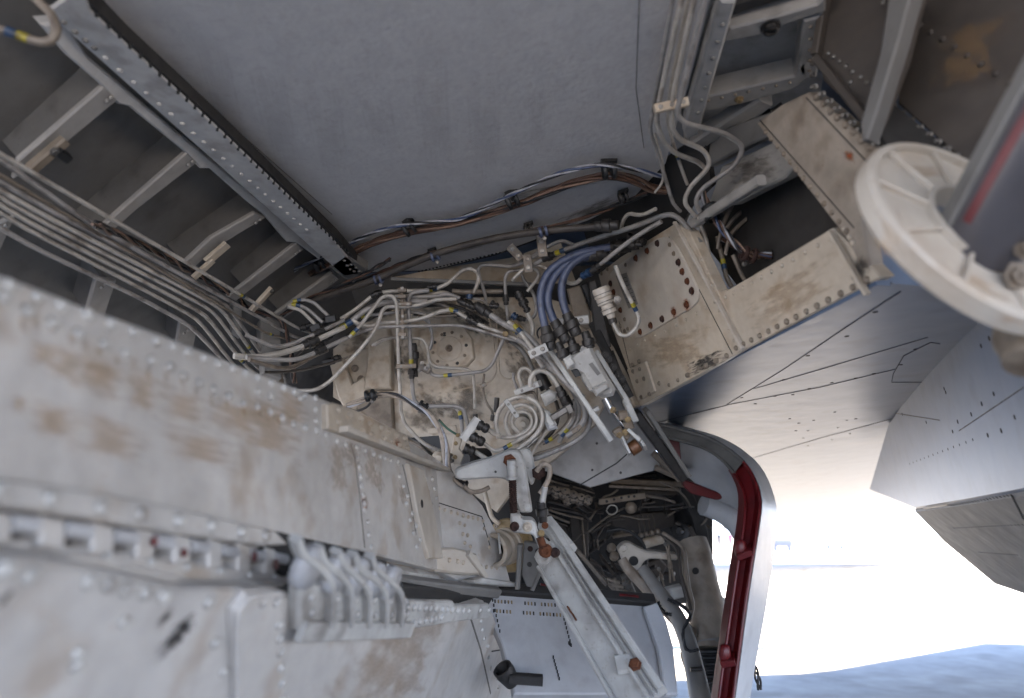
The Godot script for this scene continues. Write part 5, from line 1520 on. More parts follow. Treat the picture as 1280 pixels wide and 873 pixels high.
func build_machinery():
	# manifold strap with its clamp heads
	zoom(380, 280, 4.157)
	var o := thing("manifold_strap", "upright slotted strap that ties the fan of tubes together", "bracket", at(512, 460, 2.33))
	var st := begin()
	bar(st, at(508, 328, 2.34), at(514, 600, 2.35), 0.012, 0.016, -axis_view)
	obj("strap", st, mats.cream_dirty, o)
	for q in [[485, 418, 552, 416], [497, 345, 524, 345], [500, 575, 526, 575], [497, 378, 522, 378]]:
		st = begin()
		bar(st, at(q[0] - 8, q[1], 2.325), at(q[2] + 8, q[3], 2.325), 0.014, 0.02, -axis_view)
		obj("clamp_head", st, mats.cream_dirty, o)
	for q in [[510, 335], [495, 418], [540, 418], [512, 480], [513, 540], [513, 590]]: fastener(o, at(q[0], q[1], 2.315), -axis_view, 0.005, mats.steel, "bolt", "screw")
	saddle("pale clip joining the two uprights below the strap", at(480, 741, 2.33), at(582, 738, 2.34), 0.016, 0.02, -axis_view, mats.cream_dirty, 2)
	saddle("pale clip with two screws over the thick tubes at the actuator", at(1170, 682, 2.14), at(1262, 640, 2.14), 0.028, 0.014, -axis_view, mats.white, 2)
	# dark valve between the uprights
	var v := thing("shuttle_valve", "dark banded valve between the uprights left of the round cover", "valve", at(570, 700, 2.42))
	st = begin()
	lathe(st, at(565, 620, 2.42), at(580, 810, 2.42) - at(565, 620, 2.42), [Vector2(0, 0), Vector2(0.012, 0), Vector2(0.015, 0.01), Vector2(0.015, 0.03), Vector2(0.02, 0.032), Vector2(0.02, 0.055), Vector2(0.014, 0.058), Vector2(0.014, 0.09), Vector2(0.01, 0.095), Vector2(0.01, 0.12), Vector2(0, 0.12)], 12)
	obj("body", st, mats.fitting, v)
	st = begin()
	bar(st, at(600, 735, 2.4), at(655, 765, 2.4), 0.026, 0.026, -axis_view)
	obj("side_port", st, mats.tube_dirty, v)
	for q in [[612, 725], [632, 752], [600, 760], [645, 740]]: fastener(v, at(q[0], q[1], 2.385), -axis_view, 0.006, mats.steel, "nut", "nut")
	# couplings and black sleeves in the fan
	for q in [[800, 400, 900, 440, 9, "dark union on the fan's upper right slope"], [845, 480, 925, 520, 9, "dark union on the bright tube"], [860, 365, 860, 390, 10, "blue nut under the high arch"], [640, 330, 690, 325, 7, "dark union left of the arch's sleeve"], [1080, 470, 1105, 490, 11, "blue capped union by the winding tube"], [1140, 410, 1165, 460, 10, "dark union over the stub tube"], [1110, 350, 1150, 430, 14, "black hydraulic union in the shadow behind the loops"], [900, 420, 960, 470, 8, "black union under the arch's foot"], [50, 540, 130, 500, 12, "black union left of the fan, upper"], [-20, 545, 60, 520, 10, "black union at the left edge of the fan"], [60, 655, 100, 620, 12, "pale edged union on the thick tube"], [110, 720, 190, 690, 9, "black union on the thin dark tube"], [960, 425, 1010, 430, 8, "dark union between arch and loop"]]:
		var c := thing("union_fitting", q[5], "fitting", at(q[0], q[1], 2.38))
		var a := at(q[0], q[1], 2.38)
		var b := at(q[2], q[3], 2.38)
		var l := a.distance_to(b)
		var r: float = q[4] * 0.001
		st = begin()
		lathe(st, a, b - a, [Vector2(0, 0), Vector2(r * 0.9, 0), Vector2(r * 0.9, l * 0.12), Vector2(r * 1.3, l * 0.14), Vector2(r * 1.3, l * 0.4), Vector2(r, l * 0.43), Vector2(r, l * 0.6), Vector2(r * 1.3, l * 0.63), Vector2(r * 1.3, l * 0.88), Vector2(r * 0.9, l * 0.9), Vector2(r * 0.9, l), Vector2(0, l)], 8)
		obj("body", st, mats.blue_band if "blue" in q[5] else mats.fitting, c)
	turned("tee_fitting", "small rusty tee where two tubes meet right of the round cover", "fitting", at(1047, 572, 2.35), -axis_view, [Vector2(0, 0.012), Vector2(0.01, 0.01), Vector2(0.012, -0.01), Vector2(0, -0.012)], mats.tan, 8)
	# sensor beside the rusty cover
	zoom(620, 260, 4.157)
	var s := thing("pressure_sensor", "pale stepped cylinder fixed left of the rusty cover", "sensor", at(570, 480, 2.1))
	st = begin()
	lathe(st, at(540, 415, 2.1), at(605, 580, 2.1) - at(540, 415, 2.1), [Vector2(0, 0), Vector2(0.024, 0), Vector2(0.028, 0.006), Vector2(0.028, 0.03), Vector2(0.024, 0.032), Vector2(0.026, 0.036), Vector2(0.026, 0.052), Vector2(0.019, 0.055), Vector2(0.019, 0.066), Vector2(0.022, 0.068), Vector2(0.022, 0.084), Vector2(0.014, 0.086), Vector2(0.012, 0.1), Vector2(0, 0.1)], 18)
	obj("body", st, mats.cream_clean, s)
	for k in 3:
		st = begin()
		var c0 := at(540, 415, 2.1).lerp(at(605, 580, 2.1), 0.18 + 0.24 * k)
		lathe(st, c0, at(605, 580, 2.1) - at(540, 415, 2.1), [Vector2(0.02, 0), Vector2(0.0285 - 0.002 * k, 0), Vector2(0.0285 - 0.002 * k, 0.003), Vector2(0.02, 0.003)], 18)
		obj("band", st, mats.steel, s)
	fastener(s, at(632, 478, 2.06), -axis_view, 0.009, mats.steel, "nut", "nut")
	turned("sensor_stopper", "dark cap on the end of the sensor", "cap", at(603, 575, 2.09), at(605, 590, 2.09) - at(600, 570, 2.09), [Vector2(0, 0), Vector2(0.013, 0), Vector2(0.013, 0.014), Vector2(0.009, 0.02), Vector2(0, 0.02)], mats.fitting, 10)
	# connectors at the hose heads, right ends
	for q in [[620, 198, 760, 190, 9, "dark hose end fitting above the cream wall, upper"], [560, 245, 640, 235, 9, "dark hose end fitting above the cream wall, lower"], [690, 150, 775, 180, 11, "dirty fitting on the cream wall's top edge"], [450, 355, 505, 325, 10, "dark blue elbow at the foot of the bright tube"]]:
		var a := at(q[0], q[1], 2.16)
		var b := at(q[2], q[3], 2.12)
		var l := a.distance_to(b)
		var r: float = q[4] * 0.001
		st = begin()
		lathe(st, a, b - a, [Vector2(0, 0), Vector2(r * 1.2, 0), Vector2(r * 1.2, l * 0.3), Vector2(r * 0.8, l * 0.32), Vector2(r * 0.8, l * 0.5), Vector2(r * 1.4, l * 0.52), Vector2(r * 1.4, l * 0.75), Vector2(r, l * 0.78), Vector2(r, l), Vector2(0, l)], 8)
		tag(obj("hose_fitting", st, mats.fitting if q[0] != 450 else mats.blue_band), q[5], "fitting")
	# dark structure between hoses and wall
	for q in [[[370, 420, 440, 400, 490, 540, 500, 620, 470, 635, 410, 590], 2.42, "dim pale frame seen between the hoses", "cream_dirty"], [[480, 380, 520, 370, 600, 720, 560, 750, 520, 700], 2.36, "dark lever behind the hoses", "fitting"], [[440, 400, 475, 385, 540, 560, 520, 580], 2.4, "black link behind the hoses", "black"]]:
		var pl := Plane(-axis_view, at(q[0][0], q[0][1], q[1]))
		st = begin()
		plate(st, face(pl, q[0]), pl.normal, 0.025, 0.004)
		tag(obj("hidden_link", st, mats[q[3]]), q[2], "link")
	saddle("white clip plate across the hoses' lower ends", at(320, 600, 2.2), at(480, 580, 2.2), 0.03, 0.02, -axis_view, mats.white, 2)
	# the actuator
	zoom(580, 440, 4.365)
	var ac := thing("door_actuator", "white hydraulic actuator with three hose sockets and a piston rod", "actuator", at(690, 140, 2.18))
	var ap := Plane(-axis_view, at(690, 140, 2.14))
	st = begin()
	plate(st, face(ap, [538, 40, 590, 10, 640, -25, 690, -60, 712, 0, 760, 90, 832, 205, 820, 240, 760, 255, 730, 235, 690, 215, 640, 130, 590, 100]), ap.normal, 0.09, 0.012)
	obj("body", st, mats.white, ac)
	st = begin()
	plate(st, face(ap, [695, 200, 775, 160, 792, 195, 720, 242], 0.03), ap.normal, 0.04, 0.006)
	obj("side_block", st, mats.white, ac)
	st = begin()
	plate(st, face(ap, [540, 40, 580, 15, 608, 65, 565, 95], 0.025), ap.normal, 0.03, 0.006)
	obj("end_block", st, mats.white, ac)
	st = begin()
	plate(st, face(ap, [680, 68, 700, 58, 746, 118, 728, 130], 0.002), ap.normal, 0.003, 0.0006)
	obj("data_plate", st, mats.bay_grey, ac)
	for q in [[490, -20, 555, 30], [560, -45, 610, 0], [640, -80, 690, -30]]:
		st = begin()
		var a := at(q[0] + 20, q[1] - 30, 2.16)
		var b := at(q[2], q[3] + 10, 2.15)
		var l := a.distance_to(b)
		lathe(st, a, b - a, [Vector2(0, 0), Vector2(0.012, 0), Vector2(0.014, l * 0.2), Vector2(0.014, l * 0.45), Vector2(0.02, l * 0.48), Vector2(0.02, l * 0.85), Vector2(0.016, l * 0.88), Vector2(0.016, l), Vector2(0, l)], 8)
		obj("socket", st, mats.fitting, ac)
	st = begin()
	rod(st, at(770, 255, 2.16), at(812, 330, 2.15), 0.013, 14)
	rod(st, at(812, 330, 2.15), at(900, 440, 2.14), 0.0085, 12)
	obj("piston_rod", st, mats.steel_bright, ac)
	st = begin()
	plate(st, face(ap, [585, 100, 620, 90, 640, 130, 610, 140]), ap.normal, 0.02, 0.002)
	obj("dark_window", st, mats.black, ac)
	for q in [[845, 350, 890, 345], [830, 420, 850, 450], [890, 380, 905, 420], [860, 440, 900, 460]]:
		st = begin()
		bar(st, at(q[0], q[1], 2.13), at(q[2], q[3], 2.13), 0.03, 0.03, -axis_view)
		obj("clevis", st, mats.cream_dirty, ac)
	for q in [[880, 440], [815, 318], [895, 370], [850, 455]]: fastener(ac, at(q[0], q[1], 2.1), -axis_view, 0.008, mats.tan, "nut", "nut")
	# rails either side
	var lr := thing("actuator_rail", "long white rail left of the actuator with a flared foot", "rail", at(640, 250, 2.22))
	st = begin()
	bar(st, at(468, -10, 2.24), at(690, 320, 2.2), 0.017, 0.04, -axis_view)
	bar(st, at(690, 320, 2.2), at(805, 485, 2.18), 0.021, 0.03, -axis_view)
	bar(st, at(692, 325, 2.2), at(735, 305, 2.2), 0.014, 0.03, -axis_view)
	obj("rail", st, mats.white, lr)
	var rr := thing("actuator_rail", "white rail right of the actuator against the dark gap", "rail", at(800, 130, 2.22))
	st = begin()
	bar(st, at(720, 0, 2.26), at(885, 262, 2.22), 0.017, 0.04, -axis_view)
	bar(st, at(880, 262, 2.2), at(935, 385, 2.18), 0.022, 0.04, -axis_view)
	obj("rail", st, mats.white, rr)
	var dk := thing("dark_gap_links", "dark links in the slot between the white rail and the cream wall", "links", at(850, 150, 2.36))
	st = begin()
	for q in [[760, -40, 905, 250, 0.03], [800, 0, 870, 180, 0.02], [700, -160, 790, 30, 0.03]]: bar(st, at(q[0], q[1], 2.38), at(q[2], q[3], 2.34), q[4], 0.02, -axis_view)
	obj("link", st, mats.bay_dark, dk)
	for q in [[790, 40], [815, 85], [845, 130], [860, 150], [880, 200], [770, 20]]: fastener(dk, at(q[0], q[1], 2.33), -axis_view, 0.011, mats.fitting, "nut", "nut")
	# amber roller and its cheeks
	var ro := thing("end_roller", "amber roller between two cheeks at the actuator's end", "roller", at(930, 520, 2.12))
	st = begin()
	lathe(st, at(905, 540, 2.12), at(960, 500, 2.12) - at(905, 540, 2.12), [Vector2(0, 0), Vector2(0.02, 0), Vector2(0.022, 0.004), Vector2(0.022, 0.03), Vector2(0.02, 0.034), Vector2(0, 0.034)], 18)
	obj("drum", st, mats.amber, ro)
	for q in [[862, 470, 905, 562, 0.008], [950, 470, 990, 525, 0.01], [900, 430, 965, 490, 0.012]]:
		st = begin()
		bar(st, at(q[0], q[1], 2.12), at(q[2], q[3], 2.1), q[4], 0.05, -axis_view)
		obj("cheek", st, mats.white, ro)
	# valve body left of the rails
	var vb := thing("valve_body", "white two piece valve body right of the coil", "valve", at(460, 270, 2.3))
	var vp := Plane(-axis_view, at(460, 270, 2.28))
	for q in [[[418, 235, 470, 208, 510, 225, 512, 260, 445, 300], "upper_half", "white", 0.05], [[430, 310, 470, 330, 510, 400, 470, 420, 440, 385], "lower_half", "white", 0.05], [[440, 390, 500, 395, 515, 420, 460, 435], "foot", "door_blue", 0.03]]:
		st = begin()
		plate(st, face(vp, q[0]), vp.normal, q[3], 0.008)
		obj(q[1], st, mats[q[2]], vb)
	st = begin()
	bar(st, at(480, 360, 2.27), at(580, 300, 2.27), 0.022, 0.024, -axis_view)
	bar(st, at(565, 290, 2.27), at(585, 330, 2.27), 0.024, 0.03, -axis_view)
	obj("elbow", st, mats.steel, vb)
	st = begin()
	rod(st, at(545, 245, 2.3), at(570, 300, 2.3), 0.018, 12)
	obj("dark_union", st, mats.fitting, vb)
	st = begin()
	rod(st, at(400, 110, 2.36), at(450, 200, 2.36), 0.022, 12)
	obj("dark_union", st, mats.fitting, vb)
	saddle("white strap over the rings of the coiled tube", at(226, 262, 2.25), at(292, 355, 2.26), 0.016, 0.012, -axis_view, mats.white, 2)
	saddle("white slanted bar above the coil, by the small arch", at(285, 222, 2.32), at(415, 172, 2.28), 0.02, 0.03, -axis_view, mats.white, 2)
	turned("coil_boss", "round yellowed boss in the middle of the coil", "boss", at(318, 392, 2.42), -axis_view, [Vector2(0, 0.03), Vector2(0.011, 0.03), Vector2(0.013, 0.026), Vector2(0.016, 0.024), Vector2(0.016, 0.02), Vector2(0.027, 0.018), Vector2(0.03, 0.0), Vector2(0.03, -0.05), Vector2(0, -0.05)], mats.cream_clean, 22)
	# manifold block with three fittings
	var mb := thing("manifold_block", "slanted white block with three dark fittings below the coil", "manifold", at(40, 430, 2.28))
	st = begin()
	bar(st, at(-5, 480, 2.26), at(78, 365, 2.27), 0.03, 0.06, -axis_view)
	obj("block", st, mats.white, mb)
	for q in [[75, 395, 135, 425], [35, 455, 110, 500], [0, 525, 60, 548]]:
		st = begin()
		var a := at(q[0], q[1], 2.25)
		var b := at(q[2], q[3], 2.25)
		var l := a.distance_to(b)
		lathe(st, a, b - a, [Vector2(0, 0), Vector2(0.018, 0), Vector2(0.018, l * 0.35), Vector2(0.014, l * 0.38), Vector2(0.014, l * 0.55), Vector2(0.017, l * 0.58), Vector2(0.017, l * 0.85), Vector2(0.011, l), Vector2(0, l)], 8)
		obj("fitting", st, mats.fitting, mb)
	for q in [[60, 340, 65, 390, "dark capped fitting on the foot of the thin framing tube"], [180, 250, 175, 330, "dark pin standing left of the coil"], [160, 345, 155, 375, "dark nut below the pin left of the coil"]]:
		st = begin()
		rod(st, at(q[0], q[1], 2.4), at(q[2], q[3], 2.4), 0.009, 8)
		tag(obj("dark_fitting", st, mats.fitting), q[4], "fitting")
	# dull canister behind the manifold
	turned("dull_canister", "dull round canister behind the crank arm", "canister", at(60, 585, 2.4), Vector3(-0.6, -0.1, 0.8), [Vector2(0, 0.05), Vector2(0.03, 0.05), Vector2(0.038, 0.04), Vector2(0.038, -0.05), Vector2(0, -0.05)], mats.bay_dark, 16)
	turned("round_boss", "pale round knob left of the loom's lower clamp", "knob", at(735 - 873, 580, 2.24), -axis_view, [Vector2(0, 0.02), Vector2(0.012, 0.018), Vector2(0.022, 0.006), Vector2(0.024, -0.01), Vector2(0, -0.02)], mats.cream, 14)
	# bracket by the loom
	var tb := thing("slotted_tab", "pale slotted tab standing above the crank arm", "tab", at(-40, 480, 2.26))
	var tp := Plane(-axis_view, at(-40, 480, 2.26))
	st = begin()
	plate(st, face(tp, [-60, 470, -45, 445, -25, 445, -10, 480, -25, 530, 0, 560, -20, 620, -60, 620, -70, 540]), tp.normal, 0.012, 0.003)
	obj("plate", st, mats.cream, tb)
	for q in [[-35, 455], [-45, 500], [-48, 575]]: fastener(tb, at(q[0], q[1], 2.258), -axis_view, 0.006, mats.tan, "bolt", "bolt")

	# bell crank
	var bc := thing("bell_crank", "white bell crank whose arm points left above the rusty spring", "crank", at(300, 650, 2.12))
	var bp := Plane(-axis_view, at(250, 600, 2.06))
	st = begin()
	plate(st, rounded(face(bp, [-52, 655, -40, 640, 60, 605, 160, 580, 225, 550, 265, 535, 305, 545, 330, 600, 352, 720, 376, 880, 300, 880, 262, 760, 240, 705, 190, 690, 100, 695, -20, 702, -50, 690]), 0.012), bp.normal, 0.05, 0.006)
	obj("arm", st, mats.white, bc)
	st = begin()
	plate(st, rounded(face(bp, [290, 560, 360, 540, 388, 610, 395, 720, 372, 760, 340, 700], -0.06), 0.02), bp.normal, 0.04, 0.006)
	obj("rear_cheek", st, mats.white, bc)
	fastener(bc, at(248, 593, 2.05), -axis_view, 0.014, mats.rust, "nut", "pivot_bolt")
	fastener(bc, at(408, 660, 2.1), -axis_view, 0.018, mats.rust_dark, "nut", "pivot_bolt")
	fastener(bc, at(172, 655, 2.058), -axis_view, 0.004, mats.fitting, "flush", "hole")
	var sp := thing("rusty_spring", "dark rusty coil spring on a white rod beside the crank", "spring", at(268, 760, 2.02))
	st = begin()
	var a0 := at(264, 690, 2.02)
	var b0 := at(272, 905, 2.02)
	var coil := PackedVector3Array()
	var ax := flat_axes((b0 - a0).normalized())
	for i in 241:
		var f := i / 240.0
		coil.append(a0.lerp(b0, f) + (ax[0] * cos(f * TAU * 20) + ax[1] * sin(f * TAU * 20)) * 0.0095)
	sweep(st, coil, 0.0028, 5)
	obj("coil", st, mats.rust_dark, sp)
	st = begin()
	rod(st, at(262, 610, 2.02), at(274, 950, 2.02), 0.0075, 12)
	obj("rod", st, mats.rust_dark, sp)
	st = begin()
	lathe(st, at(260, 610, 2.02), b0 - a0, [Vector2(0, -0.01), Vector2(0.014, -0.01), Vector2(0.014, 0.035), Vector2(0.017, 0.038), Vector2(0.017, 0.046), Vector2(0, 0.046)], 14)
	obj("upper_collar", st, mats.white, sp)
	# lower fork of the crank
	zoom(580, 600, 3.358)
	var lf := thing("crank_fork", "white fork with rusty pins under the spring", "fork", at(260, 210, 2.04))
	var fp := Plane(-axis_view, at(260, 210, 2.0))
	st = begin()
	plate(st, rounded(face(fp, [195, 145, 232, 142, 240, 170, 290, 172, 308, 200, 312, 235, 345, 265, 372, 290, 360, 322, 330, 322, 305, 270, 290, 232, 205, 225, 194, 190]), 0.01), fp.normal, 0.05, 0.006)
	obj("fork", st, mats.white, lf)
	for q in [[212, 196, 0.012, "rust_dark"], [266, 198, 0.013, "cream"], [342, 298, 0.017, "rust"], [382, 306, 0.013, "rust_dark"], [324, 225, 0.009, "tan"], [340, 192, 0.008, "rust"]]:
		fastener(lf, at(q[0], q[1], 1.995), -axis_view, q[2], mats[q[3]], "bolt", "pin")
	var rustp := begin()
	rod(rustp, at(318, 240, 2.0), at(335, 290, 2.0), 0.012, 10)
	obj("rusty_link", rustp, mats.rust, lf)
	# slim link along the crank
	tube("slim white rod right of the crank, with a collar", [340, 30, 330, 80, 325, 130, 340, 200], 2.06, 2.06, 9, mats.white, [], [0.62], "control_rod", "rod", 0.05)
	tube("wrapped grey cable curling over the crank", [305, -35, 330, -70, 360, -60, 362, -20, 340, 30, 318, 60], 2.08, 2.06, 7, mats.wrap, [], [], "wrapped_cable", "cable", 0.1)
	# gear strut: a white channel
	var gs := thing("gear_brace", "white channel shaped brace slanting down to the bottom edge", "strut", at(560, 560, 1.95))
	var sA := at(352, 290, 2.12)
	var sB := at(760, 950, 1.72)
	var along_s := (sB - sA).normalized()
	var facing := (-axis_view - along_s * along_s.dot(-axis_view)).normalized()
	facing = (facing + along_s.cross(facing) * -0.12).normalized()
	var across := along_s.cross(facing).normalized()
	if across.dot(axis_right) < 0.0: across = -across
	st = begin()
	bar(st, sA, sB, 0.098, 0.02, facing, 0.003, 0.112)
	obj("web", st, mats.white, gs)
	for q in [[-0.052, -0.06, 0.012, 0.045, 0.05], [0.052, 0.058, 0.02, 0.05, -0.04], [0.018, 0.018, 0.014, 0.034, 0.0], [0.036, 0.037, 0.008, 0.028, 0.0]]:
		st = begin()
		bar(st, sA + across * q[0] + facing * 0.012 + along_s * q[4], sB + across * q[1] + facing * 0.012, q[2], q[3], facing, 0.004)
		obj("flange", st, mats.white, gs)
	st = begin()
	lathe(st, sA + across * -0.02 + along_s * 0.02 - facing * 0.01, facing, [Vector2(0, 0.03), Vector2(0.024, 0.03), Vector2(0.03, 0.024), Vector2(0.03, -0.02), Vector2(0, -0.02)], 18)
	obj("rounded_end", st, mats.white, gs)
	st = begin()
	lathe(st, sA + across * 0.035 - along_s * 0.07 - facing * 0.01, facing, [Vector2(0, 0.03), Vector2(0.02, 0.03), Vector2(0.026, 0.024), Vector2(0.026, -0.02), Vector2(0, -0.02)], 18)
	obj("rounded_end", st, mats.white, gs)
	st = begin()
	bar(st, sA + across * 0.04 - along_s * 0.08, sA + across * 0.052 + along_s * 0.05, 0.05, 0.045, facing, 0.008)
	obj("lug", st, mats.white, gs)
	fastener(gs, at(718, 775, 1.74), facing, 0.014, mats.rust, "nut", "rusty_bolt")
	fastener(gs, sA + across * 0.035 - along_s * 0.07 + facing * 0.02, facing, 0.009, mats.rust_dark, "bolt", "pin")
	st = begin()
	bar(st, at(640, 780, 1.79) + facing * 0.004, at(705, 770, 1.79) + facing * 0.004, 0.05, 0.02, facing, 0.006)
	obj("gusset", st, mats.white, gs)
	for q in [[450, 555], [535, 690], [470, 585], [545, 700]]:
		st = begin()
		block(st, at(q[0], q[1], 1.93) + facing * 0.015, facing, along_s, 0.02, 0.005, 0.012)
		obj("rusty_chip", st, mats.rust, gs)
	# ring housing and its bracket, left of the fork
	var rg := thing("ring_housing", "round ribbed housing open at the front on a tan flange", "housing", at(150, 260, 2.3))
	var rn := (-axis_view * 0.85 - axis_right * 0.45 + axis_up * 0.1).normalized()
	st = begin()
	lathe(st, at(190, 275, 2.36), rn, [Vector2(0.05, -0.01), Vector2(0.088, -0.01), Vector2(0.092, 0.0), Vector2(0.088, 0.012), Vector2(0.055, 0.014)], 28)
	obj("flange", st, mats.tan, rg)
	st = begin()
	lathe(st, at(190, 275, 2.36), rn, [Vector2(0.062, 0.0), Vector2(0.062, 0.03), Vector2(0.056, 0.034), Vector2(0.056, 0.05), Vector2(0.06, 0.052), Vector2(0.06, 0.07), Vector2(0.052, 0.075), Vector2(0.052, 0.1), Vector2(0.056, 0.104), Vector2(0.056, 0.12), Vector2(0.046, 0.124), Vector2(0.04, 0.118), Vector2(0.04, 0.0), Vector2(0, 0.0)], 28)
	obj("barrel", st, mats.cream, rg)
	st = begin()
	rod(st, at(145, 225, 2.24), at(152, 310, 2.24), 0.004, 8)
	obj("centre_rod", st, mats.white, rg)
	st = begin()
	lathe(st, at(190, 275, 2.36) + rn * 0.02, rn, [Vector2(0, 0), Vector2(0.04, 0.0)], 20)
	obj("dark_bore", st, mats.black, rg)
	for k in 6:
		var an := TAU * k / 6.0
		var axr := flat_axes(rn)
		fastener(rg, at(190, 275, 2.36) + rn * 0.012 + (axr[0] * cos(an) + axr[1] * sin(an)) * 0.077, rn, 0.007, mats.cream_dirty, "bolt", "bolt")
	var gb := thing("gusset_bracket", "folded grey gusset bracket under the fork with three holes", "bracket", at(300, 320, 2.24))
	var gpn := Plane((-axis_view + axis_right * -0.25).normalized(), at(300, 320, 2.2))
	for q in [[[250, 262, 345, 268, 345, 320, 290, 455, 262, 450, 240, 400], 0.0, "web"], [[232, 262, 252, 262, 240, 450, 222, 450], 0.03, "leaf"], [[345, 310, 352, 330, 300, 458, 285, 452], 0.03, "leaf"]]:
		st = begin()
		plate(st, face(gpn, q[0], q[1]), gpn.normal, 0.02, 0.004)
		obj(q[2], st, mats.bay_grey, gb)
	for q in [[278, 290, "rust_dark"], [275, 355, "fitting"], [310, 300, "fitting"]]: fastener(gb, on(gpn, q[0], q[1], 0.001), gpn.normal, 0.009, mats[q[2]], "flush", "hole")
	tube("pale curved edge rail left of the ring housing", [85, 45, 105, 120, 120, 165, 150, 185], 2.4, 2.36, 7, mats.cream, [], [], "edge_rail", "rail", 0.1)
	zoom()

func build_cavity():
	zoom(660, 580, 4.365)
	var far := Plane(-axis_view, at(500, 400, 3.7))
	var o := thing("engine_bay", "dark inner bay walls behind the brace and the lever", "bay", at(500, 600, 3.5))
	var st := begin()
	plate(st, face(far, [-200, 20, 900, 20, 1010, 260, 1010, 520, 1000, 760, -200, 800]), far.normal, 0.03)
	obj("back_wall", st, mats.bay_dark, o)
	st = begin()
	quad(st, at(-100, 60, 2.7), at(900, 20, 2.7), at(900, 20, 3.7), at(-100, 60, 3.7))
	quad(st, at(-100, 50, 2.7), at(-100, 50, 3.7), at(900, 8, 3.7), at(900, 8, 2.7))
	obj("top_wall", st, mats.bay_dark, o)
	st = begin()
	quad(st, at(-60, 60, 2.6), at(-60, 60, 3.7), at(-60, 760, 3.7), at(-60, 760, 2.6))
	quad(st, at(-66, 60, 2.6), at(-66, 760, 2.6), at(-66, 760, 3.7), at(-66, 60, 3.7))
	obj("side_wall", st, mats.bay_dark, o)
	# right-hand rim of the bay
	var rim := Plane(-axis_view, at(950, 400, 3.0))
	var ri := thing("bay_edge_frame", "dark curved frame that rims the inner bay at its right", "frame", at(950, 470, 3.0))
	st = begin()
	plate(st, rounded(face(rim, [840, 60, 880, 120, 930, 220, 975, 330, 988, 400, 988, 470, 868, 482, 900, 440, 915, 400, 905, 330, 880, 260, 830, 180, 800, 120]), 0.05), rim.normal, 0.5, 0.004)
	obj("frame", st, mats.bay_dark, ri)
	# structure at the top of the bay
	for q in [[450, 92, 850, 110, 3.0, 0.026, "cream_dirty", "cream rail along the top of the inner bay"], [440, 118, 830, 138, 2.95, 0.012, "tube_dirty", "thin rail below the cream one in the inner bay"], [560, 75, 700, 62, 3.1, 0.02, "bay_dark", "dark rail tucked under the duct skin"], [600, 150, 860, 160, 3.05, 0.02, "bay_brown", "brown rail deep in the inner bay"]]:
		st = begin()
		bar(st, at(q[0], q[1], q[4]), at(q[2], q[3], q[4]), q[5], 0.04, -axis_view)
		tag(obj("bay_rail", st, mats[q[6]]), q[7], "rail")
	var ps := thing("perforated_strip", "pale strip with oval holes across the inner bay", "strip", at(510, 190, 2.95))
	st = begin()
	bar(st, at(388, 208, 2.95), at(640, 172, 2.95), 0.026, 0.012, -axis_view)
	obj("strip", st, mats.cream_dirty, ps)
	for q in [[430, 205], [510, 186], [550, 180], [580, 178], [470, 195]]: fastener(ps, at(q[0], q[1], 2.943), -axis_view, 0.006, mats.black, "flush", "hole")
	# cluster of machinery on the upper left of the bay
	var cl := thing("pump_cluster", "grimy lobed pump body at the upper left of the inner bay", "pump", at(230, 160, 2.8))
	for q in [[110, 130, 0.026], [150, 145, 0.022], [195, 160, 0.028], [240, 180, 0.026], [285, 195, 0.024], [325, 200, 0.02], [215, 200, 0.02], [150, 170, 0.018]]:
		st = begin()
		lathe(st, at(q[0], q[1], 2.85), Vector3(0.2, 0.3, 0.9), [Vector2(0, q[2]), Vector2(q[2] * 0.5, q[2] * 0.9), Vector2(q[2] * 0.55, q[2] * 0.5), Vector2(q[2], q[2] * 0.45), Vector2(q[2] * 1.02, -q[2] * 0.4), Vector2(0, -q[2] * 0.5)], 14)
		obj("lobe", st, mats.tube_dirty, cl)
		for k in 4: fastener(cl, at(q[0] + 20 * cos(k * 1.57 + 0.5), q[1] + 20 * sin(k * 1.57 + 0.5), 2.84 - q[2] * 0.4), -axis_view, 0.0035, mats.fitting, "nut", "nut")
	var tl := [[100, 80, 160, 106, 260, 128, 330, 150, 362, 162], [95, 112, 180, 118, 300, 150, 350, 190], [105, 205, 200, 228, 270, 256, 345, 315], [100, 270, 160, 296, 225, 322], [100, 296, 150, 318, 215, 340], [120, 242, 240, 262, 320, 285], [110, 250, 180, 275, 300, 300], [620, 236, 720, 232, 845, 220], [780, 248, 850, 236, 905, 236], [330, 372, 380, 330, 430, 292, 525, 242], [345, 378, 400, 340, 450, 305, 530, 300], [375, 405, 420, 330, 445, 300, 500, 280], [385, 470, 376, 392, 400, 350, 450, 330], [360, 470, 350, 400, 330, 370], [640, 200, 700, 170, 760, 190, 800, 170], [650, 175, 740, 190, 800, 210], [270, 232, 330, 272, 385, 240], [300, 215, 360, 262, 410, 235], [340, 300, 375, 250, 370, 215], [130, 160, 260, 210, 320, 260, 410, 270], [105, 60, 200, 95, 280, 100, 360, 150], [720, 100, 800, 130, 860, 180, 890, 240]]
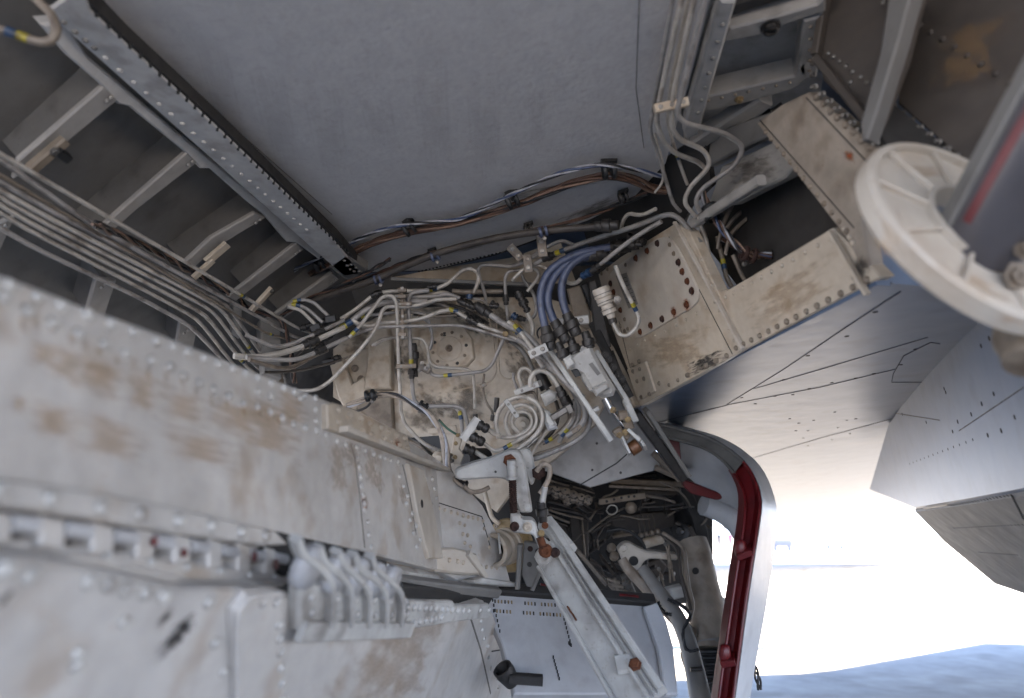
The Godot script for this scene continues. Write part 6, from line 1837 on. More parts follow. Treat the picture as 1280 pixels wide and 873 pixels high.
	var tw := ["grimy tube along the top of the pump lobes in the inner bay", "grimy tube bent across the pump lobes", "grimy tube below the pump lobes, longest", "short grimy tube at the left of the inner bay, upper of a pair", "short grimy tube at the left of the inner bay, lower of a pair", "grimy tube crossing under the pump lobes", "grimy tube from the left edge to the trapezoid plate", "straight pale tube right of the grey ball", "short pale tube at the far right under the motor rail", "slanting tube from the wire loop down to the trapezoid plate", "slanting tube just below the wire loop", "bent tube that runs behind the wire loop", "upright tube that hooks over beside the trapezoid plate", "second upright tube beside the trapezoid plate", "wavy tube above the perforated strip's right end", "wavy tube on the perforated strip's right end", "short grimy tube arching left of the perforated strip", "grimy tube falling to the left end of the perforated strip", "short hooked tube below the left end of the perforated strip", "long grimy tube running down from the pump to the wire loop", "grimy tube under the duct skin's lower edge", "grimy tube curving down the right frame of the inner bay"]
	for i in tl.size():
		tube(tw[i], tl[i], 2.75 + 0.02 * (i % 7), 2.9 + 0.03 * (i % 5), 3.0 + 0.6 * (i % 4), mats.tube_dark if i % 3 else mats.tube_dirty, [], [0.5] if i % 4 == 0 else [], "bay_tube", "tube", 0.06)
	var rp := rounded(along([430, 250, 445, 225, 480, 228, 490, 255, 470, 278, 440, 275, 428, 255], 2.9, 2.9), 0.1)
	st = begin()
	sweep(st, rp, 0.003, 6)
	tag(obj("wire_loop", st, mats.tube), "small loop of wire under the perforated strip", "wire")
	turned("round_accumulator", "small grey ball under the perforated strip", "ball", at(562, 240, 2.95), -axis_view, [Vector2(0, 0.026), Vector2(0.013, 0.0225), Vector2(0.0225, 0.013), Vector2(0.026, 0), Vector2(0.02, -0.013), Vector2(0, -0.026)], mats.cream_dirty, 16)
	# cross pipes and boxes at the back of the bay
	var back := [[120, 320, 300, 380, 3.5, "dim pipe far back at the left of the inner bay"], [180, 600, 420, 420, 3.4, "dim pipe far back, slanting up to the trapezoid plate"], [560, 330, 900, 300, 3.5, "dim pipe far back over the brown casing"], [640, 620, 800, 600, 3.3, "dim pipe far back below the bracket"], [560, 640, 700, 560, 3.2, "dim pipe far back behind the lever"], [380, 560, 600, 640, 3.3, "dim pipe far back at the foot of the bars"], [690, 520, 700, 700, 3.3, "dim upright pipe far back right of the lever"], [850, 300, 900, 420, 3.3, "dim upright pipe beside the dark motor"]]
	for q in back: tube(q[5], [q[0], q[1], (q[0] + q[2]) / 2.0 + 14, (q[1] + q[3]) / 2.0 - 12, q[2], q[3]], q[4], q[4] - 0.1, 9, mats.tube_dark, [], [0.3], "bay_pipe", "pipe", 0.1)
	# many fine lines that nothing tells apart
	for i in 44:
		var x := rng.randf_range(90, 880)
		var y := rng.randf_range(90, 640)
		if x > 700 and y > 420: continue
		var turn := rng.randf_range(-0.7, 0.5) if i % 3 else rng.randf_range(1.1, 1.9)
		var l := rng.randf_range(60, 190)
		var dx := cos(turn) * l
		var dy := sin(turn) * l
		var dd := rng.randf_range(2.95, 3.45)
		tube("thin grimy line deep in the inner bay among many like it", [x, y, x + dx * 0.4 + rng.randf_range(-18, 18), y + dy * 0.4 + rng.randf_range(-18, 18), x + dx * 0.7 + rng.randf_range(-12, 12), y + dy * 0.7 + rng.randf_range(-12, 12), x + dx, y + dy], dd, dd - 0.08, rng.randf_range(2.2, 4.6), mats.tube_dirty if i % 3 else mats.tube_dark, [], [0.4] if i % 5 == 0 else [], "fine_line", "tube", 0.05, "fine lines deep in the inner bay")
	# trapezoid plate and struts
	var tp := Plane(-axis_view, at(280, 400, 3.2))
	for q in [[[225, 292, 330, 300, 332, 515, 300, 500, 240, 440], "bay_brown", "dim trapezoid plate standing in the inner bay"], [[285, 296, 296, 296, 315, 510, 305, 505], "cream_dirty", "bead on the dim trapezoid plate"], [[180, 330, 205, 335, 240, 460, 215, 450], "bay_brown", "narrow brown post left of the trapezoid plate"], [[340, 520, 400, 560, 440, 650, 400, 660, 330, 570], "bay_brown", "slanted dim plate below the trapezoid one"], [[640, 540, 720, 520, 760, 560, 730, 620, 650, 600], "bay_brown", "dim box plate behind the lever"], [[450, 300, 620, 270, 800, 260, 800, 340, 700, 370, 560, 370, 460, 340], "bay_brown", "brown curved casing behind the canister"]]:
		st = begin()
		plate(st, face(tp, q[0], 0.03 if "bead" in q[2] else 0.0), tp.normal, 0.03, 0.004)
		tag(obj("bay_plate", st, mats[q[1]]), q[2], "plate")
	for q in [[240, 440, 430, 660, 0.018, "tube_dirty", "long pale bar slanting down left of the lever"], [262, 470, 470, 690, 0.011, "tube_dirty", "thin bar beside the long pale one"], [430, 480, 490, 600, 0.013, "tube_dark", "short bar beside the bracket"], [395, 500, 470, 610, 0.012, "bay_brown", "dim bar left of the bracket"], [470, 395, 570, 378, 0.014, "cream_dirty", "pale bar under the black hose"]]:
		st = begin()
		bar(st, at(q[0], q[1], 2.9), at(q[2], q[3], 2.8), q[4], 0.02, -axis_view)
		tag(obj("bay_bar", st, mats[q[5]]), q[6], "bar")
	# fittings at the foot of the bars
	var ff := thing("foot_manifold", "grey manifold with pipe ends at the foot of the long bar", "manifold", at(520, 660, 2.8))
	var ffp := Plane(-axis_view, at(520, 660, 2.78))
	st = begin()
	plate(st, face(ffp, [510, 620, 548, 602, 594, 708, 550, 722]), ffp.normal, 0.03, 0.004)
	obj("plate", st, mats.bay_grey, ff)
	for q in [[430, 630, 500, 650], [440, 660, 520, 672], [470, 690, 545, 700], [470, 625, 490, 690], [515, 640, 560, 650]]:
		st = begin()
		rod(st, at(q[0], q[1], 2.76), at(q[2], q[3], 2.76), 0.008, 10)
		obj("pipe_end", st, mats.tube_dirty, ff)
	for q in [[540, 640], [560, 690], [525, 655]]: fastener(ff, at(q[0], q[1], 2.75), -axis_view, 0.007, mats.steel, "nut", "nut")
	for q in [[455, 460, 2.85, 0.02], [470, 505, 2.82, 0.02]]:
		st = begin()
		lathe(st, at(q[0], q[1], q[2]), Vector3(0.3, 0.4, 0.85), [Vector2(0, q[3]), Vector2(q[3] * 0.8, q[3] * 0.7), Vector2(q[3], 0.0), Vector2(q[3] * 0.8, -q[3] * 0.7), Vector2(0, -q[3])], 14)
		tag(obj("pale_dome", st, mats.cream_dirty), "upper pale dome left of the bracket" if q[1] < 480 else "lower pale dome left of the bracket", "dome")
	tube("thick black hose looping round the bracket", [430, 370, 500, 350, 570, 375, 630, 430, 648, 500, 645, 600], 2.75, 2.72, 5.5, mats.black, [], [], "black_hose", "hose", 0.2)
	# canister with four rings
	var ca := thing("canister", "pale canister with four small domes above it in the inner bay", "canister", at(690, 420, 2.95))
	st = begin()
	lathe(st, at(632, 436, 2.95), at(742, 405, 2.95) - at(632, 436, 2.95), [Vector2(0, 0), Vector2(0.018, 0.0), Vector2(0.022, 0.005), Vector2(0.022, 0.08), Vector2(0.018, 0.087), Vector2(0, 0.088)], 18)
	obj("cylinder", st, mats.cream, ca)
	for k in 4:
		st = begin()
		lathe(st, at(617 + 30 * k, 390 - 7 * k, 2.9), -axis_view + axis_up * 0.3, [Vector2(0, 0.015), Vector2(0.007, 0.013), Vector2(0.0115, 0.004), Vector2(0.0115, -0.012), Vector2(0, -0.015)], 14)
		obj("dome", st, mats.cream_dirty, ca)
	for k in 4: tube(["leftmost", "second", "third", "rightmost"][k] + " of the thin wires rising behind the canister's domes", [600 + 28 * k, 290 - 4 * k, 606 + 28 * k, 330, 612 + 28 * k, 375], 3.1, 3.0, 2.2, mats.tube_dirty, [], [], "thin_wire", "wire", 0.05)
	# triangular bracket with hole, lever arm
	var bk := thing("lever_bracket", "pale three cornered bracket with one round hole", "bracket", at(560, 500, 2.72))
	var bp := Plane(-axis_view, at(560, 500, 2.7))
	st = begin()
	plate(st, rounded(face(bp, [490, 470, 515, 440, 552, 432, 590, 455, 640, 478, 820, 498, 820, 530, 660, 520, 630, 540, 605, 590, 560, 572, 520, 540]), 0.02), bp.normal, 0.04, 0.006)
	obj("plate", st, mats.cream_clean, bk)
	st = begin()
	plate(st, oval(bp, 576, 530, 0.019, 0.002, 20), bp.normal, 0.002)
	obj("hole", st, mats.black, bk)
	st = begin()
	lathe(st, on(bp, 519, 466), bp.normal, [Vector2(0.0, 0.008), Vector2(0.007, 0.008), Vector2(0.008, 0.011), Vector2(0.016, 0.01), Vector2(0.018, 0.0)], 18)
	obj("boss", st, mats.cream_clean, bk)
	var lv := thing("swing_lever", "pale round lever arm with a red stripe, slanting to the duct", "lever", at(680, 720, 2.6))
	st = begin()
	sweep(st, rounded(along([512, 520, 540, 570, 612, 640, 720, 760, 850, 890, 900, 960], 2.66, 2.5), 0.1), 0.018, 14, 0.028)
	obj("arm", st, mats.band_cream, lv)
	for k in 2:
		st = begin()
		var w0 := at(596 + k * 12, 622 + k * 13, 2.645)
		var w1 := at(600 + k * 12, 626 + k * 13, 2.645)
		rod(st, w0, w1, 0.0212, 16)
		obj("red_stripe", st, mats.red, lv)
	# turnbuckles and pipes at the right
	for q in [[768, 430, 776, 650, "upright turnbuckle rod right of the lever, longer"], [752, 440, 800, 640, "slanting turnbuckle rod right of the lever"], [715, 575, 745, 670, "short pale post behind the lever"]]:
		var tk := thing("turnbuckle", q[4], "rod", at(q[2], q[3], 2.68))
		var a := at(q[0], q[1], 2.68)
		var b := at(q[2], q[3], 2.66)
		var l := a.distance_to(b)
		st = begin()
		lathe(st, a, b - a, [Vector2(0, 0), Vector2(0.004, 0), Vector2(0.004, l * 0.3), Vector2(0.007, l * 0.33), Vector2(0.0075, l * 0.5), Vector2(0.007, l * 0.62), Vector2(0.004, l * 0.66), Vector2(0.004, l), Vector2(0, l)], 10)
		obj("rod", st, mats.cream_dirty, tk)
		fastener(tk, a, -axis_view, 0.007, mats.steel, "nut", "end_eye")
	tube("long pipe running down beside the duct, outer", [735, 378, 830, 438, 856, 480, 862, 560, 880, 690, 905, 775, 880, 860], 2.62, 2.4, 6.5, mats.tube_dirty, [], [], "bay_pipe", "pipe", 0.15)
	tube("long pipe running down beside the duct, inner", [725, 385, 800, 450, 826, 500, 832, 600, 868, 715, 890, 800], 2.64, 2.42, 5.5, mats.tube_dark, [], [], "bay_pipe", "pipe", 0.15)
	# motor at the right of the bay
	var mo := thing("dark_motor", "dark round motor with a bright glint at the right of the inner bay", "motor", at(840, 370, 3.0))
	st = begin()
	lathe(st, at(840, 375, 3.05), Vector3(-0.3, 0.1, 0.95), [Vector2(0, 0.05), Vector2(0.016, 0.05), Vector2(0.02, 0.045), Vector2(0.02, 0.03), Vector2(0.04, 0.025), Vector2(0.045, 0.015), Vector2(0.045, -0.05), Vector2(0, -0.05)], 20)
	obj("casing", st, mats.fitting, mo)
	st = begin()
	lathe(st, at(840, 370, 2.99), -axis_view, [Vector2(0, 0.01), Vector2(0.007, 0.008), Vector2(0.009, 0.0)], 12)
	obj("glass_cap", st, mats.steel_bright, mo)
	for q in [[880, 340, 930, 450, 0.018, "pale edge strip right of the dark motor"], [800, 320, 830, 330, 0.012, "dim tab above the dark motor"]]:
		st = begin()
		bar(st, at(q[0], q[1], 2.96), at(q[2], q[3], 2.96), q[4], 0.03, -axis_view)
		tag(obj("edge_strip", st, mats.bay_brown), q[5], "strip")
	# duct at the right
	zoom(780, 520, 2.567)
	var du := thing("bleed_duct", "wide pale elbow duct right of the inner bay, banded and dusty", "duct", at(260, 700, 2.55))
	st = begin()
	var dpath := rounded(along([222, 400, 232, 440, 246, 540, 272, 640, 282, 720, 285, 760], 2.75, 2.5), 0.3)
	sweep(st, dpath, 0.054, 24, 0.084)
	obj("elbow", st, mats.band_cream, du)
	for q in [[263, 606, 2.62, 0.077], [284, 738, 2.52, 0.088]]:
		st = begin()
		lathe(st, at(q[0], q[1], q[2]), at(275, 650, 2.6) - at(268, 620, 2.62), [Vector2(q[3] - 0.008, -0.01), Vector2(q[3], -0.009), Vector2(q[3], 0.009), Vector2(q[3] - 0.008, 0.01)], 26)
		obj("band_clamp", st, mats.bay_grey, du)
	st = begin()
	var bell := []
	for k in 12: bell.append_array([Vector2(0.068, k * 0.02), Vector2(0.077, k * 0.02 + 0.006), Vector2(0.077, k * 0.02 + 0.012), Vector2(0.068, k * 0.02 + 0.018)])
	lathe(st, at(285, 745, 2.5), Vector3(0.06, -1, 0.1), bell, 24)
	obj("bellows", st, mats.black, du)
	for q in [[230, 498, "black", 0.013], [243, 538, "amber", 0.013], [262, 578, "bay_grey", 0.011]]:
		fastener(du, at(q[0], q[1], 2.70 - 0.085), -axis_view, q[3], mats[q[2]], "flush", "round_plate")
	var gp := thing("lower_strut", "dull round strut leaning in front of the duct's foot", "strut", at(220, 800, 2.2))
	st = begin()
	sweep(st, rounded(along([60, 490, 110, 560, 170, 640, 205, 720, 235, 850, 250, 930], 2.6, 2.2), 0.2), 0.022, 16, 0.036)
	obj("tube", st, mats.bay_grey, gp)
	st = begin()
	rod(st, at(213, 815, 2.24), at(250, 812, 2.24), 0.007, 8)
	obj("band", st, mats.fitting, gp)
	for q in [[[140, 590, 190, 610, 220, 640, 205, 660, 185, 690, 200, 760, 240, 750], "black wire bundle hanging in front of the duct"], [[110, 600, 125, 630, 150, 640], "short black wire looping off the lever"], [[185, 760, 195, 800, 215, 850], "black wire down the side of the dull strut"]]:
		bundle(q[1], q[0], 2.42, 2.3, 4.5, 3.2, [mats.wire_black, mats.black, mats.wire_black], "black_wires", "wires", 3.0)
	st = begin()
	bar(st, at(125, 575, 2.58), at(185, 560, 2.58), 0.045, 0.04, -axis_view)
	tag(obj("white_box", st, mats.white), "small white box between lever and duct", "box")
	# lower door ahead
	zoom(580, 600, 3.358)
	var ld := thing("front_lower_door", "pale blue door below the brace with two rows of small slots", "door", on(CB, 300, 650))
	st = begin()
	plate(st, face(CB, [92, 530, 100, 462, 215, 458, 400, 482, 600, 506, 775, 520, 815, 640, 880, 900, 210, 900, 200, 812, 182, 780, 160, 690]), CB.normal, 0.03, 0.004)
	obj("skin", st, mats.door_blue, ld)
	for r in 2:
		for k in 22:
			if k in [6, 7, 8, 13]: continue
			st = begin()
			var p := on(CB, 130 + k * 14 + r * -6, 511 + r * 40 + k * 0.9, 0.0008)
			block(st, p, CB.normal, (on(CB, 130, 530) - on(CB, 130, 511)).normalized(), 0.012, 0.0045, 0.002, 0.0003)
			obj("slot", st, mats.tan if k % 3 else mats.seam_dark, ld)
	for q in [[420, 590, 450, 700], [450, 700, 440, 690], [530, 700, 575, 840], [375, 750, 400, 840], [120, 510, 150, 640]]:
		var a := on(CB, q[0], q[1])
		for k in 7:
			st = begin()
			block(st, on(CB, lerpf(q[0], q[2], k / 6.0), lerpf(q[1], q[3], k / 6.0), 0.0005), CB.normal, Vector3.DOWN, 0.016, 0.004, 0.002, 0.0003)
			obj("dark_slot", st, mats.seam_dark, ld)
	st = begin()
	bar(st, on(CB, 100, 462, 0.012), on(CB, 790, 515, 0.012), 0.04, 0.03, CB.normal)
	obj("upper_rim", st, mats.bay_dark, ld)
	for q in [[160, 456, 205, 456], [310, 462, 380, 470], [100, 470, 112, 480], [640, 505, 720, 512]]:
		st = begin()
		bar(st, on(CB, q[0], q[1], 0.03), on(CB, q[2], q[3], 0.03), 0.008, 0.004, CB.normal)
		obj("red_edge", st, mats.red, ld)
	var wp := Plane(CB.normal, on(CB, 800, 600, 0.03))
	st = begin()
	plate(st, face(wp, [758, 530, 812, 514, 850, 590, 880, 700, 900, 900, 850, 900, 815, 700]), wp.normal, 0.02, 0.004)
	tag(obj("white_fin", st, mats.skin_white), "bright white fin between the door and the dull strut", "fin")
	turned("dark_cup", "dark cup at the bottom edge below the pale blue door", "cup", at(175, 812, 2.0), Vector3(-0.5, 0.8, 0.5), [Vector2(0, -0.04), Vector2(0.022, -0.04), Vector2(0.03, 0.0), Vector2(0.03, 0.02), Vector2(0.025, 0.02), Vector2(0.022, -0.01), Vector2(0, -0.02)], mats.fitting, 18)
	st = begin()
	bar(st, at(190, 832, 1.98), at(330, 842, 1.98), 0.026, 0.03, -axis_view)
	tag(obj("dark_lever", st, mats.fitting), "dark lever beside the dark cup at the bottom edge", "lever")
	zoom()

func build_gear_door():
	zoom(780, 520, 2.567)
	var depth := [2.6, 2.45, 2.35, 2.25, 2.15, 2.1, 2.05, 2.0, 1.95, 1.9]
	var outer := [100, 24, 270, 68, 345, 112, 405, 168, 441, 262, 430, 345, 415, 440, 390, 600, 357, 853, 342, 960]
	var inner := [105, 60, 262, 102, 322, 144, 370, 205, 391, 266, 386, 350, 370, 450, 345, 620, 312, 853, 298, 960]
	var sil := [120, 14, 285, 60, 372, 108, 440, 180, 484, 325, 484, 385, 476, 480, 452, 640, 405, 810, 380, 960]
	var O := PackedVector3Array()
	var I := PackedVector3Array()
	var S := PackedVector3Array()
	for i in 10:
		O.append(at(outer[i * 2], outer[i * 2 + 1], depth[i]))
		I.append(at(inner[i * 2], inner[i * 2 + 1], depth[i] + 0.02))
		S.append(at(sil[i * 2], sil[i * 2 + 1], depth[i] + 0.42))
	O = rounded(O, 0.12)
	I = rounded(I, 0.12)
	S = rounded(S, 0.12)
	var even := func(p: PackedVector3Array, a: float, b: float, n: int) -> Array:
		var out := []
		for k in n + 1: out.append(part_way(p, lerpf(a, b, float(k) / n))[0])
		return out
	var o := thing("gear_door", "tall curved gear door with a red channelled edge and white outer skin", "door", at(400, 853, 2.2))
	var st := begin()
	var back := axis_view * 0.05
	# channel floor, set back between its lips
	for part in [["seal_floor", 0.0, 0.34, mats.seal, 0.004], ["red_channel", 0.34, 1.0, mats.red, 0.045]]:
		st = begin()
		var a: Array = even.call(O, part[1], part[2], 30)
		var b: Array = even.call(I, part[1], part[2], 30)
		var r0 := []
		var r1 := []
		for k in 31:
			r0.append(a[k] + axis_view * part[4])
			r1.append(b[k] + axis_view * part[4])
		skin(st, [r0, r1], axis_view * 0.02)
		obj(part[0], st, part[3], o)
	for part in [["outer_lip", O, 0.0, 0.34, mats.seal, 0.007], ["inner_lip", I, 0.0, 0.34, mats.seal, 0.006], ["outer_lip", O, 0.34, 1.0, mats.red, 0.005], ["inner_lip", I, 0.34, 1.0, mats.red, 0.005]]:
		st = begin()
		sweep(st, PackedVector3Array(even.call(part[1], part[2], part[3], 40)), part[5], 8)
		obj(part[0], st, part[4], o)
		if part[2] > 0.1:
			st = begin()
			var e: Array = even.call(part[1], part[2], part[3], 30)
			var e2 := []
			for p in e: e2.append(p + axis_view * 0.05)
			skin(st, [e, e2], axis_right * 0.004)
			obj("lip_web", st, part[4], o)
	# outer skin curving away
	st = begin()
	var a3: Array = even.call(O, 0.02, 1.0, 36)
	var b3: Array = even.call(S, 0.02, 1.0, 36)
	var m1 := []
	var m2 := []
	var m3 := []
	for k in 37:
		m1.append(a3[k] + axis_right * 0.008)
		m2.append(a3[k].lerp(b3[k], 0.45) + axis_right * 0.035)
		m3.append(b3[k])
	skin(st, [m1, m2, m3], axis_view * 0.02 - axis_right * 0.004)
	obj("outer_skin", st, mats.skin_white, o)
	# ribs across the channel
	for f in [0.62, 0.88]:
		var pa: Vector3 = part_way(O, f)[0] + axis_view * 0.012
		var pb: Vector3 = part_way(I, f)[0] + axis_view * 0.012
		st = begin()
		bar(st, pa, pb, 0.02, 0.05, -axis_view)
		obj("rib", st, mats.red, o)
	for f in [0.6, 0.86]:
		st = begin()
		var pb: Vector3 = part_way(I, f)[0]
		lathe(st, pb - axis_up * 0.03, axis_up, [Vector2(0, 0), Vector2(0.014, 0.006), Vector2(0.02, 0.03), Vector2(0.014, 0.054), Vector2(0, 0.06)], 12, false)
		obj("bulge", st, mats.red, o)
	# inner skin seen through the top of the arch
	st = begin()
	var rows := []
	for r in 6:
		var f := r / 5.0
		rows.append([at(lerpf(150, 200, f), lerpf(70, 190, f), 2.75 + 0.1 * f), at(lerpf(250, 280, f), lerpf(96, 262, f), 2.72 + 0.2 * f), at(lerpf(330, 345, f), lerpf(150, 290, f), 2.65 + 0.3 * f), at(lerpf(392, 392, f), lerpf(235, 330, f), 2.55 + 0.45 * f)])
	skin(st, rows, axis_view * 0.02)
	var ins := obj("inner_skin", st, mats.skin_white, o)
	st = begin()
	var pr := Plane(-axis_view, at(250, 230, 2.66))
	plate(st, rounded(face(pr, [190, 205, 220, 215, 310, 250, 318, 266, 300, 272, 215, 250, 190, 225]), 0.01), pr.normal, 0.03, 0.004)
	obj("red_strip", st, mats.red, o)
	st = begin()
	plate(st, face(pr, [112, 60, 178, 76, 186, 150, 150, 130]), pr.normal, 0.03, 0.004)
	obj("red_gusset", st, mats.red, o)
	tube("white curved pipe behind the arch of the gear door", [255, 285, 300, 300, 345, 330, 375, 365, 390, 400], 2.95, 3.0, 42, mats.skin_white, [], [], "curved_pipe", "pipe", 0.3)
	# black frame bar from the roller to the arch
	var fb := thing("hinge_bar", "dark bar from the cream wall's corner down to the gear door arch", "bar", at(120, 120, 2.4))
	st = begin()
	bar(st, at(35, -10, 2.45), at(190, 200, 2.5), 0.035, 0.05, -axis_view)
	obj("bar", st, mats.fitting, fb)
	st = begin()
	bar(st, at(70, -20, 2.43), at(205, 190, 2.48), 0.016, 0.05, -axis_view)
	obj("pale_edge", st, mats.bay_grey, fb)
	for q in [[95, 120, 180, 205, 0.014, "thin frame rod below the dark bar, upper"], [100, 165, 180, 200, 0.012, "thin frame rod below the dark bar, lower"]]:
		st = begin()
		rod(st, at(q[0], q[1], 2.62), at(q[2], q[3], 2.62), q[4], 8)
		tag(obj("frame_rod", st, mats.tube_dirty), q[5], "rod")
	# cables hanging under the door's foot
	bundle("thin black cables hanging at the foot of the gear door", [405, 785, 420, 815, 430, 850, 438, 880], 2.4, 2.35, 8, 4, [mats.wire_black, mats.wire_black, mats.fitting], "black_cables", "cables", 1.0)
	build_collar()

func build_collar():
	zoom()
	# gear leg with a red stripe and the ribbed collar round it
	var leg_a := at(1228, 300, 0.96)
	var leg_b := at(1416, -25, 0.78)
	var dir := (leg_b - leg_a).normalized()
	var o := thing("landing_gear_strut", "smooth grey gear leg with a faded red stripe, at the right border", "gear leg", leg_a)
	var st := begin()
	rod(st, leg_a - dir * 0.02, leg_b, 0.06, 40)
	obj("leg", st, mats.leg_grey, o)
	var side := dir.cross(-axis_view).normalized()
	if side.dot(axis_right) > 0: side = -side
	var stripe := []
	for k in 7:
		var an := lerpf(0.5, 0.72, k / 6.0)
		var out := (side * cos(an) - axis_view * sin(an))
		out = (out - dir * out.dot(dir)).normalized() * 0.0606
		stripe.append([leg_a + dir * 0.03 + out, leg_a + dir * 0.2 + out, leg_b + out])
	st = begin()
	skin(st, stripe, axis_view * 0.001)
	obj("red_stripe", st, mats.red, o)
	st = begin()
	for k in 3:
		var out := (side * cos(0.2) - axis_view * sin(0.2))
		out = (out - dir * out.dot(dir)).normalized() * 0.086
	bar(st, leg_a + side * 0.058 - dir * 0.02, leg_b + side * 0.058, 0.012, 0.03, -axis_view)
	obj("guide_rail", st, mats.bay_grey, o)
	var n := (axis_up * 0.58 - axis_view * 0.76 + axis_right * 0.28).normalized()
	var c := at(1222, 286, 0.98)
	var k := thing("ribbed_collar", "big cream ring with radial ribs around the gear leg", "collar", c)
	var ax := flat_axes(n)
	st = begin()
	lathe(st, c, n, [Vector2(0.076, -0.026), Vector2(0.076, 0.01), Vector2(0.084, 0.01), Vector2(0.084, -0.001), Vector2(0.166, -0.001), Vector2(0.166, 0.01), Vector2(0.176, 0.01), Vector2(0.18, 0.005), Vector2(0.18, -0.02), Vector2(0.174, -0.026), Vector2(0.076, -0.026)], 56)
	obj("ring", st, mats.cream_clean, k)
	for q in 10:
		var an := TAU * (q + 0.35) / 10.0
		var d: Vector3 = ax[0] * cos(an) + ax[1] * sin(an)
		st = begin()
		bar(st, c + d * 0.082 - n * 0.002, c + d * 0.168 - n * 0.002, 0.006, 0.02, n, 0.002)
		obj("rib", st, mats.cream_clean, k)
	var rpl := Plane(n, c - n * 0.0002)
	for q in [[1100, 240, 1130, 330, 0.05], [1180, 330, 1260, 380, 0.05], [1130, 215, 1190, 215, 0.03], [1230, 380, 1285, 390, 0.07], [1090, 290, 1120, 330, 0.04]]: stain(k, rpl, q[0], q[1], q[2], q[3], q[4], mats["stain_streak_%d" % rng.randi_range(0, 3)], "grime_stain", 0.0006)
	# lug below the collar at the border
	var lg := thing("collar_lug", "worn cream lug under the ring at the right border", "lug", at(1275, 430, 1.12))
	st = begin()
	lathe(st, at(1285, 420, 0.95), Vector3(-0.3, -0.8, 0.3), [Vector2(0, -0.02), Vector2(0.04, -0.02), Vector2(0.042, 0.01), Vector2(0.034, 0.03), Vector2(0.03, 0.05), Vector2(0, 0.055)], 18)
	obj("boss", st, mats.cream_dirty, lg)
	fastener(lg, at(1272, 345, 0.9), -axis_view, 0.014, mats.cream_dirty, "nut", "nut")
	fastener(lg, at(1282, 310, 0.9), -axis_view, 0.012, mats.cream_dirty, "nut", "nut")

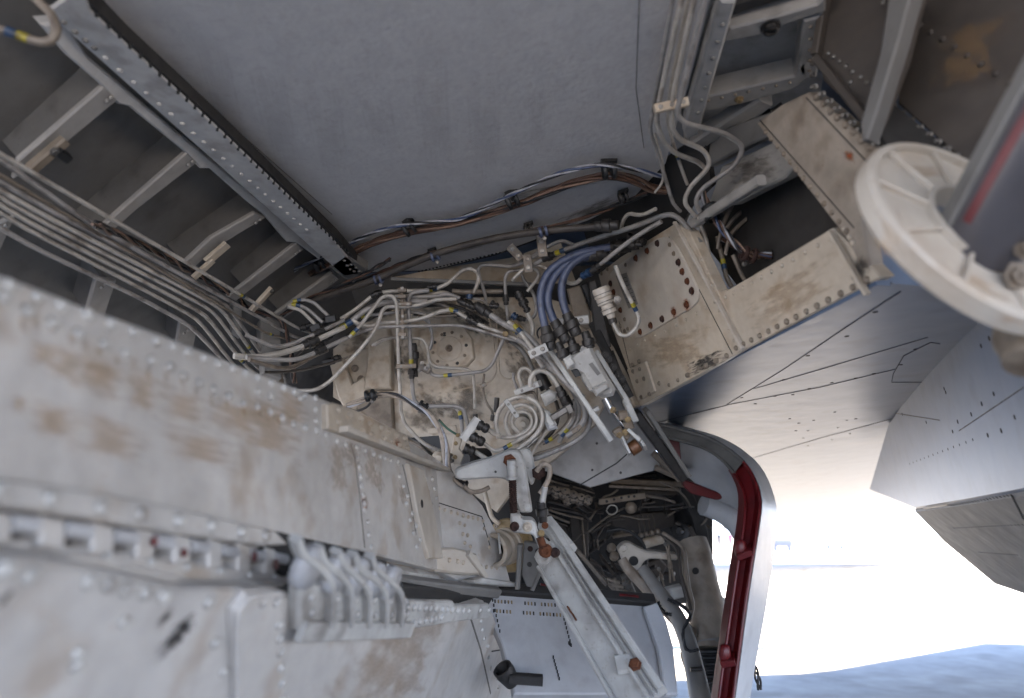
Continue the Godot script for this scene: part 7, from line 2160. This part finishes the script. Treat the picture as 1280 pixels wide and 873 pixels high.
func build_distance():
	zoom()
	# slender tail surface of the next aircraft
	var tip := at(1131, 706, 9.0)
	var root := at(800, 716, 9.0)
	var st := begin()
	var l := tip.distance_to(root)
	lathe(st, tip, root - tip, [Vector2(0, 0), Vector2(0.015, l * 0.04), Vector2(0.05, l * 0.2), Vector2(0.09, l * 0.42), Vector2(0.12, l * 0.65), Vector2(0.135, l), Vector2(0, l)], 24, false)
	tag(obj("drop_tank", st, mats.skin_white), "pale slender pointed tank low over the apron, behind the gear door", "tank")
	# parked jet far out on the apron
	var p := at(1012, 684, 85.0)
	p.y = 0.0
	var o := thing("parked_jet", "small blurred jet parked far out on the white apron", "jet", p)
	var r := axis_right
	var f := Vector3(0.35, 0, 0.94).normalized()
	st = begin()
	sweep(st, PackedVector3Array([p + f * 3.2 + Vector3(0, 1.2, 0), p + f * 2.2 + Vector3(0, 1.3, 0), p + Vector3(0, 1.4, 0), p - f * 3.0 + Vector3(0, 1.5, 0)]), 0.55, 14)
	obj("fuselage", st, mats.far_paint, o)
	st = begin()
	bar(st, p - r * 2.6 + Vector3(0, 1.4, 0), p + r * 2.6 + Vector3(0, 1.4, 0), 1.6, 0.15, Vector3.UP)
	obj("wing", st, mats.far_paint, o)
	st = begin()
	bar(st, p - f * 2.6 + Vector3(0, 1.6, 0), p - f * 3.0 + Vector3(0.2, 3.1, 0), 1.1, 0.12, r)
	obj("tail_fin", st, mats.far_dark, o)
	for k in [-1, 1]:
		st = begin()
		rod(st, p + r * 0.9 * k + Vector3(0, 0.05, 0), p + r * 0.9 * k + Vector3(0, 1.3, 0), 0.12, 8)
		obj("wheel_leg", st, mats.far_dark, o)
	st = begin()
	rod(st, p + f * 2.4 + Vector3(0, 0.05, 0), p + f * 2.3 + Vector3(0, 1.2, 0), 0.1, 8)
	obj("nose_leg", st, mats.far_dark, o)
	# carts beside it
	for q in [[975, 672, 60, "low dark cart left of the parked jet"], [1040, 668, 66, "pale service cart right of the parked jet"]]:
		var b := at(q[0], q[1], q[2])
		b.y = 0.0
		var c := thing("service_cart", q[3], "cart", b)
		st = begin()
		block(st, b + Vector3(0, 0.75, 0), Vector3.UP, r, 1.8, 0.9, 0.7)
		obj("body", st, mats.far_paint if q[0] > 1000 else mats.far_dark, c)
		for k in [-1, 1]:
			st = begin()
			lathe(st, b + r * 0.6 * k + Vector3(0, 0.22, 0.46), Vector3(0, 0, 1), [Vector2(0, -0.05), Vector2(0.22, -0.05), Vector2(0.22, 0.05), Vector2(0, 0.05)], 12)
			obj("wheel", st, mats.far_dark, c)
	build_person(at(900, 689, 58.0), mats.cloth_dark, "person in dark clothes standing far out behind the gear door")
	build_person(at(914, 686, 62.0), mats.cloth_pink, "person in a pink top walking far out behind the gear door")

func build_person(where: Vector3, cloth: Material, label: String):
	var p := Vector3(where.x, 0, where.z)
	var o := thing("person", label, "person", p)
	var st := begin()
	var at_h := func(x: float, y: float, z := 0.0) -> Vector3: return p + Vector3(x, y, z)
	# one body: legs join at the hips, arms at the shoulders
	lathe(st, at_h.call(0.0, 0.8), Vector3.UP, [Vector2(0, 0), Vector2(0.16, 0.02), Vector2(0.17, 0.1), Vector2(0.14, 0.28), Vector2(0.19, 0.52), Vector2(0.17, 0.62), Vector2(0.065, 0.66), Vector2(0.06, 0.74), Vector2(0.09, 0.8), Vector2(0.1, 0.88), Vector2(0.08, 0.96), Vector2(0, 0.99)], 14, false)
	for k in [-1, 1]:
		sweep(st, PackedVector3Array([at_h.call(0.09 * k, 0.86), at_h.call(0.1 * k, 0.48, 0.04 * k), at_h.call(0.1 * k, 0.08, 0.08 * k), at_h.call(0.1 * k, 0.04, 0.22)]), 0.085, 8, 0.05)
		sweep(st, PackedVector3Array([at_h.call(0.17 * k, 1.38), at_h.call(0.25 * k, 1.1, 0.02), at_h.call(0.24 * k, 0.84, 0.1)]), 0.055, 8, 0.035)
	obj("body", st, cloth, o)
	st = begin()
	lathe(st, at_h.call(0, 1.66), Vector3.UP, [Vector2(0.1, -0.04), Vector2(0.108, 0.04), Vector2(0.085, 0.12), Vector2(0, 0.15)], 12, false)
	obj("hair", st, mats.far_dark, o)
	st = begin()
	lathe(st, at_h.call(0, 1.64, 0.03), Vector3.UP, [Vector2(0, -0.1), Vector2(0.06, -0.08), Vector2(0.085, 0.0), Vector2(0.08, 0.04), Vector2(0, 0.05)], 12, false)
	obj("face", st, mats.person_skin, o)
